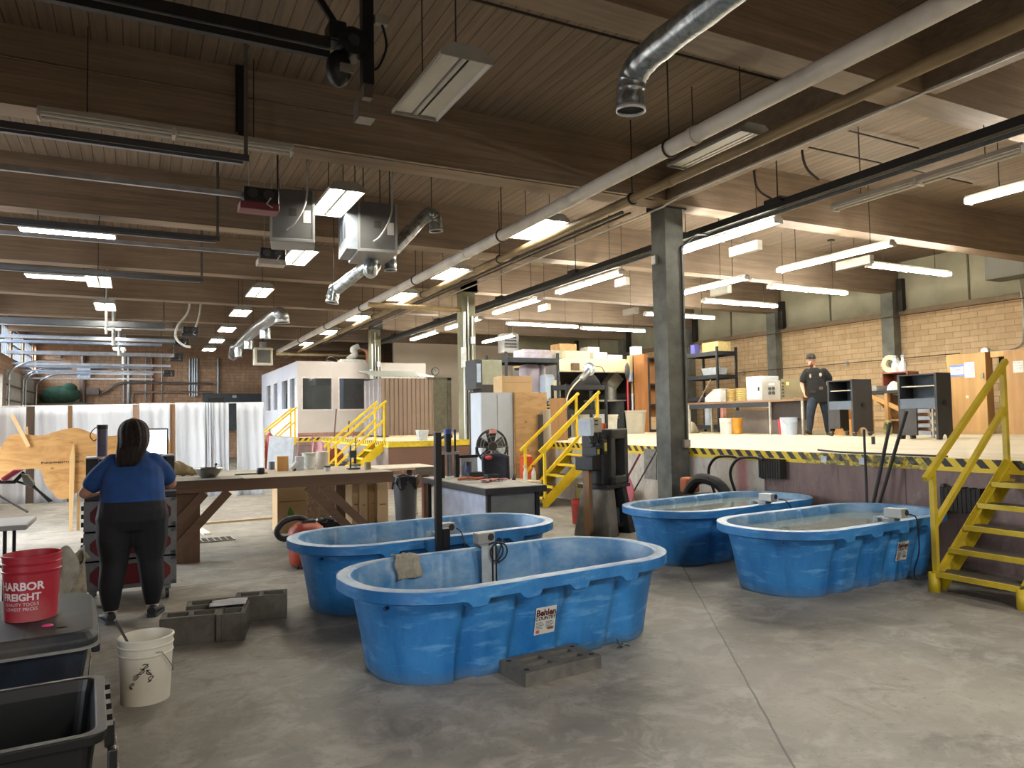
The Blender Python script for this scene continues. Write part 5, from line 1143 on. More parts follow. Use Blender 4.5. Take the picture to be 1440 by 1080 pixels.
# planks leaning beside plywood cabinet
for i, (px, pt, c, lab) in enumerate(((763, 578, '#9b9384', 'grey weathered plank leaning right of the plywood cabinet'), (771, 575, '#a3a39b', 'pale plank leaning second from the plywood cabinet'), (757, 583, '#3e3b38', 'dark plank leaning against the plywood cabinet side'), (785, 560, '#96714a', 'wide brown board leaning behind the middle stairs'))):
    w = (0.12, 0.09, 0.1, 0.42)[i]; Y = (12.93, 13.75, 12.9, 14.0)[i]; p = gy(px, pt, Y)
    o = one(MB().box(-w/2, w/2, -0.015, 0.015, 0, p.z), 'leaning_plank', wood(c, 'z', 0.25), lab, 'plank', (p.x+0.05, Y, 0), group='planks leaning by the plywood cabinet'); o.rotation_euler = (0.0, -0.03*(i % 2), 0)
one(MB().sheet(8, 8, lambda u, v: (0.22*(u-0.5)+0.03*math.sin(5*v), 0.03*math.sin(6*u), 0.5*v)), 'dark_bag', M('#22211f', 0.8), 'black bag hanging by the foot of the planks', 'bag', (gy(785, 640, 13.4).x-0.1, 13.4, 0.005), solid=0.04)
# --- steel racks behind (on the dock)
RK = M('#31363c', 0.5, 0.3)
def rack(label, x0, x1, y0, y1, levels, top, mat=RK, dz=DK, w=0.06, group='steel storage racks'):
    t = thing('storage_rack', label, 'rack', ((x0+x1)/2, (y0+y1)/2, dz), 0, group); hx, hy = (x1-x0)/2, (y1-y0)/2
    for sx in (-1, 1):
        for sy in (-1, 1): MB().box(sx*hx-w/2, sx*hx+w/2, sy*hy-w/2, sy*hy+w/2, 0, top).build('upright', mat, t)
    for z in levels:
        m = MB().box(-hx, hx, -hy-0.02, -hy+0.02, z-0.12, z).box(-hx, hx, hy-0.02, hy+0.02, z-0.12, z).box(-hx-0.02, -hx+0.02, -hy, hy, z-0.12, z).box(hx-0.02, hx+0.02, -hy, hy, z-0.12, z).box(-hx, hx, -hy, hy, z-0.03, z)
        m.build('shelf', mat, t)
    return t
YR = 17.2
xa, xb = gy(712, 530, YR).x, gy(790, 530, YR).x; zt = gy(760, 500, YR).z-DK
rk1 = rack('tall dark steel rack with white sacks on it behind the plywood cabinet', xa+0.1, xb, YR+0.2, YR+1.4, (0.15, 0.95, zt-0.05), zt+0.1)
zz = DK+zt-0.05
for i, (px0, px1, py0, py1, c, lab) in enumerate(((736, 760, 489, 496, '#b9b3c4', 'white carton on top of the rack, left of the others'), (759, 776, 487, 494, '#c2b9c2', 'white carton with a black mark on top of the rack, in the middle'), (776, 792, 487, 494, '#c4beae', 'cream carton on top of the rack, right end'))):
    a, b, _, _ = fb(px0, py0, px1, py1, YR+0.3)
    carton('white_carton', lab, a, b-0.01, YR+0.3, YR+0.9, zz+0.001, zz+0.24, M(c, 0.7), 'white cartons on the rack')
zs_ = DK+0.95
for i, (px0, px1, ht, c, lab) in enumerate(((739, 760, 1.25, '#c9bfce', 'tall lilac-white stack of sacks in the rack, left bay'), (763, 790, 1.3, '#c6bcc4', 'tall white stack of sacks in the rack, right bay'), (768, 783, 0.75, '#a9b6c6', 'blue-white bag in front of the white sacks in the rack'), (784, 792, 0.6, '#d2c9ae', 'cream narrow sack at the right end of the rack'))):
    dY = 0 if i < 2 else -0.0; a, b, _, _ = fb(px0, 510, px1, 540, YR+0.5); ht = min(ht, zt-0.05-0.95-0.13)
    y_ = YR+0.75 if i < 2 else YR+0.25
    a, b = max(gy(px0, 530, y_).x, xa+0.2), min(gy(px1, 530, y_).x, xb-0.05)
    one(rr_box(MB(), [((b-a)/2*0.94, 0.2, 0.05, 0), ((b-a)/2, 0.22, 0.08, 0.15), ((b-a)/2, 0.22, 0.08, ht*0.9), ((b-a)/2*0.85, 0.17, 0.06, ht)]), 'filled_sack', M(c, 0.7, 0, 0.1, 4), lab, 'sack', ((a+b)/2, y_+0.22, zs_), group='sacks in the rack')
x_, y_ = gy(740, 545, YR+0.2).x, YR+0.22
m = MB(); rnd = random.Random(12)
for i in range(40):
    px = rnd.uniform(752, 790); p = gy(px, 550, 16.6); q_ = Vector((p.x, 16.6+rnd.uniform(-0.15, 0.2), DK+0.8+rnd.uniform(0.0, 0.22))); a = rnd.uniform(0, 6)
    m.tube([q_, q_+Vector((0.12*math.cos(a), 0.06*math.sin(a), rnd.uniform(-0.05, 0.08)))], rnd.uniform(0.012, 0.035), 6)
cl_x0, cl_x1 = gy(752, 555, 16.6).x-0.1, gy(797, 555, 16.6).x
ct = thing('tool_cart', 'black cart heaped with small tools and cables behind the plywood cabinet', 'cart', ((cl_x0+cl_x1)/2, 16.65, DK)); hxc = (cl_x1-cl_x0)/2
MB().box(-hxc, hxc, -0.25, 0.3, 0.72, 0.78).build('top', BLK2, ct)
for sx in (-1, 1):
    for sy in (-0.22, 0.27): MB().box(sx*hxc-0.025*(1+sx), sx*hxc+0.025*(1-sx), sy-0.02, sy+0.02, 0.0, 0.72).build('leg', BLK2, ct)
m2 = MB(); m2.v = [(v[0]-ct.location.x, v[1]-16.65, v[2]-DK) for v in m.v]; m2.f = m.f; m2.sm = m.sm; m2.mi = m.mi
m2.build('tools', M('#8c8f90', 0.5, 0.3, 0.5, 40), ct)['kind'] = 'stuff'
one(MB().tube(catmull([gy(752, 556, 16.2), gy(758, 566, 15.9), gy(768, 572, 15.8), gy(782, 571, 15.9), gy(790, 567, 16.1)], 6), 0.014, 6), 'yellow_hose', M('#c3a94c', 0.6), 'loose yellow hose looping over the plywood cabinet and cart', 'hose')
# task lamp and its stand
YL = 15.2
lp_ = thing('task_lamp', 'silver clamp lamp on a curved arm with a cream cable above the middle stairs', 'lamp', (gy(812, 560, YL).x, YL, DK)); ox = lp_.location.x
def r_(px, py, Y=YL): p = gy(px, py, Y); return Vector((p.x-ox, Y-YL, p.z-DK))
MB().tube(catmull([r_(796, 578), r_(798, 558), r_(806, 543), r_(818, 531)], 6), 0.018, 7).build('cable', M('#b8ad95', 0.6), lp_)
m = MB().tube([r_(817, 534), r_(824, 526), r_(829, 519)], [0.06, 0.08, 0.06], 12); m.build('socket', M('#8f9396', 0.3, 0.7), lp_)
d_ = (r_(836, 519)-r_(826, 520)).normalized(); c0 = r_(827, 519)
MB().tube([c0, c0+Vector((0.05, 0.03, 0.0))], [0.12, 0.17], 20).build('reflector', M('#b7c3cc', 0.25, 0.7), lp_); MB().tube([r_(829, 514), r_(846, 516), r_(851, 524)], 0.012, 6).build('arm', M('#5d5b57', 0.5, 0.4), lp_)
MB().box(r_(798, 570).x-0.03, r_(798, 570).x+0.03, -0.03, 0.03, 0, r_(798, 578).z).build('stand', BLK2, lp_)
YF2 = 15.6
xa, xb = gy(797, 560, YF2).x, gy(852, 560, YF2).x
rk2 = rack('black steel frame with a dark fabric heap on top, behind the middle stairs', xa, xb, YF2, YF2+0.7, (0.7, gy(820, 541, YF2).z-DK), gy(820, 541, YF2).z-DK+0.02, BLK2)
def heap(u, v): return (xa+0.45+(xb-xa-0.5)*u, YF2+0.1+0.5*v, gy(820, 541, YF2).z+0.005+0.42*(math.sin(PI*u)**0.5)*(math.sin(PI*v)**0.6)*(0.6+0.4*u))
one(MB().sheet(14, 10, heap), 'dark_fabric', M('#2e2e31', 0.9, 0, 0.2, 10), 'dark grey fabric heap on top of the black steel frame', 'fabric', solid=0.02)
for i, (px0, px1, py0, c, lab) in enumerate(((803, 833, 578, '#b9b6aa', 'long white plastic bin on the dock behind the middle stairs'), (851, 868, 583, '#c2c0b6', 'white lidded bin right of the black steel frame'), (833, 851, 576, '#a9b0b6', 'grey-white bin between the black frame legs'))):
    Y = 16.6; a, b = gy(px0, 590, Y).x, gy(px1, 590, Y).x; z = gy(px0, py0, Y).z
    t = thing('plastic_bin', lab, 'bin', ((a+b)/2, Y+0.2, DK), 0, 'white bins behind the middle stairs'); h = z-DK
    rr_box(MB(), [((b-a)/2*0.9, 0.2, 0.03, 0), ((b-a)/2, 0.24, 0.03, h-0.05)]).build('bin', M(c, 0.5), t); rr_box(MB(), [((b-a)/2+0.015, 0.255, 0.03, h-0.05), ((b-a)/2+0.015, 0.255, 0.03, h)]).build('lid', M('#cfcdc4', 0.5), t)
# --- plywood mezzanine with dark workshop below
YM = 20.0
xa, xb = gy(786, 512, YM).x, gy(908, 512, YM).x; za, zb_ = gy(830, 522, YM).z, gy(830, 504, YM).z
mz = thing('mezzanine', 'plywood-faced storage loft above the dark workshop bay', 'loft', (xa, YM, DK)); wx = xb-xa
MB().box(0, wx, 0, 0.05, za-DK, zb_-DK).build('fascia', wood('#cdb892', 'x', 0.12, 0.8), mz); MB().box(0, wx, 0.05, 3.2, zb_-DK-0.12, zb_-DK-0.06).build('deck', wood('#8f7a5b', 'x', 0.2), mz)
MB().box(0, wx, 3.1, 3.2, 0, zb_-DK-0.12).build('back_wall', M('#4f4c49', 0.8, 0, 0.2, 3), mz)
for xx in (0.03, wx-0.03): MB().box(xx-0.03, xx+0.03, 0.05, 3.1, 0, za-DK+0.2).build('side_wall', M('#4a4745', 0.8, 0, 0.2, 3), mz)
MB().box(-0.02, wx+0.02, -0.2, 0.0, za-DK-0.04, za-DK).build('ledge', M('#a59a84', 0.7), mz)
def onloft(px0, px1, py0, Y, d, name, lab, mat, group=None):
    a, b = gy(px0, 495, Y).x, gy(px1, 495, Y).x; z = gy((px0+px1)/2, py0, Y).z; z0 = zb_-0.06
    return carton(name, lab, a, b, Y, Y+d, z0+0.001, max(z, z0+0.12), mat, group, tape=False)
onloft(787, 811, 483.5, YM+0.9, 0.6, 'cardboard_box', 'brown cardboard box on the loft, back left', M('#99754a', 0.8), 'boxes on the loft')
onloft(795, 830, 493.5, YM+0.1, 0.5, 'cardboard_box', 'long tan cardboard box at the front edge of the loft', CARD2, 'boxes on the loft')
onloft(827, 843, 488, YM+0.8, 0.5, 'white_box', 'white box on the loft right of the cardboard boxes', M('#c9c5b6', 0.7), 'boxes on the loft')
onloft(835, 854, 495.5, YM+0.1, 0.4, 'white_box', 'low white box at the front of the loft', M('#d4cfc2', 0.7), 'boxes on the loft')
onloft(855, 875, 499, YM+0.1, 0.3, 'blueprint_roll', 'flat white carton with dark print at the right of the loft front', M('#cbc3bd', 0.7), 'boxes on the loft')
onloft(893, 903, 487, YM+0.2, 0.3, 'white_box', 'narrow blue-white box at the right end of the loft', M('#c3cdd6', 0.7), 'boxes on the loft')
sp_ = one(MB().box(-0.12, 0.12, -0.16, 0.0, -0.12, 0.12), 'wall_speaker', M('#54402e', 0.6), 'small square brown speaker on the loft fascia', 'speaker', (gy(807, 516, YM).x, YM, gy(807, 516, YM).z), bev=0.01)
# wall heater on white wall beside
hb = thing('unit_heater', 'white louvred unit heater hanging before the cream partition wall', 'heater', (gy(719, 488, 24.5).x, 24.5, gy(719, 496, 24.5).z))
MB().box(-0.32, 0.32, 0, 0.5, 0, 0.72).build('case', M('#b3b4b6', 0.5), hb, bev=0.01); m = MB()
for i in range(4): m.box(-0.27, 0.22, -0.015, 0.0, 0.18+0.12*i, 0.25+0.12*i)
m.build('louvres', M('#55565a', 0.5), hb); MB().cyl((-0.2, 0.25, 0.72), (-0.2, 0.25, DECK_Z-hb.location.z), 0.012, n=6).cyl((0.2, 0.25, 0.72), (0.2, 0.25, DECK_Z-hb.location.z), 0.012, n=6).build('hanger_rod', M('#8b8b88', 0.4, 0.5), hb)
# workshop bay contents
YB2 = 20.5
xa2, xb2 = gy(838, 570, YB2).x, gy(882, 570, YB2).x; zt2 = gy(860, 562, YB2).z-DK
bb = thing('shop_counter', 'grey shop counter in the dark bay under the loft', 'counter', ((xa2+xb2)/2, YB2+0.4, DK)); hxx = (xb2-xa2)/2
MB().box(-hxx, hxx, -0.35, 0.35, zt2-0.05, zt2).build('top', M('#a9a49a', 0.6), bb)
for sx in (-hxx+0.05, hxx-0.2): MB().box(sx-0.04, sx+0.15, -0.3, 0.3, 0, zt2-0.05).build('leg', M('#5f6466', 0.5), bb)
MB().box(-hxx+0.25, hxx-0.25, -0.25, 0.3, 0.45, 0.5).build('shelf', M('#b9ab8b', 0.6), bb)
cfm = thing('dust_hood', 'grey angled duct hood standing on the shop counter', 'hood', (gy(861, 560, YB2+0.3).x, YB2+0.35, DK+zt2))
MB().cyl((0, 0, 0), (0, 0, 0.45), 0.18, n=16).build('stem', M('#9b9b93', 0.4, 0.3), cfm); MB().bar((-0.12, 0, 0.45), (0.25, 0, 0.85), 0.42, 0.36, (0, 1, 0)).build('mouth', M('#a8a79d', 0.4, 0.3), cfm)
pf2 = thing('pedestal_fan', 'dark pedestal fan seen edge-on with a red pole, beside the plywood tower', 'fan', (gy(884, 600, 19.2).x, 19.2, DK)); fz2 = gy(884, 522, 19.2).z-DK
MB().lathe([(0, -0.06), (0.2, -0.05), (0.3, 0.0), (0.2, 0.05), (0, 0.06)], n=22, R=Matrix.Rotation(PI/2, 3, 'X') @ Matrix.Rotation(1.1, 3, 'Y')).build('guard', M('#44464c', 0.5, 0.2, 0.3, 30), pf2, loc=(0, 0, fz2))
MB().cyl((0, 0.0, fz2), (0.15, 0.2, fz2), 0.08, n=12).build('motor', M('#5b6067', 0.5), pf2); MB().cyl((0, 0, 0.1), (0, 0, fz2-0.1), 0.03, n=10).build('pole', M('#a2242c', 0.5), pf2); MB().cyl((0, 0, 0), (0, 0, 0.1), 0.25, 0.15, n=18).build('base', BLK2, pf2)
ptx0, ptx1 = gy(888, 540, 19.6).x, gy(911, 540, 19.6).x
pt = thing('plywood_tower', 'tall pale plywood panel wall at the right end of the loft', 'panel', ((ptx0+ptx1)/2, 19.75, DK)); hp_ = gy(900, 500, 19.6).z-DK; hxp = (ptx1-ptx0)/2
MB().box(-hxp, hxp, -0.06, 0.06, gy(900, 537, 19.6).z-DK, hp_).build('upper_panel', wood('#cbb487', 'z', 0.12, 0.8), pt); MB().box(-hxp*0.6, hxp, -0.05, 0.05, 0, gy(900, 553, 19.6).z-DK).build('white_panel', M('#c2c8cf', 0.6), pt); MB().box(-hxp*0.6, hxp, -0.05, 0.05, gy(900, 553, 19.6).z-DK, gy(900, 537, 19.6).z-DK).build('middle_panel', wood('#b3986a', 'z', 0.2), pt)
gb2 = one(MB().box(-0.2, 0.2, -0.12, 0.0, 0, 0.34), 'grey_control_box', M('#8c979e', 0.5), 'grey-blue rounded box fixed on the plywood tower', 'box', (gy(893, 533, 19.55).x, 19.68, gy(893, 537, 19.55).z), bev=0.03)
wdx0, wdx1 = gy(907, 560, 18.9).x, gy(932, 560, 18.9).x
wd = thing('brown_wardrobe', 'tall brown wooden cabinet with dark shelves behind the concrete column', 'cabinet', (wdx0, 18.9, DK)); hw_ = gy(915, 498, 18.9).z-DK; ww = 1.5
MB().box(0, 0.14, 0, 0.6, 0, hw_).build('side_panel', wood('#a06a3a', 'z', 0.2), wd); MB().box(0, ww, 0.55, 0.6, 0, hw_).build('back_panel', wood('#a9733f', 'z', 0.2), wd)
for z in (0.08, 0.9, 1.55, hw_-0.1): MB().box(0.14, ww, 0, 0.55, z-0.05, z).build('shelf', M('#3a3b40', 0.5, 0.3), wd)
MB().box(0.14, 0.2, -0.02, 0.04, 0, hw_-0.1).build('upright', M('#3a3b40', 0.5, 0.3), wd); MB().box(ww-0.05, ww, 0, 0.55, 0, hw_-0.1).build('upright', M('#3a3b40', 0.5, 0.3), wd)
carton('cardboard_box', 'cardboard box on the bottom shelf of the brown cabinet', wdx0+0.22, wdx0+0.8, 18.95, 19.4, DK+0.081, DK+0.48, CARD2)
tc = thing('grey_drum', 'tall pale grey round bin on the dock in front of the white panel', 'bin', (gy(894, 595, 17.8).x, 17.8, DK)); hb_ = gy(894, 581, 17.8).z-DK+0.08
MB().lathe([(0, 0), (0.25, 0), (0.31, hb_-0.05), (0.33, hb_-0.04), (0.33, hb_), (0.3, hb_), (0.24, 0.03), (0, 0.03)], n=26).build('bin', M('#a8a293', 0.5, 0, 0.08), tc)
# ================================================================== RIGHT SIDE OF THE DOCK
# long work table running along the dock with ovens and stacked trays on it
TXX = 14.0
ya, yb, yc = 16.4, 13.35, 12.3        # far end, middle legs, near end
ttz = 0.86
tb_ = thing('work_table', 'long brown-topped work table with ovens on it along the dock', 'table', (TXX+0.4, (ya+yc)/2, DK))
h = (ya-yc)/2
MB().box(-0.4, 0.5, -h, h, ttz-0.05, ttz).build('tabletop', wood('#8a6a52', 'y', 0.2, 1.0), tb_)
MB().box(-0.39, -0.35, 0.9-h+0.2, h-0.02, ttz-0.17, ttz-0.05).build('apron', M('#33383f', 0.5, 0.3), tb_); MB().box(-0.3, -0.26, -h, 0.9-h+0.2, ttz-0.5, ttz-0.05).build('dark_skirt', M('#2c2421', 0.7), tb_)
for yy, mt in ((h-0.05, M('#b8b4aa', 0.4, 0.3)), (yb-(ya+yc)/2, M('#c0bdb5', 0.3, 0.5)), (-h+0.05, M('#b8b4aa', 0.4, 0.3))):
    for xx in (-0.37, 0.46): MB().box(xx-0.025, xx+0.025, yy-0.025, yy+0.025, 0, ttz-0.05).build('leg', mt, tb_)
def ony_(px, X=TXX+0.1): return gx(px, 570, X).y
def tabox(px0, px1, hgt, X, dx, name, lab, cat, mat, z=None, group=None, bev=0.006):
    y1, y0 = gx(px0, 570, X).y, gx(px1, 570, X).y
    t = thing(name, lab, cat, (X+dx/2, (y0+y1)/2, z if z is not None else DK+ttz), 0, group)
    MB().box(-dx/2, dx/2, -(y1-y0)/2, (y1-y0)/2, 0, hgt).build('body', mat, t, bev=bev); return t, (y1-y0)/2, dx/2
OL = M('#6e6346', 0.45, 0.2, 0.12, 3)
t, hy_, hx_ = tabox(1050, 1072, 0.62, TXX+0.15, 0.6, 'lab_oven', 'tall white oven on the work table left of the grey one', 'oven', M('#c9cdd0', 0.4, 0, 0.05))
MB().box(-hx_-0.02, -hx_, -hy_+0.03, hy_-0.03, 0.05, 0.57).build('door', M('#d3d6d9', 0.4), t); MB().box(-hx_-0.04, -hx_-0.02, -hy_+0.06, -hy_+0.1, 0.24, 0.34).build('handle', BLK2, t)
t, hy_, hx_ = tabox(1072, 1098, 0.47, TXX+0.1, 0.55, 'kiln_oven', 'grey oven with four round ports on the work table', 'oven', M('#8e8a80', 0.45, 0.2, 0.1))
m = MB()
for a in (-0.09, 0.03):
    for b in (0.17, 0.28): m.cyl((-hx_-0.004, a, b), (-hx_-0.02, a, b), 0.045, n=14)
m.build('port', M('#3f3d3a', 0.4, 0.4), t); MB().box(-hx_-0.004, -hx_, -0.12, 0.06, 0.37, 0.41).build('label_plate', M('#c9c6bd', 0.5), t)
t, hy_, hx_ = tabox(1099, 1130, 0.5, TXX+0.12, 0.6, 'olive_oven', 'olive-brown oven with a column of knobs at the near end of the work table', 'oven', OL)
m = MB()
for i in range(5): m.cyl((-hx_-0.002, hy_-0.07, 0.08+0.08*i), (-hx_-0.02, hy_-0.07, 0.08+0.08*i), 0.022, n=10)
m.build('knob', M('#26241f', 0.5), t); MB().box(-hx_-0.004, -hx_, hy_-0.25, hy_-0.17, 0.34, 0.42).build('yellow_sticker', M('#d2bf57', 0.6), t)
GOLD = M('#a38a4a', 0.35, 0.5, 0.35, 9)
for i, (px0, px1, X, c, lab) in enumerate(((1024, 1036, TXX+0.3, '#a88d52', 'brass-coloured stack of sieve trays on the work table, left stack'), (1036, 1051, TXX+0.15, '#b09a5e', 'brass-coloured stack of sieve trays next to the white oven'))):
    y1, y0 = gx(px0, 570, X).y, gx(px1, 570, X).y; r = 0.19
    t = thing('sieve_stack', lab, 'stack of trays', (X+0.05, (y0+y1)/2, DK+ttz), 0, 'sieve stacks')
    for k in range(6): MB().lathe([(r, 0.0), (r*1.03, 0.004), (r, 0.01), (r*0.98, 0.05), (r*1.03, 0.055), (0, 0.056)], n=20).build('tray', M(c, 0.3, 0.6, 0.2, 9), t, loc=(0, 0, 0.057*k))
y1, y0 = gx(1004, 565, TXX).y, gx(1022, 565, TXX).y
t = thing('bench_scale', 'white angled instrument with tools at the far end of the work table', 'instrument', (TXX+0.2, (y0+y1)/2+0.3, DK+ttz))
MB().prism([(-0.3, 0), (0.3, 0), (0.3, 0.3), (-0.05, 0.28), (-0.3, 0.14)], 0.4, lambda a, b, t_: (t_-0.2, -a, b)).build('body', M('#c6c5c3', 0.5), t, bev=0.01); MB().box(-0.1, 0.15, -0.28, 0.1, 0.3, 0.36).build('top_tray', M('#a9aaa6', 0.5), t)
MB().tube([(-0.2, 0.55, 0.02), (-0.15, 0.1, 0.62)], 0.018, 6).build('leaning_handle', M('#7a6a58', 0.6), t)
for i, (px, c, lab) in enumerate(((1141, '#c9b28a', 'small pale bowl at the near end of the work table by the person in black'),)):
    p = gx(1122, 568, TXX+0.0); one(MB().lathe([(0, 0), (0.1, 0.0), (0.14, 0.035), (0.13, 0.035), (0, 0.01)], n=18), 'pale_dish', M(c, 0.6), lab, 'dish', (TXX+0.06, max(p.y, yc+0.15), DK+ttz))
# buckets and sheets under the table
def dockp(px, X): return gx(px, 600, X).y
bucket('plastic_bucket', 'white bucket with dark print under the far end of the work table', (13.88, dockp(1021, 13.88), DK), M('#c3c4c0', 0.5, 0, 0.05), h=0.42, r=0.17, handle_side=False, group=None)
bucket('plastic_bucket', 'yellow-orange bucket with a green label next to the white one under the work table', (14.1, dockp(1036, 14.1), DK), M('#c48a2c', 0.5), h=0.42, r=0.16, handle_side=False)
bk_ = bucket('plastic_bucket', 'pale blue-white bucket with a wire handle left of the person in black', (13.85, dockp(1109.5, 13.85), DK), M('#aab6c6', 0.5, 0, 0.06), h=0.42, r=0.2)
bucket('plastic_bucket', 'red bucket tucked behind the pale blue-white one under the work table', (14.15, dockp(1104, 14.15), DK), M('#b5353f', 0.5), h=0.38, r=0.17, handle_side=False)
bucket('plastic_bucket', 'off-white bucket under the work table just left of the person in black', (14.5, dockp(1126, 14.5), DK), M('#b9b6ac', 0.5), h=0.4, r=0.15, handle_side=False)
one(MB().box(-0.02, 0.02, -0.75, 0.75, 0, 0.62), 'grey_sheet', M('#948c88', 0.7, 0, 0.15, 3), 'large grey-brown sheet leaning under the middle of the work table', 'sheet', (14.75, dockp(1062, 14.75), DK))
one(MB().box(-0.02, 0.02, -0.22, 0.22, 0, 0.66), 'grey_sheet', M('#77706d', 0.7, 0, 0.15, 3), 'narrow dark grey sheet leaning beside the middle leg of the work table', 'sheet', (14.45, dockp(1090, 14.45), DK))
p0 = dockp(984, 14.6)
one(MB().sheet(10, 8, lambda u, v: (0.3*(v-0.5), 0.35*(u-0.5), 0.32*math.sin(PI*u)**0.5*math.sin(PI*v)**0.5)), 'stuffed_bag', M('#b5ad98', 0.8), 'cream stuffed bag on the dock beside the concrete column', 'bag', (14.3, p0, DK+0.004), solid=0.01)
# rack behind the table
xr0 = 15.4
rk3 = rack('black steel rack with a white tub, between the column and the work table', xr0, xr0+0.75, gx(1010, 560, xr0).y, gx(983, 560, xr0).y+0.6, (0.2, 1.06, 1.72, 2.42), 2.55, M('#25282d', 0.5, 0.3))
ry = (gx(1010, 560, xr0).y, gx(983, 560, xr0).y)
carton('carton', 'pale yellow carton on top of the rack behind the work table', xr0+0.1, xr0+0.6, ry[0]+0.05, ry[0]+0.75, DK+2.421, DK+2.72, M('#cbb77c', 0.7), tape=False)
one(MB().box(-0.1, 0.1, -0.1, 0.1, 0, 0.3), 'blue_box', M('#5f5fb0', 0.6), 'blue-violet box on top of the rack beside the concrete column', 'box', (xr0+0.2, ry[1]+0.35, DK+2.421), bev=0.01)
t = thing('plastic_tub', 'grey-white tub with white contents on the middle shelf of the rack', 'tub', (xr0+0.35, ry[0]+0.5, DK+1.721))
rr_box(MB(), [(0.2, 0.3, 0.04, 0), (0.24, 0.36, 0.05, 0.22), (0.22, 0.34, 0.05, 0.22), (0.18, 0.28, 0.04, 0.04)]).build('tub', M('#a9b0b8', 0.5), t); MB().sheet(10, 8, lambda u, v: (0.4*(u-0.5), 0.6*(v-0.5), 0.14+0.2*math.sin(PI*u)*math.sin(PI*v)*(0.7+0.3*math.sin(9*v)))).build('contents', M('#d6d3cc', 0.8), t)
m = MB().cyl((0, 0, 0), (0, 0, 0.75), 0.13, n=16); one(m, 'grey_pipe', M('#a3abb5', 0.5), 'pale grey fat pipe standing on the bottom shelf of the rack', 'pipe', (xr0+0.3, ry[0]+0.75, DK+0.201))
one(MB().box(-0.06, 0.06, -0.05, 0.05, 0, 0.7), 'pink_board', M('#c98a82', 0.7), 'pink narrow board standing on the bottom shelf of the rack', 'board', (xr0+0.3, ry[0]+0.12, DK+0.201))
# two black display cabinets
BC = M('#34363a', 0.5, 0.2, 0.12, 5); BCL = M('#56616f', 0.5, 0.2, 0.1, 5)
def black_cabinet(label, X, Y, wy, dx, h, casters):
    t = thing('black_cabinet', label, 'cabinet', (X, Y, DK), 0.0, 'black side cabinets'); z0 = 0.09 if casters else 0.0
    def sidep(y0, dx0, dx1):
        n = 10; a = [(dx0, z0), (dx0+0.08, z0)]
        for i in range(n+1):
            q = PI*i/n; a.append(((dx0+dx1)/2-math.cos(q)*(dx1-dx0-0.16)/2*0.75, z0+0.1*math.sin(q)))
        a += [(dx1-0.08, z0), (dx1, z0), (dx1, h), (dx0, h)]
        return MB().prism(a, 0.04, lambda p, q, t_: (p, y0+t_, q))
    sidep(0, 0, dx).build('side_panel', BC, t); sidep(wy-0.04, 0, dx).build('side_panel', BC, t)
    hu = h*0.62
    MB().box(0.02, dx-0.02, 0.04, wy-0.04, h*0.47, h*0.5).build('bottom_shelf', BC, t); MB().box(0.0, 0.03, 0.04, wy-0.04, h*0.47, h*0.62).build('front_rail', BCL, t)
    MB().box(0.05, dx, 0.04, wy-0.04, h*0.8, h*0.815).build('shelf', M('#b9b6aa', 0.5), t); MB().box(0.0, dx, 0.04, wy-0.04, h-0.03, h-0.01).build('top', BC, t)
    MB().box(dx-0.03, dx-0.01, 0.04, wy-0.04, h*0.5, h).build('back_panel', M('#55606c', 0.6), t)
    MB().box(0.1, 0.4, wy*0.3, wy*0.6, h*0.5, h*0.5+0.09).build('papers', M('#bcbdbd', 0.7), t)
    y1 = wy-0.04; MB().box(-0.01, 0.03, y1-wy*0.42, y1, z0+0.07, h*0.47).build('lower_panel', M('#3b3a3b', 0.5, 0.2), t)
    MB().cyl((dx*0.5, -0.012, h*0.55), (dx*0.5, 0.0, h*0.55), 0.045, n=14).build('lock', M('#1e1e20', 0.4, 0.4), t)
    if casters:
        for xx in (0.06, dx-0.06):
            for yy in (0.03, wy-0.03):
                c = MB().cyl((xx-0.02, yy, 0.045), (xx+0.02, yy, 0.045), 0.045, n=12).build('caster', M('#2d2c2a', 0.5), t); MB().box(xx-0.03, xx+0.03, yy-0.025, yy+0.025, 0.07, 0.11).build('caster_fork', M('#8a8a86', 0.4, 0.6), c)
    return t
X1 = 13.6; y_n = gx(1201, 611, X1).y; y_f = gx(1165.5, 611, X1).y
black_cabinet('black open-fronted cabinet on casters right of the person in black', X1, y_n, y_f-y_n, 0.62, 1.22, True)
X2 = 12.6; y_n2 = gx(1320, 615, X2).y; y_f2 = gx(1265, 615, X2).y
black_cabinet('black open-fronted cabinet without casters in front of the plywood cabinets', X2, y_n2, y_f2-y_n2, 0.42, 1.19, False)
carton('cardboard_box', 'tan box on the dock behind the caster cabinet', 14.5, 14.8, 11.4, 11.9, DK, DK+0.35, M('#c08a4c', 0.7), tape=False)
carton('cardboard_box', 'orange-tan board box between the legs of the person in black', 14.9, 15.3, 12.0, 12.35, DK, DK+0.75, M('#bd8a45', 0.7), tape=False)
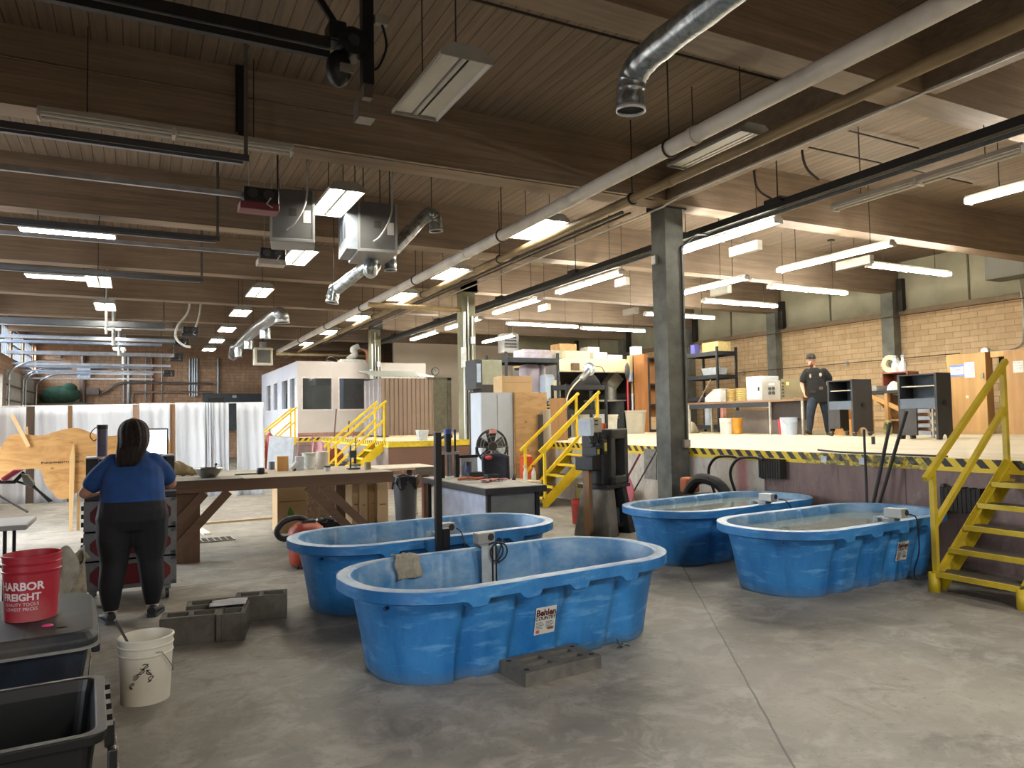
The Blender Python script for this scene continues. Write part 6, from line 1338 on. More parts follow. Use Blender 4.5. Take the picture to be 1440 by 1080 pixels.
# timber bench between the black cabinets, with a red shelf box and bottles
TBX = 15.3; tby0, tby1 = gx(1263, 590, TBX).y-0.4, gx(1222, 590, TBX).y
tw = thing('timber_bench', 'rough timber bench with a black top between the two black cabinets', 'bench', (TBX, (tby0+tby1)/2, DK)); hh = (tby1-tby0)/2; P2x = wood('#b58c58', 'z', 0.25)
MB().box(-0.05, 0.8, -hh-0.1, hh+0.1, 0.93, 1.0).build('top', M('#232326', 0.5), tw); MB().box(0.0, 0.7, hh*0.6, hh, 1.0, 1.12).build('grey_lid', M('#8f8c86', 0.5), tw)
for yy in (-hh+0.1, hh*0.15, hh-0.05):
    for xx in (0.0, 0.72): MB().box(xx-0.045, xx+0.045, yy-0.045, yy+0.045, 0, 0.93).build('leg', P2x, tw)
MB().bar((0.0, hh-0.05, 0.9), (0.0, -hh+0.1, 0.45), 0.03, 0.1).build('brace', wood('#c79a5e', 'y', 0.2), tw); MB().bar((0.05, hh-0.1, 0.9), (0.7, hh*0.3, 0.2), 0.03, 0.09).build('brace', wood('#b98d55', 'y', 0.2), tw)
MB().box(0.0, 0.72, -hh+0.1, hh-0.05, 0.3, 0.34).build('shelf', wood('#9c7547', 'y', 0.2), tw); MB().box(0.7, 0.74, -hh+0.1, hh-0.05, 0.0, 0.9).build('back_board', wood('#7d5a37', 'z', 0.2), tw)
one(MB().tube([(0.14*math.cos(2*PI*i/20), 0, 0.16+0.14*math.sin(2*PI*i/20)) for i in range(20)], 0.045, 10, True), 'cable_roll', M('#8f8a5a', 0.7), 'round roll of hose on the dock under the timber bench', 'roll', (TBX-0.15, tby0+0.55, DK-0.02), 1.0)
rs = thing('red_shelf_box', 'reddish-brown shelf box on the timber bench', 'shelf box', (TBX+0.35, (gx(1241, 545, TBX+0.35).y+gx(1277, 545, TBX+0.35).y)/2, DK+1.0)); hy2 = abs(gx(1241, 545, TBX+0.35).y-gx(1277, 545, TBX+0.35).y)/2; RWD = wood('#8a4a36', 'y', 0.2)
MB().box(0, 0.4, -hy2, hy2, 0.4, 0.43).build('top', RWD, rs); MB().box(0, 0.4, -hy2, -hy2+0.03, 0, 0.4).build('side', RWD, rs); MB().box(0, 0.4, hy2-0.03, hy2, 0, 0.4).build('side', RWD, rs); MB().box(0.37, 0.4, -hy2, hy2, 0, 0.4).build('back', RWD, rs)
zt3 = DK+1.431
rl = thing('tape_reel', 'large cream reel standing on the reddish shelf box, left of the bottles', 'reel', (rs.location.x+0.2, rs.location.y+hy2*0.7, zt3))
MB().lathe([(0.1, -0.05), (0.21, -0.05), (0.21, 0.05), (0.1, 0.05), (0.1, -0.05)], n=24, R=Matrix.Rotation(PI/2, 3, 'Y')).build('reel', M('#c7b995', 0.6), rl, loc=(0, 0, 0.21))
for i, (dy, c, lab) in enumerate(((0.25, '#c6ccd4', 'white spray bottle on the reddish shelf box next to the reel'), (-0.35, '#c9d0d6', 'white bottle at the right end of the reddish shelf box'), (-0.05, '#b9a6a6', 'small pinkish bottle in the middle of the reddish shelf box'))):
    t = thing('bottle', lab, 'bottle', (rs.location.x+0.15, rs.location.y+hy2*dy, zt3), 0, 'bottles on the reddish shelf box'); s_ = 0.33 if i < 2 else 0.2
    MB().lathe([(0, 0), (0.07, 0), (0.08, 0.03), (0.075, s_*0.6), (0.03, s_*0.8), (0.03, s_), (0, s_)], n=16).build('bottle', M(c, 0.4), t); MB().box(-0.03, 0.03, -0.05, 0.03, s_, s_+0.06).build('cap', M('#8f9aa6', 0.5), t)
one(MB().lathe([(0.15, 0), (0.13, 0.1), (0.06, 0.19), (0.0, 0.21)], n=20), 'white_dome', M('#d6d2c4', 0.6), 'white dome on the timber bench in front of the reddish shelf box', 'dome', (TBX+0.15, rs.location.y-hy2*0.35, DK+1.001))
t = thing('parts_rack', 'white parts rack with grey shelves and a red tag, behind the second black cabinet', 'parts rack', (13.4, gx(1296, 600, 13.4).y, DK))
for yy in (-0.22, 0.22): MB().box(-0.02, 0.02, yy-0.025, yy+0.025, 0, 0.55).build('side', M('#c9cbd0', 0.5), t)
for z in (0.06, 0.2, 0.34, 0.48): MB().box(-0.02, 0.2, -0.22, 0.22, z, z+0.07).build('shelf', M('#8b93a2', 0.5), t)
MB().box(-0.03, -0.02, 0.16, 0.26, 0.4, 0.54).build('red_tag', M('#c23a2e', 0.6), t)
# plywood cabinets with notices
PC = wood('#bb925c', 'z', 0.3, 1.0); PCD = wood('#a98152', 'z', 0.3, 1.0)
XP = 16.2; yn, yf = gx(1388, 560, XP).y, gx(1333, 560, XP).y; hp = gx(1362, 497, XP).z-DK
pa = thing('plywood_locker', 'tall plywood locker with two paper notices beside the right wall', 'locker', (XP, (yn+yf)/2, DK)); hy3 = (yf-yn)/2
MB().box(0, 0.26, -hy3, hy3, 0, hp).build('body', PC, pa, bev=0.004)
def notice(root, yc_, zc_, w, h_, col, name, lab, lines, border=None):
    o = MB().box(-0.006, -0.003, yc_-w/2, yc_+w/2, zc_-h_/2, zc_+h_/2).build(name, M(col, 0.7), root); o['label'] = lab
    if border: MB().box(-0.0075, -0.006, yc_-w/2-0.01, yc_+w/2+0.01, zc_+h_/2-0.035, zc_+h_/2+0.01).build('tape', M(border, 0.6), o); MB().box(-0.0075, -0.006, yc_-w/2-0.01, yc_+w/2+0.01, zc_-h_/2-0.01, zc_-h_/2+0.035).build('tape', M(border, 0.6), o)
    m = MB()
    for i in range(lines): m.box(-0.008, -0.006, yc_-w*0.38, yc_+w*0.38-(0.03 if i % 3 == 2 else 0), zc_+h_*0.36-i*h_*0.72/lines-0.008, zc_+h_*0.36-i*h_*0.72/lines)
    m.build('printed_lines', M('#8292b4', 0.7), o)
notice(pa, hy3*0.45, hp-0.36, 0.3, 0.24, '#ccd0d8', 'paper_notice', 'white paper with blue tape', 6, '#6f8ad0')
notice(pa, -hy3*0.2, hp-0.36, 0.22, 0.34, '#cfd2da', 'paper_notice', 'white paper sheet', 8)
MB().box(-0.006, -0.003, -hy3*0.1, hy3*0.05, hp-0.98, hp-0.92).build('tape_scrap', M('#cfc6b5', 0.7), pa); MB().box(-0.03, -0.0, -hy3+0.04, -hy3+0.1, hp-0.55, hp-0.45).build('hasp', M('#8a8478', 0.4, 0.6), pa)
yn_b = gx(1470, 560, XP+0.1).y; yf_b = yn-0.08
pb = thing('plywood_locker', 'second plywood locker with its dark gap and one notice, at the right edge', 'locker', (XP+0.05, (yn_b+yf_b)/2, DK)); hy4 = (yf_b-yn_b)/2
MB().box(0.3, 0.6, -hy4, hy4, 0, hp-0.02).build('body', M('#191715', 0.8), pb); MB().box(0.0, 0.55, -hy4, hy4-0.28, 0, hp).build('front_panel', PCD, pb, bev=0.004); MB().box(0, 0.3, hy4-0.28, hy4, hp-0.12, hp).build('top_rail', PC, pb)  # black body stands in for the shade inside the gap
notice(pb, hy4-0.55, hp-0.36, 0.2, 0.24, '#c4c2bc', 'paper_notice', 'white paper with big grey lettering', 3)
# conduits, boxes and heater on the right wall
def wall_y(px, py): return gx(px, py, XR-0.03)
for i, (a, b, lab) in enumerate((((1000, 528), (1238, 508), 'dark conduit running low along the brick wall behind the person in black'), ((1000, 484), (1440, 421), 'dark conduit running high along the brick wall'))):
    p, q = wall_y(*a), wall_y(*b); z = (p.z+q.z)/2
    one(MB().tube([(XR-0.3, 4.0 if i else 11.0, z), (XR-0.3, 26, z)], 0.014, 6), 'wall_conduit', M('#4a3b2c', 0.6), lab, 'conduit')
cx_ = wall_y(1387, 494)
wc2 = thing('conduit_drop', 'pale conduit dropping down the brick wall from the grey heater to a round box', 'conduit', (XR-0.05, cx_.y, cx_.z))
pts = [(0, 0.0, 0.0), (0, -0.25, 0), (0, -0.55, 0.0), (0, -0.78, 0.08), (0, -0.85, 0.3), (0, -0.88, 1.0), (0, -0.75, 2.6)]
MB().tube(catmull(pts, 5), 0.022, 7).build('pipe', M('#b7b0a4', 0.4, 0.3), wc2); MB().cyl((0.04, 0, 0), (-0.06, 0, 0), 0.09, n=16).build('round_box', M('#c9ccce', 0.4, 0.3), wc2)
for i, (px, py, lab) in enumerate(((1190, 511, 'small round conduit box on the brick wall right of the person in black'), (1045, 524, 'small round conduit box on the brick wall above the sieve stacks'))):
    p = gx(px, py, XR-0.04); one(MB().cyl((0.04, 0, 0), (-0.05, 0, 0), 0.07, n=14), 'conduit_box', M('#b9b3a6', 0.4, 0.3), lab, 'conduit box', (p.x, p.y, p.z), group='round conduit boxes')
XH = XR-0.9; p0, p1 = gx(1387, 374, XH), gx(1430, 372, XH)
uh = thing('unit_heater', 'grey box unit heater hung high by the right wall', 'heater', (XH, (p0.y+p1.y)/2-0.05, p0.z-0.33))
MB().box(0, 0.6, -0.42, 0.42, 0, 0.72).build('case', M('#77756c', 0.5, 0.2, 0.05), uh, bev=0.01); MB().box(0.05, 0.5, -0.52, -0.42, 0.2, 0.62).build('gas_valve', M('#34312d', 0.5, 0.3), uh); MB().tube(catmull([(0.2, -0.5, 0.5), (0.2, -0.75, 0.3), (0.2, -0.7, 0.0), (0.2, -0.5, 0.1)], 5), 0.02, 6).build('gas_hose', M('#5b574e', 0.5), uh)
m = MB()
for yy in (-0.3, 0.3): m.cyl((0.3, yy, 0.72), (0.3, yy, DECK_Z-uh.location.z), 0.012, n=6)
m.build('hanger_rod', M('#6b6459', 0.5, 0.4), uh)
# ================================================================== BY THE DOCK FACE
def bumper(label, px0, px1, pz0, pz1):
    a, b = gx(px0, pz0, DX-0.03), gx(px1, pz0, DX-0.03); z1 = gx((px0+px1)/2, pz0, DX-0.03).z; z0 = gx((px0+px1)/2, pz1, DX-0.03).z
    y0, y1 = sorted((a.y, b.y)); t = thing('dock_bumper', label, 'bumper', (DX-0.03, (y0+y1)/2, z0), 0, 'dock bumpers'); m = MB()
    n = 9; w = (y1-y0)/n
    for i in range(n): m.box(-0.12, 0, -(y1-y0)/2+i*w+0.004, -(y1-y0)/2+(i+1)*w-0.004, 0.0, z1-z0-0.01*(i % 2))
    m.build('rubber_slats', M('#26231f', 0.8, 0, 0.3, 20, 0.3), t); MB().box(-0.05, 0.0, (y1-y0)/2, (y1-y0)/2+0.03, -0.02, z1-z0+0.02).build('steel_plate', M('#3a3733', 0.5, 0.4), t)
bumper('black laminated bumper on the dock face above the tank by the column', 1075, 1106, 645, 672)
bumper('black laminated bumper on the dock face behind the right yellow stairs', 1331, 1388, 685, 720)
# three dark poles leaning on the dock behind the right tank
for i, (t0, t1, b1, lab) in enumerate(((1215, 604, (1219, 703), 'upright dark pole left of the two slanted ones behind the right tank'), (1252, 594, (1229, 703), 'middle slanted dark pole leaning on the dock'), (1275, 578, (1238, 703), 'right-hand slanted dark pole leaning on the dock'))):
    Y = None; a = gx(t0, t1, DX-0.09+0.03*i*0)
    b = gx(b1[0], b1[1], DX-0.2); d = (a-b); k = b.z/d.z; foot = b-d*k
    foot.z = 0.01; one(MB().tube([foot, b, a], 0.014 if i == 0 else 0.019, 7), 'leaning_pole', M('#1c1a1b', 0.5, 0.2), lab, 'pole', group='dark poles leaning on the dock')
for i, (px, py) in enumerate(((1158, 640), (1212, 647))):
    p = gx(px, py, DX-0.05); one(MB().box(-0.012, 0.0, -0.04, 0.04, -0.04, 0.04), 'edge_tag', M('#b7bdc4', 0.6), ('small white tag on the striped edge, left of the leaning poles', 'small white tag on the striped edge beside the upright pole')[i], 'tag', (DX-0.041, p.y, DK-0.07), group='white tags on the striped edge')
# drum hand truck and black hose behind the third tank
ht = thing('blower_cart', 'black wheeled blower with two bent handles behind the tank by the column', 'blower', (7.15, 8.0, 0))
for yy in (0.05, -0.38): MB().tube(catmull([(0.2, yy, 0.45), (0.12, yy+0.05, 0.8), (0.16, yy-0.06, 1.0), (0.22, yy-0.3, 1.03), (0.25, yy-0.42, 1.0)], 5), 0.02, 8).build('handle', BLK2, ht)
MB().box(-0.25, 0.25, -0.35, 0.25, 0.12, 0.5).build('body', M('#1a1a1b', 0.5), ht, bev=0.05); MB().tube(catmull([(-0.1, 0.3, 0.5), (-0.15, 0.0, 0.72), (-0.1, -0.35, 0.66), (0.0, -0.5, 0.35)], 6), 0.075, 10).build('hose', M('#151516', 0.5), ht)
for yy in (-0.25, 0.2): MB().cyl((-0.29, yy, 0.13), (-0.23, yy, 0.13), 0.13, n=16).build('wheel', BLK2, ht)
MB().box(-0.15, 0.1, 0.26, 0.42, 0.5, 0.72).build('orange_cap', M('#b86a45', 0.6), ht, bev=0.03)
sv = thing('pink_shovel', 'faded pink-red shovel leaning by the concrete column', 'shovel', (7.05, 9.55, 0)); SP = M('#a8505c', 0.6, 0, 0.15, 8)
MB().sheet(8, 8, lambda u, v: (-0.03+0.02*math.sin(PI*u), 0.42*(u-0.5)*(0.35+0.65*math.sin(PI*(0.15+0.8*v)))+0.2, 0.22+0.42*v)).build('blade', SP, sv, solid=0.008); MB().tube([(-0.02, 0.2, 0.6), (0.2, 0.12, 1.0)], 0.018, 7).build('shaft', M('#6e2730', 0.5), sv)
MB().tube([(-0.03, 0.0, 0.0), (-0.03, 0.2, 0.3)], 0.02, 6).build('foot', SP, sv)
one(MB().tube([(7.05, 9.95, 0.02), (7.52, 9.4, 1.25)], 0.013, 6), 'dark_rod', BLK2, 'thin dark rod leaning diagonally beside the pink shovel', 'rod')
one(MB().box(-0.15, 0.1, -0.9, 0.5, 0, 0.42), 'olive_bench', M('#6f6530', 0.7, 0, 0.3, 6), 'low olive timber beam box along the dock foot behind the press machine', 'beam box', (7.3, 11.0, 0))
one(MB().box(-0.012, 0, -0.16, 0.16, -0.25, 0.25), 'face_plate', M('#77736d', 0.6, 0.2, 0.3, 12), 'grey steel plate on the dock face left of the concrete column', 'plate', (DX-0.031, gx(917, 648, DX).y, 0.82))
# thin cord on the dock edge
one(MB().tube(catmull([(8.1, 6.9, DK+0.012), (7.8, 6.3, DK+0.012), (7.75, 5.6, DK+0.012), (7.72, 4.9, DK+0.012)], 6), 0.012, 6), 'extension_cord', M('#3b3733', 0.7), 'thin dark cord lying along the dock edge near the poles', 'cord')
one(MB().cyl((0, 0, 0), (0, 0, 0.12), 0.028, n=12), 'dark_can', M('#2d2a28', 0.5), 'small dark can standing on the dock floor between the leaning poles', 'can', (gz(1239, 621, DK).x-1.0, gz(1239, 621, DK).y-0.6, DK))
# far-left back wall equipment
m = MB()
ep = thing('electrical_panel', 'wide dark grey electrical cabinet on the brick back wall', 'electrical cabinet', (gy(330, 560, YB-0.4).x, YB-0.3, 1.3))
w2 = abs(gy(371, 560, YB-0.4).x-gy(284, 560, YB-0.4).x)/2; zt4 = gy(320, 553.5, YB-0.4).z-1.3
MB().box(-w2, w2, -0.1, 0.28, 0, zt4).build('case', M('#454b52', 0.5, 0.2), ep); MB().box(-w2+0.2, -w2+0.9, -0.12, -0.1, zt4-0.55, zt4-0.2).build('meter', M('#22252a', 0.4), ep); MB().box(-0.1, 0.08, -0.115, -0.1, zt4-0.2, zt4-0.08).build('label_plate', M('#b9bfc6', 0.5), ep)
for i, (x0, y0, x1, y1, c, lab) in enumerate(((108, 512, 127, 532, '#b3c2d2', 'pale blue-white louvred heater on the back wall'), (128, 511, 143, 519, '#5b6a88', 'small blue-grey box on the back wall beside the louvred heater'), (121, 546, 139, 555, '#6b615e', 'dark grey box on the back wall below the louvred heater'), (78, 499, 86, 503, '#8c8a86', 'tiny grey box high on the back wall near the corner'))):
    a, b, z0, z1 = fb(x0, y0, x1, y1, YB-0.2); t = thing('wall_box', lab, 'wall box', ((a+b)/2, YB, z0), 0)
    MB().box(-(b-a)/2, (b-a)/2, -0.25, 0.0, 0, z1-z0).build('case', M(c, 0.5), t, bev=0.01)
    if i == 0:
        mm = MB()
        for k in range(3): mm.box(-(b-a)/2+0.12, (b-a)/2-0.05, -0.26, -0.25, (0.2+0.26*k)*(z1-z0), (0.26+0.26*k)*(z1-z0))
        mm.build('louvres', M('#6d7d92', 0.5), t)
for i, (px, y0, y1, r, c, lab) in enumerate(((267, 504, 557, 0.05, '#9fa6ac', 'leftmost of the four pale conduits on the back wall'), (271, 504, 558, 0.05, '#a7adb2', 'second of the four pale conduits on the back wall'), (274, 504, 558, 0.05, '#a7adb2', 'third of the four pale conduits on the back wall'), (277.5, 504, 557, 0.05, '#9fa6ac', 'rightmost of the four pale conduits on the back wall'),
        (307, 504, 553, 0.06, '#9aa0a2', 'single pale conduit down to the dark electrical cabinet'), (214, 500, 566, 0.06, '#6b4a38', 'rust-brown pipe down the back wall'), (228, 500, 566, 0.03, '#8f8a86', 'thin conduit right of the rust-brown pipe'), (181, 500, 570, 0.06, '#a5a9ac', 'pale thick conduit on the back wall above the person in blue'), (174, 500, 570, 0.03, '#a5a9ac', 'thin conduit left of the thick pale one'), (205, 500, 566, 0.03, '#8f9296', 'thin conduit left of the rust-brown pipe'), (117, 500, 570, 0.12, '#6d5a50', 'dark brown upright strip on the back wall'))):
    a, b = gy(px, y0, YB-0.1), gy(px, y1, YB-0.1); one(MB().cyl((a.x, YB-0.07, b.z), (a.x, YB-0.07, a.z), r, n=8), 'wall_pipe', M(c, 0.4, 0.4), lab, 'pipe', group='pipes down the brick back wall')
for i, (pts, c, r, lab) in enumerate((([(20, 511), (240, 512.5)], '#aeb8c6', 0.04, 'highest silver door rail before the back wall'), ([(35, 515), (215, 517)], '#9aa4b2', 0.035, 'second silver door rail before the back wall'), ([(40, 521), (222, 521.5)], '#a5aebc', 0.035, 'third silver door rail before the back wall'), ([(50, 524.5), (216, 526)], '#a5aebc', 0.035, 'fourth silver door rail before the back wall'), ([(66, 532), (216, 533)], '#b9bec6', 0.03, 'lowest silver door rail before the back wall'))):
    Yr = 29.0+0.9*i+0.6; P_ = [gy(x, y, Yr) for x, y in pts]; zz = P_[0].z
    one(MB().box(XL+0.05, P_[1].x, Yr-r, Yr+r, zz-r, zz+r), 'door_rail', M(c, 0.35, 0.7), lab, 'rail', group='silver door rails by the back wall')
one(MB().tube(catmull([gy(139, 556, YB-0.1), gy(150, 550, YB-0.1), gy(173, 538.5, YB-0.1), gy(240, 539, YB-0.1), gy(300, 540, YB-0.1)], 5), 0.06, 7), 'wall_pipe', M('#77706b', 0.4, 0.4), 'grey bent conduit running level along the back wall', 'pipe')
one(MB().tube(catmull([gy(186, 567, YB-0.1), gy(187, 556, YB-0.1), gy(193, 552, YB-0.1), gy(250, 551.5, YB-0.1), gy(300, 552, YB-0.1)], 5), 0.05, 7), 'wall_pipe', M('#8d7d74', 0.4, 0.4), 'lower bent conduit running level to the electrical cabinet', 'pipe')
t = one(MB().ell((0, 0, 0), 0.75, 0.4, 0.38, 14, 8).ell((-0.4, 0, -0.1), 0.4, 0.35, 0.3, 12, 8).ell((0.3, 0, 0.25), 0.3, 0.3, 0.25, 12, 8).box(-0.9, 0.9, -0.1, 0.1, -0.36, -0.3), 'green_tarp', M('#2f5242', 0.8, 0, 0.35, 4), 'dark green bundle on a ledge above the hanging sheets', 'bundle', (gy(86, 555, YB-0.6).x, YB-0.6, gy(86, 555, YB-0.6).z))
one(MB().box(-2.6, 1.2, -0.3, 0.6, -0.42, -0.37), 'back_ledge', M('#7a6656', 0.7), 'brown ledge on the back wall carrying the dark green bundle', 'ledge', tuple(t.location))

for i, (px, y0, y1, Yp, r) in enumerate(((160.5, 396, 486, 23.0, 0.05), (168.5, 428, 500, 27.0, 0.05), (174.5, 448, 520, 31.0, 0.06), (150.5, 362, 470, 20.0, 0.03))):
    a, b = gy(px, y0, Yp), gy(px, y1, Yp)
    one(MB().cyl((a.x, Yp, b.z), (a.x, Yp, DECK_Z), r, n=8), 'drop_pipe', M('#a9a9a2', 0.4, 0.4), ('pale pipe dropping from the ceiling above the person in blue, second from the left', 'pale pipe dropping from the ceiling above the person in blue, third from the left', 'pale pipe dropping from the ceiling above the person in blue, rightmost', 'thin pale pipe dropping from the ceiling, leftmost of the four above the person in blue')[i], 'pipe', group='pipes dropping from the ceiling')
# ================================================================== OVERHEAD
LIT = glow('#fff7e6', TUBE, 'lit_warm_tube'); LITC = glow('#fdfbee', TUBE, 'lit_cool_tube'); OFF = M('#b9b7ae', 0.35, 0, 0.05); LENS = glow('#fff6e2', TUBE*0.45, 'lit_lens')
REFL = M('#c4c4bf', 0.35, 0.1, 0.05); HOUS = M('#8f8f8b', 0.5, 0.2, 0.1); DKM2 = M('#3a332d', 0.5, 0.4)
hb_src = {}
def highbay(label, x, y, z, lit, along='y'):
    key = lit
    if key not in hb_src:
        t = thing('highbay_light', label, 'ceiling light', (x, y, z), 0, 'high-bay fluorescent lights')
        W2, L2 = 0.23, 0.62
        m = MB(); P_ = [(-W2, 0.0), (-W2, 0.03), (-0.15, 0.1), (-0.05, 0.12), (0.05, 0.12), (0.15, 0.1), (W2, 0.03), (W2, 0.0), (W2-0.012, 0.0), (0.14, 0.085), (0.05, 0.1), (0.02, 0.02), (-0.02, 0.02), (-0.05, 0.1), (-0.14, 0.085), (-W2+0.012, 0.0)]
        m.prism(P_, 2*L2, lambda a, b, q: (a, -L2+q, b)); m.build('reflector', REFL if lit else M('#a9a8a2', 0.35, 0.2, 0.08), t)
        for yy in (-L2-0.01, L2): MB().prism([(-W2, 0), (W2, 0), (W2, 0.04), (0.13, 0.12), (-0.13, 0.12), (-W2, 0.04)], 0.01, lambda a, b, q: (a, yy+q, b)).build('end_cap', HOUS, t)
        for xx in (-0.12, 0.12): MB().box(xx-0.075, xx+0.075, -L2+0.02, L2-0.02, 0.022, 0.03).build('lens', LENS if lit else OFF, t)
        for yy in (-0.4, 0.4):
            MB().cyl((0, yy, 0.12), (0, yy, DECK_Z-z), 0.007, n=5).build('hanger_rod', DKM2, t)
        MB().cyl((0, 0.4, DECK_Z-z-0.03), (0, 0.4, DECK_Z-z-0.001), 0.06, n=10).build('ceiling_cup', DKM2, t)
        if along == 'x': t.rotation_euler.z = PI/2
        hb_src[key] = t; return t
    c = clone(hb_src[key], label, (x, y, z), PI/2 if along == 'x' else 0.0); return c
def at_z(px, py, z): p = gz(px, py, z); return p.x, p.y
ZB = 4.5
HB = [((617, 128), False, 'unlit high-bay light, the large one hanging nearest the camera', 'y'), ((472, 287), True, 'bright high-bay light between the two hanging grey heaters', 'y'), ((420, 363), True, 'high-bay light seen below the left hanging heater', 'y'), ((365, 412), True, 'fourth high-bay light in the row running back from the nearest one', 'y'), ((338, 441), True, 'fifth high-bay light in the left row, left of the far ducts', 'y'), ((319, 464), True, 'sixth high-bay light in the left row', 'y'), ((305, 480), True, 'seventh high-bay light in the left row', 'y'), ((294, 492), True, 'farthest small high-bay light in the left row', 'y'),
      ((1008, 215), False, 'unlit high-bay light tucked beside the white pipe near the concrete column', 'y'), ((756, 324), True, 'lit high-bay light under the white pipe, nearest one', 'y'), ((633, 386), True, 'lit high-bay light under the white pipe, second', 'y'), ((565, 418), True, 'lit high-bay light under the white pipe, third', 'y'), ((503, 448), True, 'lit high-bay light under the white pipe, fourth', 'y'), ((464, 468), True, 'lit high-bay light under the white pipe, fifth', 'y'), ((432, 484), True, 'farthest high-bay light under the white pipe, above the office', 'y'),
      ((97, 330), True, 'high-bay light seen side-on below the left door track, first', 'x'), ((86, 391), True, 'second high-bay light seen side-on at the left, farther back', 'x'), ((139, 397), True, 'lit high-bay light just right of the second side-on one', 'y'), ((148, 432), True, 'third light of the far-left row', 'y'), ((158, 461), True, 'fourth light of the far-left row', 'y'), ((168, 491), True, 'last light of the far-left row, above the door rails', 'y')]
for (px, py), lit, lab, al in HB:
    zz = 4.69 if 'under the white pipe' in lab or 'beside the white pipe' in lab else (4.69 if lab.startswith('second high') else ZB)
    x, y = at_z(px, py, zz); highbay(lab, x, y, zz, lit, al)
# eight-foot strip lights over the dock
st_src = {}
def strip(label, p, q, z, lit, cool=False):
    d = Vector((q[0]-p[0], q[1]-p[1])); rz = math.atan2(d.y, d.x); key = (lit, cool); L = 1.22
    loc = ((p[0]+q[0])/2, (p[1]+q[1])/2, z)
    if key not in st_src:
        t = thing('strip_light', label, 'ceiling light', loc, rz, 'eight-foot strip lights')
        MB().box(-L, L, -0.055, 0.055, 0.03, 0.085).build('housing', M('#a5a29a', 0.5, 0.1, 0.08), t, bev=0.006)
        for xx in (-L, L-0.015, -0.02): MB().box(xx, xx+0.03 if xx == -0.02 else xx+0.015, -0.085, 0.085, -0.03, 0.05).build('socket', M('#b9b6ad', 0.5), t)
        for yy in (-0.055, 0.055):
            for a, b in ((-L+0.03, -0.03), (0.03, L-0.03)): MB().cyl((a, yy, 0.0), (b, yy, 0.0), 0.019, n=8, caps=False).build('tube', (LITC if cool else LIT) if lit else OFF, t)
        for xx in (-0.8, 0.8): MB().cyl((xx, 0, 0.085), (xx, 0, DECK_Z-z), 0.007, n=5).build('hanger_rod', DKM2, t)
        MB().box(0.74, 0.86, -0.05, 0.05, DECK_Z-z-0.04, DECK_Z-z-0.001).build('ceiling_box', DKM2, t)
        st_src[key] = t; return t
    return clone(st_src[key], label, loc, rz)
ZS = 4.4
ST = [(((963, 353), (1067, 320)), 'lit strip light immediately right of the concrete column, near its top'), (((786, 411), (873, 385)), 'lit strip light left of the concrete column, nearest in its row'), (((697, 441), (758, 421)), 'lit strip light left of the concrete column, second in its row'),
      (((1098, 382), (1253, 343)), 'lit yellowish two-tube strip light above the person in black'), (((1081, 404), (1190, 413)), 'lit strip light running crosswise above the person in black'), (((1222, 374), (1333, 386)), 'lit crosswise strip light nearest the right wall'), (((955, 414), (1036, 395)), 'lit strip light just right of the column, lower than the nearest one'),
      (((990, 424), (1090, 431)), 'lit crosswise strip light above the steel rack'), (((910, 442), (1000, 448)), 'lit crosswise strip light partly hidden by the concrete column'), (((717, 456), (808, 460)), 'lit crosswise strip light above the white cartons on the rack'), (((818, 462), (905, 466)), 'lit crosswise strip light above the loft boxes'),
      (((578, 478), (617, 467)), 'lit strip light far back, left of the grey-green column'), (((628, 461), (676, 450)), 'lit strip light half hidden by the grey-green column'), (((680, 483), (725, 470)), 'lit strip light in front of the cream partition wall'), (((1360, 285), (1500, 240)), 'lit strip light cut off by the right edge')]
for (a, b), lab in ST:
    p, q = at_z(*a, ZS), at_z(*b, ZS); m_ = ((p[0]+q[0])/2, (p[1]+q[1])/2); ax = abs(p[0]-q[0]) > abs(p[1]-q[1])
    if lab.endswith('right edge'): m_ = (p[0], p[1]-1.22)
    u = (0.5, 0) if ax else (0, 0.5)
    strip(lab, (m_[0]-u[0], m_[1]-u[1]), (m_[0]+u[0], m_[1]+u[1]), ZS, True, 'crosswise' in lab)
p, q = at_z(1175, 294, ZS), at_z(1440, 214, ZS); strip('unlit long strip light at the upper right', (p[0], p[1]-1.7), (p[0], p[1]-0.7), ZS, False)
p = gy(245, 185, 8.4); strip('unlit strip light fixed under the big dark beam at the upper left', (p.x-0.5, 8.4), (p.x+0.5, 8.4), 4.66, False)
# white pipe, beige pipe and their hangers
def longpipe(name, lab, x, z, r, y0, y1, mat, hang, joints):
    t = thing(name, lab, 'pipe', (x, y0, z)); MB().cyl((0, 0, 0), (0, y1-y0, 0), r, n=20).build('pipe', mat, t)
    for y in hang:
        h = MB().tube([((r+0.012)*math.cos(a), y-y0, (r+0.012)*math.sin(a)) for a in [2*PI*i/18 for i in range(18)]], 0.012, 6, True).build('hanger_clamp', DKM2, t)
        MB().cyl((0, y-y0, r), (0, y-y0, DECK_Z-z), 0.009, n=6).build('hanger_rod', DKM2, h)
    for y in joints: MB().cyl((0, y-y0-0.04, 0), (0, y-y0+0.04, 0), r*1.12, n=20).build('coupling', mat, t)
    return t
WP = longpipe('white_pipe', 'long thick white pipe running the length of the ceiling', 5.23, 4.56, 0.088, -2, 31.5, M('#d9d6cf', 0.5, 0, 0.08, 3, 0, '#b5b1a8'), (6.3, 10.5, 14.6, 18.7, 22.7, 26.8), (5.9, 11.9, 17.9, 23.9))
longpipe('beige_pipe', 'long beige pipe running beside the white one, nearer the column', 5.98, 4.56, 0.062, -2, 34, M('#8a7858', 0.5, 0, 0.15, 3, 0, '#6d5d44'), (8.0, 12.1, 16.2, 20.2, 24.3), (7.2, 13.2, 19.2, 25.2))
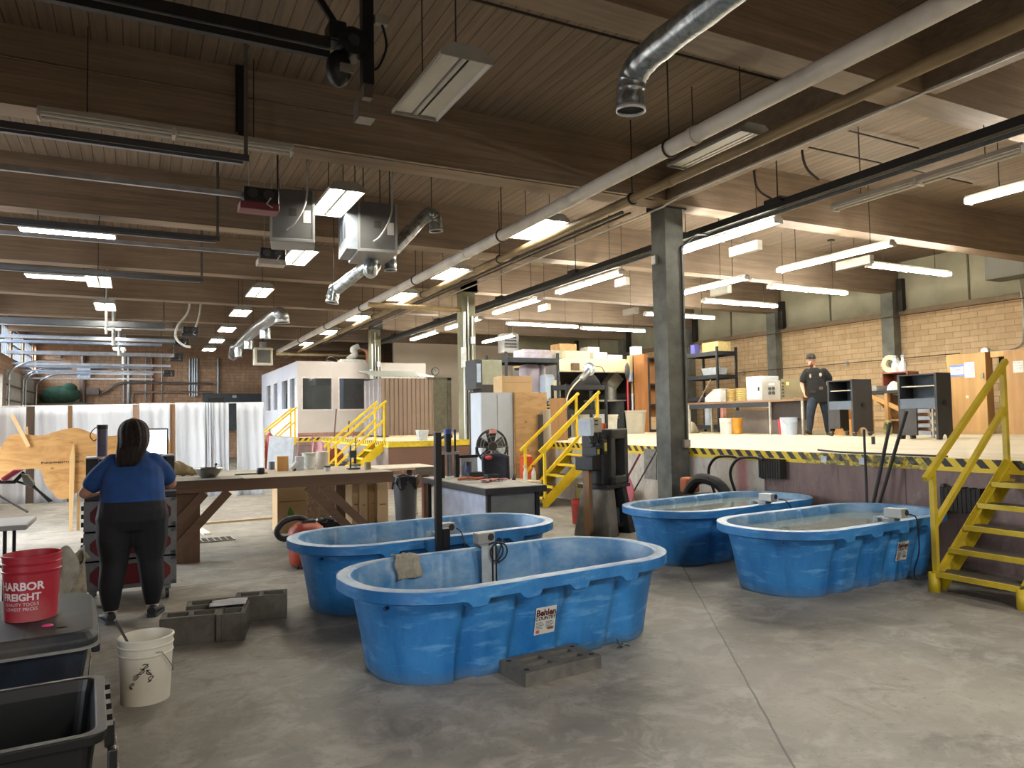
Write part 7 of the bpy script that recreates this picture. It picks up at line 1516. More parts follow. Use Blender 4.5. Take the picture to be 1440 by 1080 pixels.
t = one(MB().cyl((0, 0, 0), (2.4, 0, 0), 0.06, n=12), 'cross_pipe', M('#a08c68', 0.5), 'short beige pipe crossing to the grey-green column', 'pipe', (4.9, 17.0, 4.38))
t = one(MB().cyl((0, 0, 0), (3.8, 0, 0), 0.07, n=12), 'cross_pipe', M('#a89877', 0.5), 'far beige cross pipe above the white office', 'pipe', (5.1, 31.2, 4.45))
one(MB().tube([(7.06, -1, 4.82), (7.06, 8.2, 4.82), (7.1, 8.75, 4.78), (7.1, 14, 4.78), (7.1, 24, 4.78)], 0.016, 6), 'thin_conduit', M('#b9b7b2', 0.4, 0.5), 'thin silver conduit along the ceiling girder by the concrete column', 'conduit')
one(MB().tube([(6.75, 9.3, 4.8), (6.75, 30, 4.8)], 0.03, 7).tube([(6.9, 9.3, 4.81), (6.9, 30, 4.81)], 0.02, 7), 'conduit_pair', M('#55504a', 0.5, 0.4), 'pair of dark conduits running along beside the columns', 'conduit')
bw = thing('bus_rail', 'long dark steel track with silver rails running over the dock edge', 'track', (8.0, -1, 4.47))
MB().box(-0.1, -0.02, 0, 31, 0, 0.1).build('channel', M('#1c1e20', 0.6, 0.2), bw); MB().box(0.0, 0.02, 0, 31, 0.0, 0.03).build('rail', M('#77797b', 0.4, 0.5), bw); MB().box(0.07, 0.09, 0, 31, -0.035, 0.03).build('rail', M('#77797b', 0.4, 0.5), bw); MB().box(-0.02, 0.1, 0, 31, 0.03, 0.05).build('web', M('#232527', 0.6, 0.2), bw)
for y in (3.5, 7.3, 9.4, 12.6, 16.0, 20.2, 24.3):
    MB().cyl((-0.05, y+1, 0.1), (-0.05, y+1, DECK_Z-4.47), 0.01, n=6).build('hanger_rod', DKM2, bw); MB().box(-0.16, 0.12, y+0.85, y+1.15, 0.06, 0.13).build('hanger_plate', M('#26272a', 0.5, 0.4), bw)
# small white hung boxes over the dock
for i, (px0, px1, py, X, c, lab) in enumerate(((1027, 1069, 350, 8.9, '#c0beb4', 'white hung box right of the concrete column'), (865, 885, 397, 8.9, '#c0beb4', 'white hung box left of the concrete column, nearer one'), (755, 776, 433, 8.9, '#c0beb4', 'white hung box left of the concrete column, farther one'), (875, 899, 438, 11.2, '#8d8a82', 'grey hung box just left of the concrete column'), (1000, 1027, 409, 10.2, '#bdbbb2', 'white hung box just right of the column below a strip light'), (1181, 1222, 370, 11.8, '#6f6b64', 'dark grey hung box between the strip lights above the person in black'))):
    p = gx((px0+px1)/2, py, X); t = thing('sound_baffle', lab, 'hung box', tuple(p), 0, 'small boxes hung over the dock'); w = (px1-px0)*math.sqrt(p.x**2+p.y**2)/1033*0.62
    MB().box(-0.06, 0.06, -w, w, -0.08, 0.08).build('box', M(c, 0.6, 0, 0.05), t, bev=0.01); MB().cyl((0, 0, 0.08), (0, 0, DECK_Z-p.z), 0.006, n=5).build('hanger_wire', DKM2, t)
# spiral ducts
def duct_mat():
    n = NT('spiral_duct'); nz = n.noise(9, detail=6, dist=1.2); k = n.mix(n.mapr(nz, 0.35, 0.65), lin('#7f878c'), lin('#c3c9cc')); n.bump(nz, 0.15, 0.01); return n.fin(k, 0.28, 0.85)
DU = duct_mat()
def duct(m, pts, r):
    P_ = catmull(pts, 8); n = len(P_); m.tube(P_, [r+(0.006 if i % 4 == 0 else 0) for i in range(n)], 18, caps=False)
def ductrun(name, lab, loc, runs, r, hang):
    t = thing(name, lab, 'duct', loc)
    for i, pts in enumerate(runs):
        m = MB(); duct(m, pts, r); m.build('duct', DU, t)
        e = pts[-1]; pe = Vector(e); d = (pe-Vector(pts[-2])).normalized()
        MB().tube([pe-d*0.02, pe+d*0.015], r*1.05, 18, caps=False).build('end_collar', M('#c4c8ca', 0.35, 0.4), t, solid=0.008); MB().cyl(pe-d*0.012, pe-d*0.008, r*0.97, n=18).build('opening_shade', M('#141415', 0.9), t)  # near-black disc stands in for the shaded inside of the duct
    for x, y, z in hang: MB().cyl((x, y, z), (x, y, DECK_Z-loc[2]), 0.007, n=5).build('hanger_wire', DKM2, t)
    return t
ZD = 4.45
a, b = gz(1075, 15, ZD), gz(893, 100, ZD); e = gz(893, 140, ZD-0.3)
o_ = (b.x, b.y, ZD)
ductrun('spiral_duct', 'silver spiral duct with a downward open end at the top, near the camera', o_, [[(0.02, -3.2, 0.12), (0.01, -1.5, 0.1), (0.0, -0.35, 0.06), (0.0, -0.02, 0.0), (0.0, 0.06, -0.12), (0.0, 0.07, -0.3)]], 0.115, [(0, -0.8, 0.1)])
# two hanging heaters with ducts
HG = M('#5c5d5f', 0.5, 0.2, 0.06, 3); HGL = M('#85878a', 0.45, 0.2, 0.06, 3)
def heater(lab, px0, px1, py0, py1, Y, dep, skew):
    x0, x1, z0, z1 = fb(px0, py0, px1, py1, Y); t = thing('unit_heater', lab, 'heater', ((x0+x1)/2, Y, z0), skew, 'hanging grey heaters'); hx, h = (x1-x0)/2, z1-z0
    MB().box(-hx, hx, 0, dep, 0, h).build('case', HG, t, bev=0.015)
    MB().box(-hx-0.01, hx+0.01, -0.005, dep+0.005, -0.02, 0.03).build('bottom_pan', HGL, t, bev=0.01); MB().box(-hx-0.01, -hx+0.02, -0.012, 0.0, 0.03, h).build('edge_trim', HGL, t); MB().box(hx-0.02, hx+0.01, -0.012, 0.0, 0.03, h).build('edge_trim', HGL, t)
    MB().box(-0.05, 0.05, -0.006, 0, h*0.48, h*0.62).build('dark_label', M('#3d3c3a', 0.5), t); MB().box(hx*0.5, hx*0.85, -0.006, 0, h*0.35, h*0.6).build('paper_label', M('#b9b9bb', 0.6), t)
    MB().tube(catmull([(hx*0.75, -0.05, h+0.75), (hx*0.72, -0.1, h+0.2), (hx*0.6, -0.12, h*0.7), (hx*0.1, -0.1, h*0.3), (-hx*0.25, -0.03, h*0.18)], 6), 0.014, 7).build('flex_conduit', M('#a9a9a9', 0.4, 0.4), t)
    for xx in (-hx+0.08, hx-0.08):
        for yy in (0.08, dep-0.08): MB().cyl((xx, yy, h), (xx, yy, DECK_Z-z0), 0.009, n=6).build('hanger_rod', DKM2, t)
    return t, hx, h
t1, hx, h = heater('square grey hanging heater on the left, beside the black opener', 381, 441, 266, 338, 9.75, 0.5, -0.19)
t2, hx, h = heater('grey hanging heater on the right with a duct leaving its side', 505, 557, 285, 353, 9.9, 0.85, -0.1)
MB().box(-hx-0.16, -hx-0.005, 0.05, 0.8, 0.02, h-0.02).build('louvre_box', M('#7f8894', 0.45, 0.2), t2); m = MB()
for i in range(3): m.box(-hx-0.165, -hx-0.16, 0.1+0.24*i, 0.28+0.24*i, 0.2, h-0.1)
m.build('louvre_shade', M('#3c424c', 0.5), t2)  # dark plates painted for the shade between the louvres
z2 = t2.location.z; lx, ly = t2.location.x, t2.location.y
a = gy(607, 302, 10.4); ductrun('spiral_duct', 'silver spiral duct leaving the right hanging heater, ending downward', (0, 0, 0), [[(lx+hx-0.02, ly+0.45, z2+0.12), (lx+hx+0.15, ly+0.5, z2+0.2), (a.x-0.12, 10.42, a.z-0.04), (a.x, 10.4, a.z), (a.x+0.06, 10.4, a.z-0.08), (a.x+0.07, 10.4, a.z-0.24)]], 0.1, [(a.x, 10.4, a.z)])
a, b, c = gy(541, 352, 11.0), gy(541, 364, 11.0), gy(540, 384, 11.0)
d_, e_, f_ = gy(510, 378, 11.6), gy(470, 408, 12.2), gy(467, 425, 12.2)
ductrun('spiral_duct', 'silver duct below the right heater running back to a downward end', (0, 0, 0), [[(lx+0.05, ly+0.5, z2-0.03), (lx+0.05, ly+0.55, z2-0.18), (d_.x+0.1, 11.2, d_.z+0.06), d_, (e_.x+0.06, 12.15, e_.z+0.04), e_, (f_.x, 12.2, f_.z)]], 0.1, [(e_.x, 12.2, e_.z)])
p = gy(549, 374, 10.6); ductrun('spiral_duct', 'short silver duct stub pointing down under the right heater', (p.x, 10.6, p.z), [[(-0.2, -0.1, 0.26), (-0.06, -0.04, 0.25), (0.0, 0.0, 0.14), (0.0, 0.0, -0.06)]], 0.09, [])
Yd = 20.0
P_ = [gy(328, 500, 30.0), gy(333, 489, 29.0), gy(356, 466, 24.0), gy(385, 445, 20.0), gy(393, 441, 19.3), gy(397, 446, 19.3), gy(397, 453, 19.3)]
t = ductrun('spiral_duct', 'long silver spiral duct with several downward outlets far back, above the office', (0, 0, 0), [[P_[1], P_[2], P_[3], P_[4], P_[5], P_[6]], [P_[1]+Vector((0, -0.1, 0.05)), P_[1]+Vector((-0.08, 0, 0)), P_[0]]], 0.17, [tuple(P_[3]), tuple(P_[2])])
for (px, py0, py1, Y) in ((373, 462, 476, 22.0), (350, 478, 491, 25.5), (336, 489, 502, 27.8)):
    m = MB(); a, b = gy(px, py0, Y), gy(px, py1, Y); m.cyl(a, b, 0.15, n=14); m.build('outlet', DU, t)
p = gy(371, 501, 26.0); uh2 = thing('unit_heater', 'small white-framed unit heater hanging far back beside the ducts', 'heater', (p.x, 26.0, p.z)); MB().box(-0.3, 0.3, 0, 0.4, -0.3, 0.3).build('case', M('#b9b4a4', 0.5), uh2, bev=0.02); MB().box(-0.22, 0.22, -0.01, 0, -0.22, 0.22).build('grille', M('#4a4a46', 0.5), uh2); MB().cyl((0, 0.2, 0.3), (0, 0.2, 0.5), 0.12, n=12).build('motor', M('#8b8a84', 0.5), uh2); MB().cyl((0, 0.2, 0.5), (0, 0.2, DECK_Z-p.z), 0.02, n=6).build('hanger_rod', DKM2, uh2)
# door openers with trolley rails
OPB = M('#17181b', 0.45, 0.2)
def opener(lab, px, py, Y, red, s=1.0, rail_y=None):
    p = gy(px, py, Y); t = thing('door_opener', lab, 'door opener', (p.x, Y, p.z), 0, 'garage door openers')
    MB().box(-0.2, 0.2, -0.1, 0.14, -0.06, 0.12).build('motor_case', OPB, t, bev=0.015)
    for xx in (-0.1, 0.08): MB().cyl((xx, -0.1, 0.04), (xx, -0.125, 0.04), 0.06, n=14).build('pulley', M('#3a3a3c', 0.4, 0.4), t)
    MB().box(-0.24, 0.2, -0.12, 0.14, -0.15, -0.06).build('lower_case', M('#6d2733', 0.5) if red == 1 else (M('#9d958e', 0.5) if red == 2 else M('#1f2126', 0.5)), t, bev=0.01)
    MB().tube([(0.1, -0.13, 0.0), (0.05, -0.14, -0.08), (0.12, -0.14, -0.12)], 0.01, 6).build('wire', M('#a9a9a9', 0.5), t)
    MB().box(XL+0.1-p.x, -0.2, -0.025, 0.025, 0.0, 0.06).build('trolley_rail', M('#a7a9ac', 0.35, 0.6), t)
    for xx in (-0.12, 0.14): MB().bar((xx, 0.05, 0.12), (xx, 0.05, DECK_Z-p.z), 0.03, 0.006).build('hanger_strut', M('#8d8e90', 0.4, 0.6), t)
    return t
opener('black door opener with a dark red base beside the left hanging heater', 366, 281, 9.0, 1)
opener('black door opener below the left hanging heater', 383, 361, 12.35, 2)
opener('black door opener with white looping cables, farther back at the left', 268, 466, 22.2, 0)
opener('dark door opener just below the one with looping cables', 256, 482, 25.0, 0)
opener('dark door opener third in the distant left group', 249, 502, 29.5, 0)
opener('small dark door opener lowest of the distant left group', 238, 524.5, 34.0, 0)
m = MB(); rnd = random.Random(9)
a = [gy(x, y, 22.0) for x, y in ((267, 420), (264, 440), (250, 458), (247, 474), (257, 485), (268, 488))]; b = [gy(x, y, 22.0) for x, y in ((283, 400), (282, 430), (279, 448), (275, 460))]
one(MB().tube(catmull(a, 5), 0.035, 6).tube(catmull(b, 5), 0.03, 6), 'loose_cables', M('#bdb9b2', 0.6), 'white cables looping down over the distant door openers', 'cables')
TRK = M('#53565b', 0.4, 0.6, 0.1)
def track(lab, pl, pr, Y, hgt=0.07, mat=TRK, strut=True):
    a, b = gy(*pl, Y), gy(*pr, Y); z = (a.z+b.z)/2; t = thing('door_track', lab, 'track', (b.x, Y, z), 0, 'overhead door tracks')
    m = MB().box(XL+0.05-b.x, 0, -0.005, 0.005, -hgt/2, hgt/2).box(XL+0.05-b.x, 0, 0.0, 0.06, hgt/2-0.008, hgt/2); m.build('angle_rail', mat, t)
    m = MB().box(XL+0.05-b.x, -0.05, 0.07, 0.12, -hgt/2-0.01, hgt/4); m.build('roller_track', M('#7b7f86', 0.35, 0.7, 0.1), t)
    if strut: MB().box(-0.05, -0.01, 0.0, 0.006, -hgt/2, DECK_Z-z).build('hanger_strut', M('#6c6a68', 0.4, 0.6), t)
    return t
track('dark door track just below the big unlit strip light', (0, 178), (350, 219), 8.0)
track('grey door track with a vertical strut, below the first trolley rail', (0, 309), (309, 335), 11.6)
track('thin grey door track, third from the top at the left', (0, 376), (286, 392), 14.9)
track('dark heavy door track ending before the distant openers', (0, 451), (232, 457), 21.2, 0.14)
track('blue-grey door track, upper one of the bright pair', (0, 474), (248, 477.5), 25.3, 0.1, M('#8f9cb3', 0.35, 0.6))
track('blue-grey door track, lower one of the bright pair', (0, 480), (228, 484), 26.6, 0.08, M('#8f9cb3', 0.35, 0.6))
track('pale door track at the foot of the far windows', (0, 496), (245, 498.5), 28.4, 0.12, M('#9a9ea6', 0.35, 0.6))
# near opener gear hanging at the top
p = gz(492, 45, 5.0)
og = thing('hoist_motor', 'dark motor and pulley assembly on a black post at the top of the picture', 'motor', (p.x, p.y, 4.75)); K2 = M('#161719', 0.5, 0.3, 0.2, 8)
MB().box(0.1, 0.2, -0.05, 0.05, -0.2, DECK_Z-4.75).build('post', K2, og); MB().cyl((0.0, -0.12, 0.12), (0.0, 0.1, 0.12), 0.12, n=22).build('drum', M('#222326', 0.4, 0.4), og); MB().cyl((0.0, -0.14, 0.12), (0.0, -0.12, 0.12), 0.05, n=14).build('hub', M('#3a3b3e', 0.4, 0.5), og)
MB().box(-0.2, -0.05, -0.1, 0.1, 0.1, 0.28).build('gearbox', K2, og, bev=0.015); MB().ell((-0.1, 0, -0.1), 0.11, 0.12, 0.16, 12, 8).build('motor', K2, og); MB().box(-0.12, 0.0, -0.13, -0.1, -0.17, -0.1).build('label_plate', M('#6a6864', 0.5), og)
MB().bar((-0.05, 0.02, 0.2), (-0.5, 0.1, DECK_Z-4.75), 0.05, 0.05).build('brace', K2, og); MB().box(0.11, 0.19, -0.04, 0.04, -0.32, -0.2).build('end_plate', M('#5a534b', 0.4, 0.4), og)
MB().tube(catmull([(0.28, 0, 0.42), (0.33, 0, 0.2), (0.26, 0, 0.0), (0.2, 0, -0.05)], 5), 0.012, 6).build('cable', K2, og); MB().box(0.22, 0.34, -0.03, 0.03, 0.38, 0.46).build('connector_box', M('#8b867c', 0.5), og)
a = gz(190, -8, 5.0)
MB().box(-3.2, -0.18, -0.05, 0.05, 0.05, 0.14).build('rail', M('#2b2b2d', 0.4, 0.5), og); MB().box(-2.4, -0.18, -0.03, 0.03, -0.03, 0.03).build('chain_guide', M('#1f2022', 0.5, 0.4), og)
b = gy(340, 135, 8.55); one(MB().box(-0.055, 0.055, -0.06, 0.0, -0.4, 0.42).box(-0.035, 0.035, -0.11, -0.06, -0.5, 0.1), 'steel_bracket', M('#1b1a1a', 0.5, 0.3), 'black upright steel bracket on the side of the big beam at the upper left', 'bracket', (b.x, 8.66, b.z+0.02))
p = gz(513, 170, 4.75); one(MB().box(-0.09, -0.085, -0.1, 0.1, 0, 0.22).box(-0.09, 0.09, -0.1, 0.1, 0, 0.006).cyl((-0.06, 0, 0.2), (-0.06, 0, DECK_Z-4.75), 0.004, n=5).cyl((0.05, 0, 0.006), (0.05, 0, DECK_Z-4.75), 0.004, n=5), 'wire_tray', M('#7d7a76', 0.4, 0.4), 'small thin bracket hanging on wires right of the hoist motor', 'bracket', (p.x, p.y, 4.75))
# conduits on the ceiling and beam
for i, (x0, y0, x1, y1, z, c, r, lab) in enumerate(((0.9, 6.2, 7.0, 6.2, 5.6, '#2c241d', 0.014, 'dark conduit crossing the ceiling boards near the camera, farther one'), (1.0, 5.6, 7.0, 5.6, 5.61, '#2c241d', 0.016, 'dark conduit crossing the ceiling boards near the camera, nearer one'), (-3.0, 8.64, 2.6, 8.64, 5.3, '#6b5a4a', 0.012, 'thin conduit along the face of the big dark beam'), (-0.5, 8.6, 6.8, 8.6, 4.84, '#a59a8a', 0.012, 'pale conduit along the lower edge of the big dark beam'), (0.5, 10.6, 7.0, 10.6, 5.6, '#3a2f26', 0.014, 'dark conduit crossing the ceiling behind the big beam'))):
    one(MB().tube([(x0, y0, z), ((x0+x1)/2, (y0+y1)/2, z-0.01), (x1, y1, z)], r, 6), 'ceiling_conduit', M(c, 0.5, 0.3), lab, 'conduit')
for i, (x, y, lab) in enumerate(((8.3, 6.6, 'bent dark conduit pair dropping from the ceiling at the upper right'),)):
    one(MB().tube(catmull([(7.4, 7.2, 5.64), (7.42, 7.2, 4.85), (7.55, 7.25, 4.66), (7.82, 7.3, 4.6)], 5), 0.016, 6), 'bent_conduit', M('#26211d', 0.5, 0.3), 'bent dark conduit dropping from the ceiling beside the column, farther one', 'conduit')
    one(MB().tube(catmull([(7.4, 6.4, 5.64), (7.42, 6.4, 4.95), (7.55, 6.45, 4.72), (7.82, 6.5, 4.62)], 5), 0.016, 6), 'bent_conduit', M('#26211d', 0.5, 0.3), 'bent dark conduit dropping from the ceiling beside the column, nearer one', 'conduit')
for i, (x, y0, y1, lab) in enumerate(((9.0, 5.0, 9.0, 'dark cross conduit on the ceiling over the dock'),)):
    one(MB().tube([(8.4, 6.9, 5.6), (10.5, 6.9, 5.58)], 0.014, 6).tube([(8.6, 7.6, 5.6), (13.0, 7.6, 5.58)], 0.014, 6), 'ceiling_conduit', M('#2a231d', 0.5, 0.3), lab, 'conduit')
# ================================================================== PEOPLE
SKIN = M('#b98a72', 0.6, 0, 0.08, 12); SKIN2 = M('#a87c68', 0.6, 0, 0.08, 12)
def hr(c, rx, ry, n=20, tilt=0.0):
    return [(c[0]+rx*math.cos(2*PI*k/n), c[1]+ry*math.sin(2*PI*k/n)-0.0, c[2]+tilt*math.sin(2*PI*k/n)*ry) for k in range(n)]
def stack(m, L): m.rings([hr((a, b, z), rx, ry) for a, b, z, rx, ry in L]); return m
def limb(m, pts, rs, sy=1.0, n=14):
    P_ = catmull(pts, 4); k = len(P_)-1; R_ = []
    for i in range(k+1):
        t = i/k*(len(rs)-1); j = min(int(t), len(rs)-2); R_.append(rs[j]+(rs[j+1]-rs[j])*(t-j))
    m.tube(P_, R_, n, sy=sy)
    for e, r in ((P_[0], R_[0]), (P_[-1], R_[-1])): m.ell(e, r, r, r, 12, 8)
    return m
def hand(m, wrist, d, up, thumb_side, curl=0.5, s=1.0):
    """palm and five separate, unequal, bent fingers; d is the direction of the hand, up its back"""
    w, d, up = Vector(wrist), Vector(d).normalized(), Vector(up); up = (up-d*up.dot(d)).normalized(); sd = d.cross(up)*thumb_side
    R3 = Matrix((sd, d, up)).transposed()
    m.ell(w+d*0.05*s, 0.04*s, 0.055*s, 0.017*s, 14, 8, R3)
    for i, (o, l) in enumerate(((0.028, 0.07), (0.01, 0.08), (-0.009, 0.075), (-0.027, 0.058))):
        p = w+d*0.085*s+sd*o*s; a = p+(d*math.cos(curl*0.6)-up*math.sin(curl*0.6))*l*0.45*s; b = a+(d*math.cos(curl*1.6)-up*math.sin(curl*1.6))*l*0.32*s; c = b+(d*math.cos(curl*2.3)-up*math.sin(curl*2.3))*l*0.26*s
        m.tube([p, a, b, c], [0.0095*s, 0.0088*s, 0.008*s, 0.0068*s], 8); m.ell(c, 0.0068*s, 0.0068*s, 0.0068*s, 8, 6)
    p = w+d*0.03*s+sd*0.03*s; a = p+(d*0.6+sd*0.75-up*0.2).normalized()*0.035*s; b = a+(d*0.9+sd*0.25-up*0.4).normalized()*0.03*s
    m.tube([p, a, b], [0.013*s, 0.011*s, 0.008*s], 8); m.ell(b, 0.008*s, 0.008*s, 0.008*s, 8, 6)
def head(m, c, s=1.0, yaw=0.0):
    R3 = Matrix.Rotation(yaw, 3, 'Z'); c = Vector(c)
    def q(x, y, z): return c + R3 @ Vector((x*s, y*s, z*s))
    m.ell(q(0, -0.01, 0.02), 0.076*s, 0.095*s, 0.105*s, 18, 12, R3); m.ell(q(0, 0.02, -0.045), 0.06*s, 0.072*s, 0.075*s, 16, 10, R3)
    m.ell(q(0, 0.05, -0.09), 0.035*s, 0.035*s, 0.028*s, 12, 8, R3)                                   # chin
    m.tube([q(0, 0.083, 0.015), q(0, 0.1, -0.015), q(0, 0.108, -0.03)], [0.008*s, 0.013*s, 0.016*s], 10)   # nose
    for sx in (-1, 1):
        m.ell(q(sx*0.077, -0.005, -0.005), 0.012*s, 0.024*s, 0.033*s, 10, 8, R3)                         # ear
        m.ell(q(sx*0.032, 0.078, 0.03), 0.022*s, 0.014*s, 0.008*s, 10, 6, R3)                            # brow
    m.ell(q(0, 0.083, -0.06), 0.026*s, 0.014*s, 0.011*s, 10, 6, R3)                                      # lips
    return q
def face_parts(root, q, s=1.0):
    m = MB(); 
    for sx in (-1, 1): m.ell(q(sx*0.031, 0.083, 0.012), 0.012*s, 0.008*s, 0.008*s, 10, 6)
    m.build('eye', M('#d8d2cc', 0.3), root); m = MB()
    for sx in (-1, 1): m.ell(q(sx*0.031, 0.09, 0.012), 0.005*s, 0.004*s, 0.005*s, 8, 6)
    m.build('iris', M('#2b1f18', 0.2), root)
    MB().ell(q(0, 0.0955, -0.06), 0.022*s, 0.004*s, 0.005*s, 10, 6).build('mouth', M('#7d4640', 0.5), root)
def shoe(root, heel, d, h, mat, sole, L_=0.27):
    x, y, z = heel; t = math.atan2(d[1], d[0])-PI/2; pit = math.asin(max(-1, min(1, d[2]))) if len(d) > 2 else 0
    R3 = Matrix.Rotation(t, 3, 'Z') @ Matrix.Rotation(pit, 3, 'X'); h0 = Vector(heel)
    def P3(a, b, c): return h0 + R3 @ Vector((a, b, c))
    prof = [(0.0, 0.034, 0.085), (0.03, 0.04, 0.1), (0.09, 0.041, 0.09), (0.15, 0.047, 0.065), (0.21, 0.049, 0.052), (0.25, 0.038, 0.045), (L_, 0.015, 0.035)]
    rr = []
    for b, w, hh in prof: rr.append([P3(w*math.cos(2*PI*k/14), b-0.03, 0.022+(hh-0.022)*(0.5+0.5*math.sin(2*PI*k/14))) for k in range(14)])
    MB().rings(rr).build('shoe', mat, root)
    rr = []
    for b, w, hh in prof: rr.append([P3(sx*(w+0.001), b-0.032+0.002*1, zz) for sx, zz in ((-1, 0.0), (1, 0.0), (1, 0.026), (-1, 0.026))])
    MB().rings(rr, smooth=False).build('shoe_sole', sole, root)
# ---- person in the blue shirt, seen from behind, bent over the road case
WY = 6.93
wp = thing('person', 'person with long dark hair, blue T-shirt and black trousers, seen from behind', 'person', (-0.02, WY, 0), 0.0)
FL, FR = (-0.155, -0.02), (0.15, 0.06)
def w_legs(m, e=0.0):
    limb(m, [(-0.115, 0.0, 0.84), (-0.13, 0.02, 0.66), (-0.135, 0.02, 0.47), (-0.155, -0.03, 0.3), (FL[0], FL[1], 0.125 if e else 0.11)], [0.148+e, 0.128+e, 0.092+e, 0.082+e, 0.05+e])
    limb(m, [(0.115, 0.0, 0.84), (0.13, 0.04, 0.66), (0.135, 0.06, 0.47), (0.15, 0.03, 0.3), (FR[0], FR[1], 0.125 if e else 0.11)], [0.148+e, 0.128+e, 0.092+e, 0.082+e, 0.05+e])
    stack(m, [(0, 0.0, 0.74, 0.2+e, 0.14+e), (0, -0.01, 0.82, 0.245+e, 0.185+e), (0, -0.01, 0.9, 0.25+e, 0.19+e), (0, 0.0, 0.98, 0.238+e, 0.175+e)])
    return m
def w_torso(m, e=0.0, z0=0.95):
    stack(m, [(0, 0.0, z0, 0.238+e, 0.175+e), (0, 0.02, 1.06, 0.228+e, 0.165+e), (0, 0.05, 1.15, 0.222+e, 0.16+e), (0, 0.09, 1.24, 0.212+e, 0.15+e), (0, 0.115, 1.305, 0.185+e, 0.13+e), (0, 0.13, 1.355, 0.125+e, 0.1+e), (0, 0.14, 1.41, 0.06+e, 0.06+e)])
    return m
SL, EL, HL = (-0.18, 0.1, 1.275), (-0.35, 0.13, 1.05), (-0.24, 0.43, 1.05)
SR, ER, HR_ = (0.18, 0.1, 1.275), (0.29, 0.2, 1.09), (0.2, 0.46, 1.05)
body = w_legs(MB()); w_torso(body); limb(body, [(0, 0.13, 1.36), (0, 0.165, 1.47)], [0.06, 0.055])
for s_, e_, h_, sd in ((SL, EL, HL, 1), (SR, ER, HR_, -1)):
    mid = (Vector(s_)+Vector(e_))/2; limb(body, [s_, mid, e_], [0.058, 0.06, 0.051]); limb(body, [e_, (Vector(e_)+Vector(h_))/2, h_], [0.052, 0.046, 0.03])
    hand(body, h_, Vector(h_)-Vector(e_)+Vector((0, 0, -0.02)), (0, 0, 1), sd, 0.35)
hq = head(body, (0.0, 0.2, 1.545), 1.0)
body.build('body', SKIN2, wp, remesh=0.0075, smooth_it=2)
face_parts(wp, hq)
shirt = w_torso(MB(), 0.014, 0.935)
for s_, e_ in ((SL, EL), (SR, ER)):
    a = Vector(s_); b = Vector(e_); limb(shirt, [a+Vector((0.03 if a.x < 0 else -0.03, 0, 0.01)), a+(b-a)*0.4, a+(b-a)*0.68], [0.082, 0.083, 0.08])
shirt.build('t_shirt', M('#163f78', 0.85, 0, 0.3, 5, 0.3), wp, remesh=0.011, smooth_it=4)
w_legs(MB(), 0.012).build('trousers', M('#15161c', 0.85, 0, 0.2, 9, 0.2), wp, remesh=0.011, smooth_it=4)
def hair_ring(cx, cy, z, rx, ry, k):
    n = 64; out = []
    for i in range(n):
        a = 2*PI*i/n; w = 1+0.035*math.sin(11*a+k*0.5)+0.025*math.sin(23*a+1.7*k*0.4)
        out.append((cx+rx*w*math.cos(a), cy+ry*w*math.sin(a), z+0.012*math.sin(7*a)*(1 if k < 3 else 0)))
    return out
HS = [(-0.045, -0.055, 1.265, 0.055, 0.018), (-0.04, -0.055, 1.29, 0.08, 0.03), (-0.03, -0.05, 1.34, 0.1, 0.045), (-0.015, -0.02, 1.4, 0.112, 0.07), (0.0, 0.04, 1.455, 0.119, 0.095), (0.0, 0.11, 1.51, 0.122, 0.118), (0.0, 0.155, 1.56, 0.12, 0.124), (0.0, 0.175, 1.6, 0.108, 0.115), (0.0, 0.18, 1.635, 0.082, 0.09), (0.0, 0.18, 1.655, 0.045, 0.05), (0.0, 0.18, 1.662, 0.008, 0.008)]
hm = NT('dark_hair'); st = hm.noise(1.0, hm.sc(60, 60, 3), detail=4); hm.bump(st, 0.6, 0.006); HAIRM = hm.fin(hm.mix(hm.mapr(st, 0.35, 0.65), lin('#0d0a09'), lin('#2a1e18')), 0.7, spec=0.25)
MB().rings([hair_ring(*h, k) for k, h in enumerate(HS)]).build('hair', HAIRM, wp, sub=1)
SHB = M('#22242a', 0.7, 0, 0.2, 20); SOLE = M('#34373d', 0.7)
shoe(wp, (FL[0], FL[1]-0.06, 0.0), (-0.25, 1, 0), 0, SHB, SOLE, 0.26); shoe(wp, (FR[0], FR[1]-0.06, 0.0), (0.3, 1, 0), 0, SHB, SOLE, 0.26)
for f in (FL, FR): MB().cyl((f[0], f[1]-0.005, 0.075), (f[0], f[1], 0.135), 0.05, 0.053, n=14).build('ankle_sock', M('#b7a79f', 0.8), wp)
# ---- person in black walking on the dock
mp_ = gz(1149, 611.5, DK); MX, MY = mp_.x, mp_.y
kx = 1.0
mn = thing('person', 'person in a black T-shirt, apron, dark jeans and cap walking on the dock', 'person', (MX, MY, DK), 2.285)
sM = 1.06
FRT, FLT = (0.16, 0.24, 0.1), (-0.24, -0.06, 0.09)
def m_legs(m, e=0.0):
    limb(m, [(0.03, 0.02, 0.9), (0.09, 0.12, 0.7), (0.12, 0.2, 0.5), (0.14, 0.2, 0.3), (FRT[0], FRT[1]-0.03, 0.13)], [0.11+e, 0.1+e, 0.075+e, 0.066+e, 0.05+e])
    limb(m, [(-0.15, -0.01, 0.9), (-0.19, 0.0, 0.7), (-0.21, 0.0, 0.5), (-0.23, -0.04, 0.3), (FLT[0], FLT[1], 0.1)], [0.11+e, 0.1+e, 0.075+e, 0.066+e, 0.05+e])
    stack(m, [(-0.06, 0.0, 0.82, 0.17+e, 0.11+e), (-0.06, 0.0, 0.9, 0.19+e, 0.13+e), (-0.05, 0.0, 1.0, 0.185+e, 0.125+e)]); return m
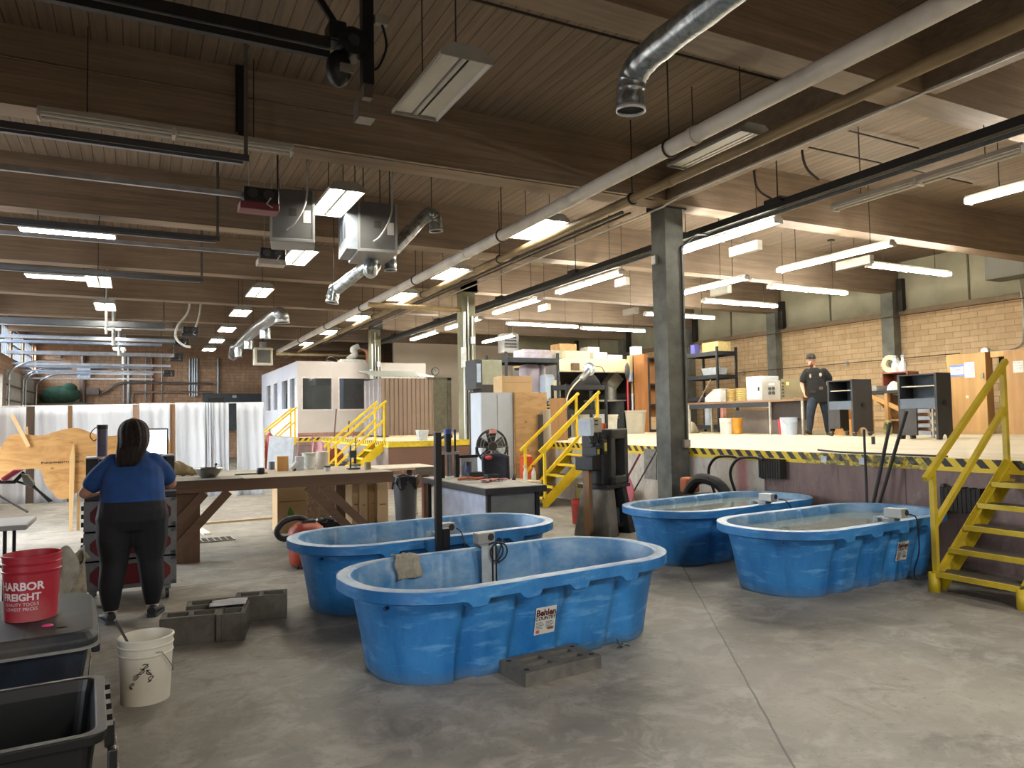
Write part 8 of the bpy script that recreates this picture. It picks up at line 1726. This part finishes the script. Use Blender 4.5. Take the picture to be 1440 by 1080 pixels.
def m_torso(m, e=0.0):
    stack(m, [(-0.05, 0.0, 0.96, 0.19+e, 0.13+e), (-0.04, 0.0, 1.1, 0.19+e, 0.135+e), (-0.02, 0.0, 1.25, 0.205+e, 0.135+e), (-0.01, 0.0, 1.4, 0.22+e, 0.13+e), (0.0, 0.01, 1.49, 0.2+e, 0.11+e), (0.01, 0.01, 1.545, 0.12+e, 0.085+e), (0.02, 0.02, 1.575, 0.06+e, 0.06+e)]); return m
ARMS = [((0.2, 0.0, 1.47), (0.29, 0.0, 1.19), (0.25, 0.15, 0.99), 1), ((-0.22, 0.0, 1.47), (-0.34, -0.08, 1.22), (-0.27, -0.12, 1.0), -1)]
mb_ = m_legs(MB()); m_torso(mb_); limb(mb_, [(0.02, 0.02, 1.54), (0.06, 0.035, 1.64)], [0.062, 0.056])
for s_, e_, h_, sd in ARMS:
    limb(mb_, [s_, (Vector(s_)+Vector(e_))/2, e_], [0.065, 0.057, 0.045]); limb(mb_, [e_, (Vector(e_)+Vector(h_))/2, h_], [0.045, 0.041, 0.028]); hand(mb_, h_, (Vector(h_)-Vector(e_))+Vector((0, 0.02, -0.05)), (sd, 0.1, 0.1), -sd if False else 1, 0.6, 1.05)
mq = head(mb_, (0.075, 0.05, 1.73), 1.14, 0.1)
mb_.build('body', SKIN, mn, remesh=0.0075, smooth_it=2); face_parts(mn, mq)
ts = m_torso(MB(), 0.016)
for s_, e_, h_, sd in ARMS: a, b = Vector(s_), Vector(e_); limb(ts, [a-Vector((0.03*(1 if a.x > 0 else -1), 0, 0)), a+(b-a)*0.4, a+(b-a)*0.62], [0.096, 0.092, 0.086])
ts.build('t_shirt', M('#131314', 0.9, 0, 0.2, 9, 0.2), mn, remesh=0.011, smooth_it=3)
m_legs(MB(), 0.014).build('jeans', M('#1f2836', 0.9, 0, 0.3, 9, 0.3), mn, remesh=0.011, smooth_it=3)
def apr(u, v):
    z = 1.36-0.62*v; w = 0.13+0.1*min(1, v*2.2); a = (u-0.5)*2; hx_ = -0.02-0.05*v
    return (hx_+w*a, 0.165+0.02*v-0.07*a*a, z)
MB().sheet(14, 12, apr).build('apron', M('#0f0f10', 0.9, 0, 0.2, 9), mn, solid=0.006)
m = MB(); m.tube([(0.1, 0.135, 1.36), (0.1, 0.08, 1.53), (0.05, -0.03, 1.57)], 0.009, 6).tube([(-0.13, 0.135, 1.36), (-0.09, 0.08, 1.53), (0.0, -0.03, 1.57)], 0.009, 6); m.build('apron_strap', M('#3a3836', 0.8), mn)
MB().ell((0.1, 0.155, 1.38), 0.022, 0.008, 0.05, 10, 6).ell((-0.12, 0.155, 1.4), 0.03, 0.008, 0.045, 10, 6).build('shirt_print', M('#b9ab92', 0.8), mn)
MB().box(-0.16, -0.08, 0.18, 0.2, 1.05, 1.12).build('apron_pocket', M('#54402f', 0.8), mn, bev=0.006); MB().box(0.0, 0.12, 0.192, 0.2, 0.98, 1.04).build('apron_pocket', M('#2a2a2b', 0.8), mn, bev=0.004)
cap = MB(); cap.lathe([(0.112, 0.0), (0.114, 0.034), (0.107, 0.08), (0.08, 0.112), (0.0, 0.126)], mq(0, -0.012, 0.045), 20, 0.9, 1.08); cap.sheet(8, 4, lambda u, v: mq(0.085*math.cos(PI*u), 0.08+0.05*v*math.sin(PI*u), 0.052-0.012*v)); cap.build('cap', M('#1c1b1b', 0.85), mn, solid=0.006)
MB().ell(mq(0, 0.062, -0.095), 0.047, 0.045, 0.045, 14, 8).ell(mq(0, 0.098, -0.045), 0.028, 0.012, 0.008, 10, 6).build('beard', M('#4b2f22', 0.9, 0, 0.3, 40), mn)
MB().ell(mq(0, -0.045, 0.0), 0.093, 0.085, 0.08, 14, 8).build('hair', M('#3a281f', 0.8), mn)
BT = M('#5a5048', 0.8, 0, 0.2, 20)
shoe(mn, (FRT[0]-0.01, FRT[1]-0.08, 0.015), (0.35, 0.93, 0.28), 0, BT, M('#35302c', 0.7), 0.29); shoe(mn, (FLT[0], FLT[1]-0.07, 0.0), (-0.3, 0.95, 0), 0, BT, M('#35302c', 0.7), 0.29)
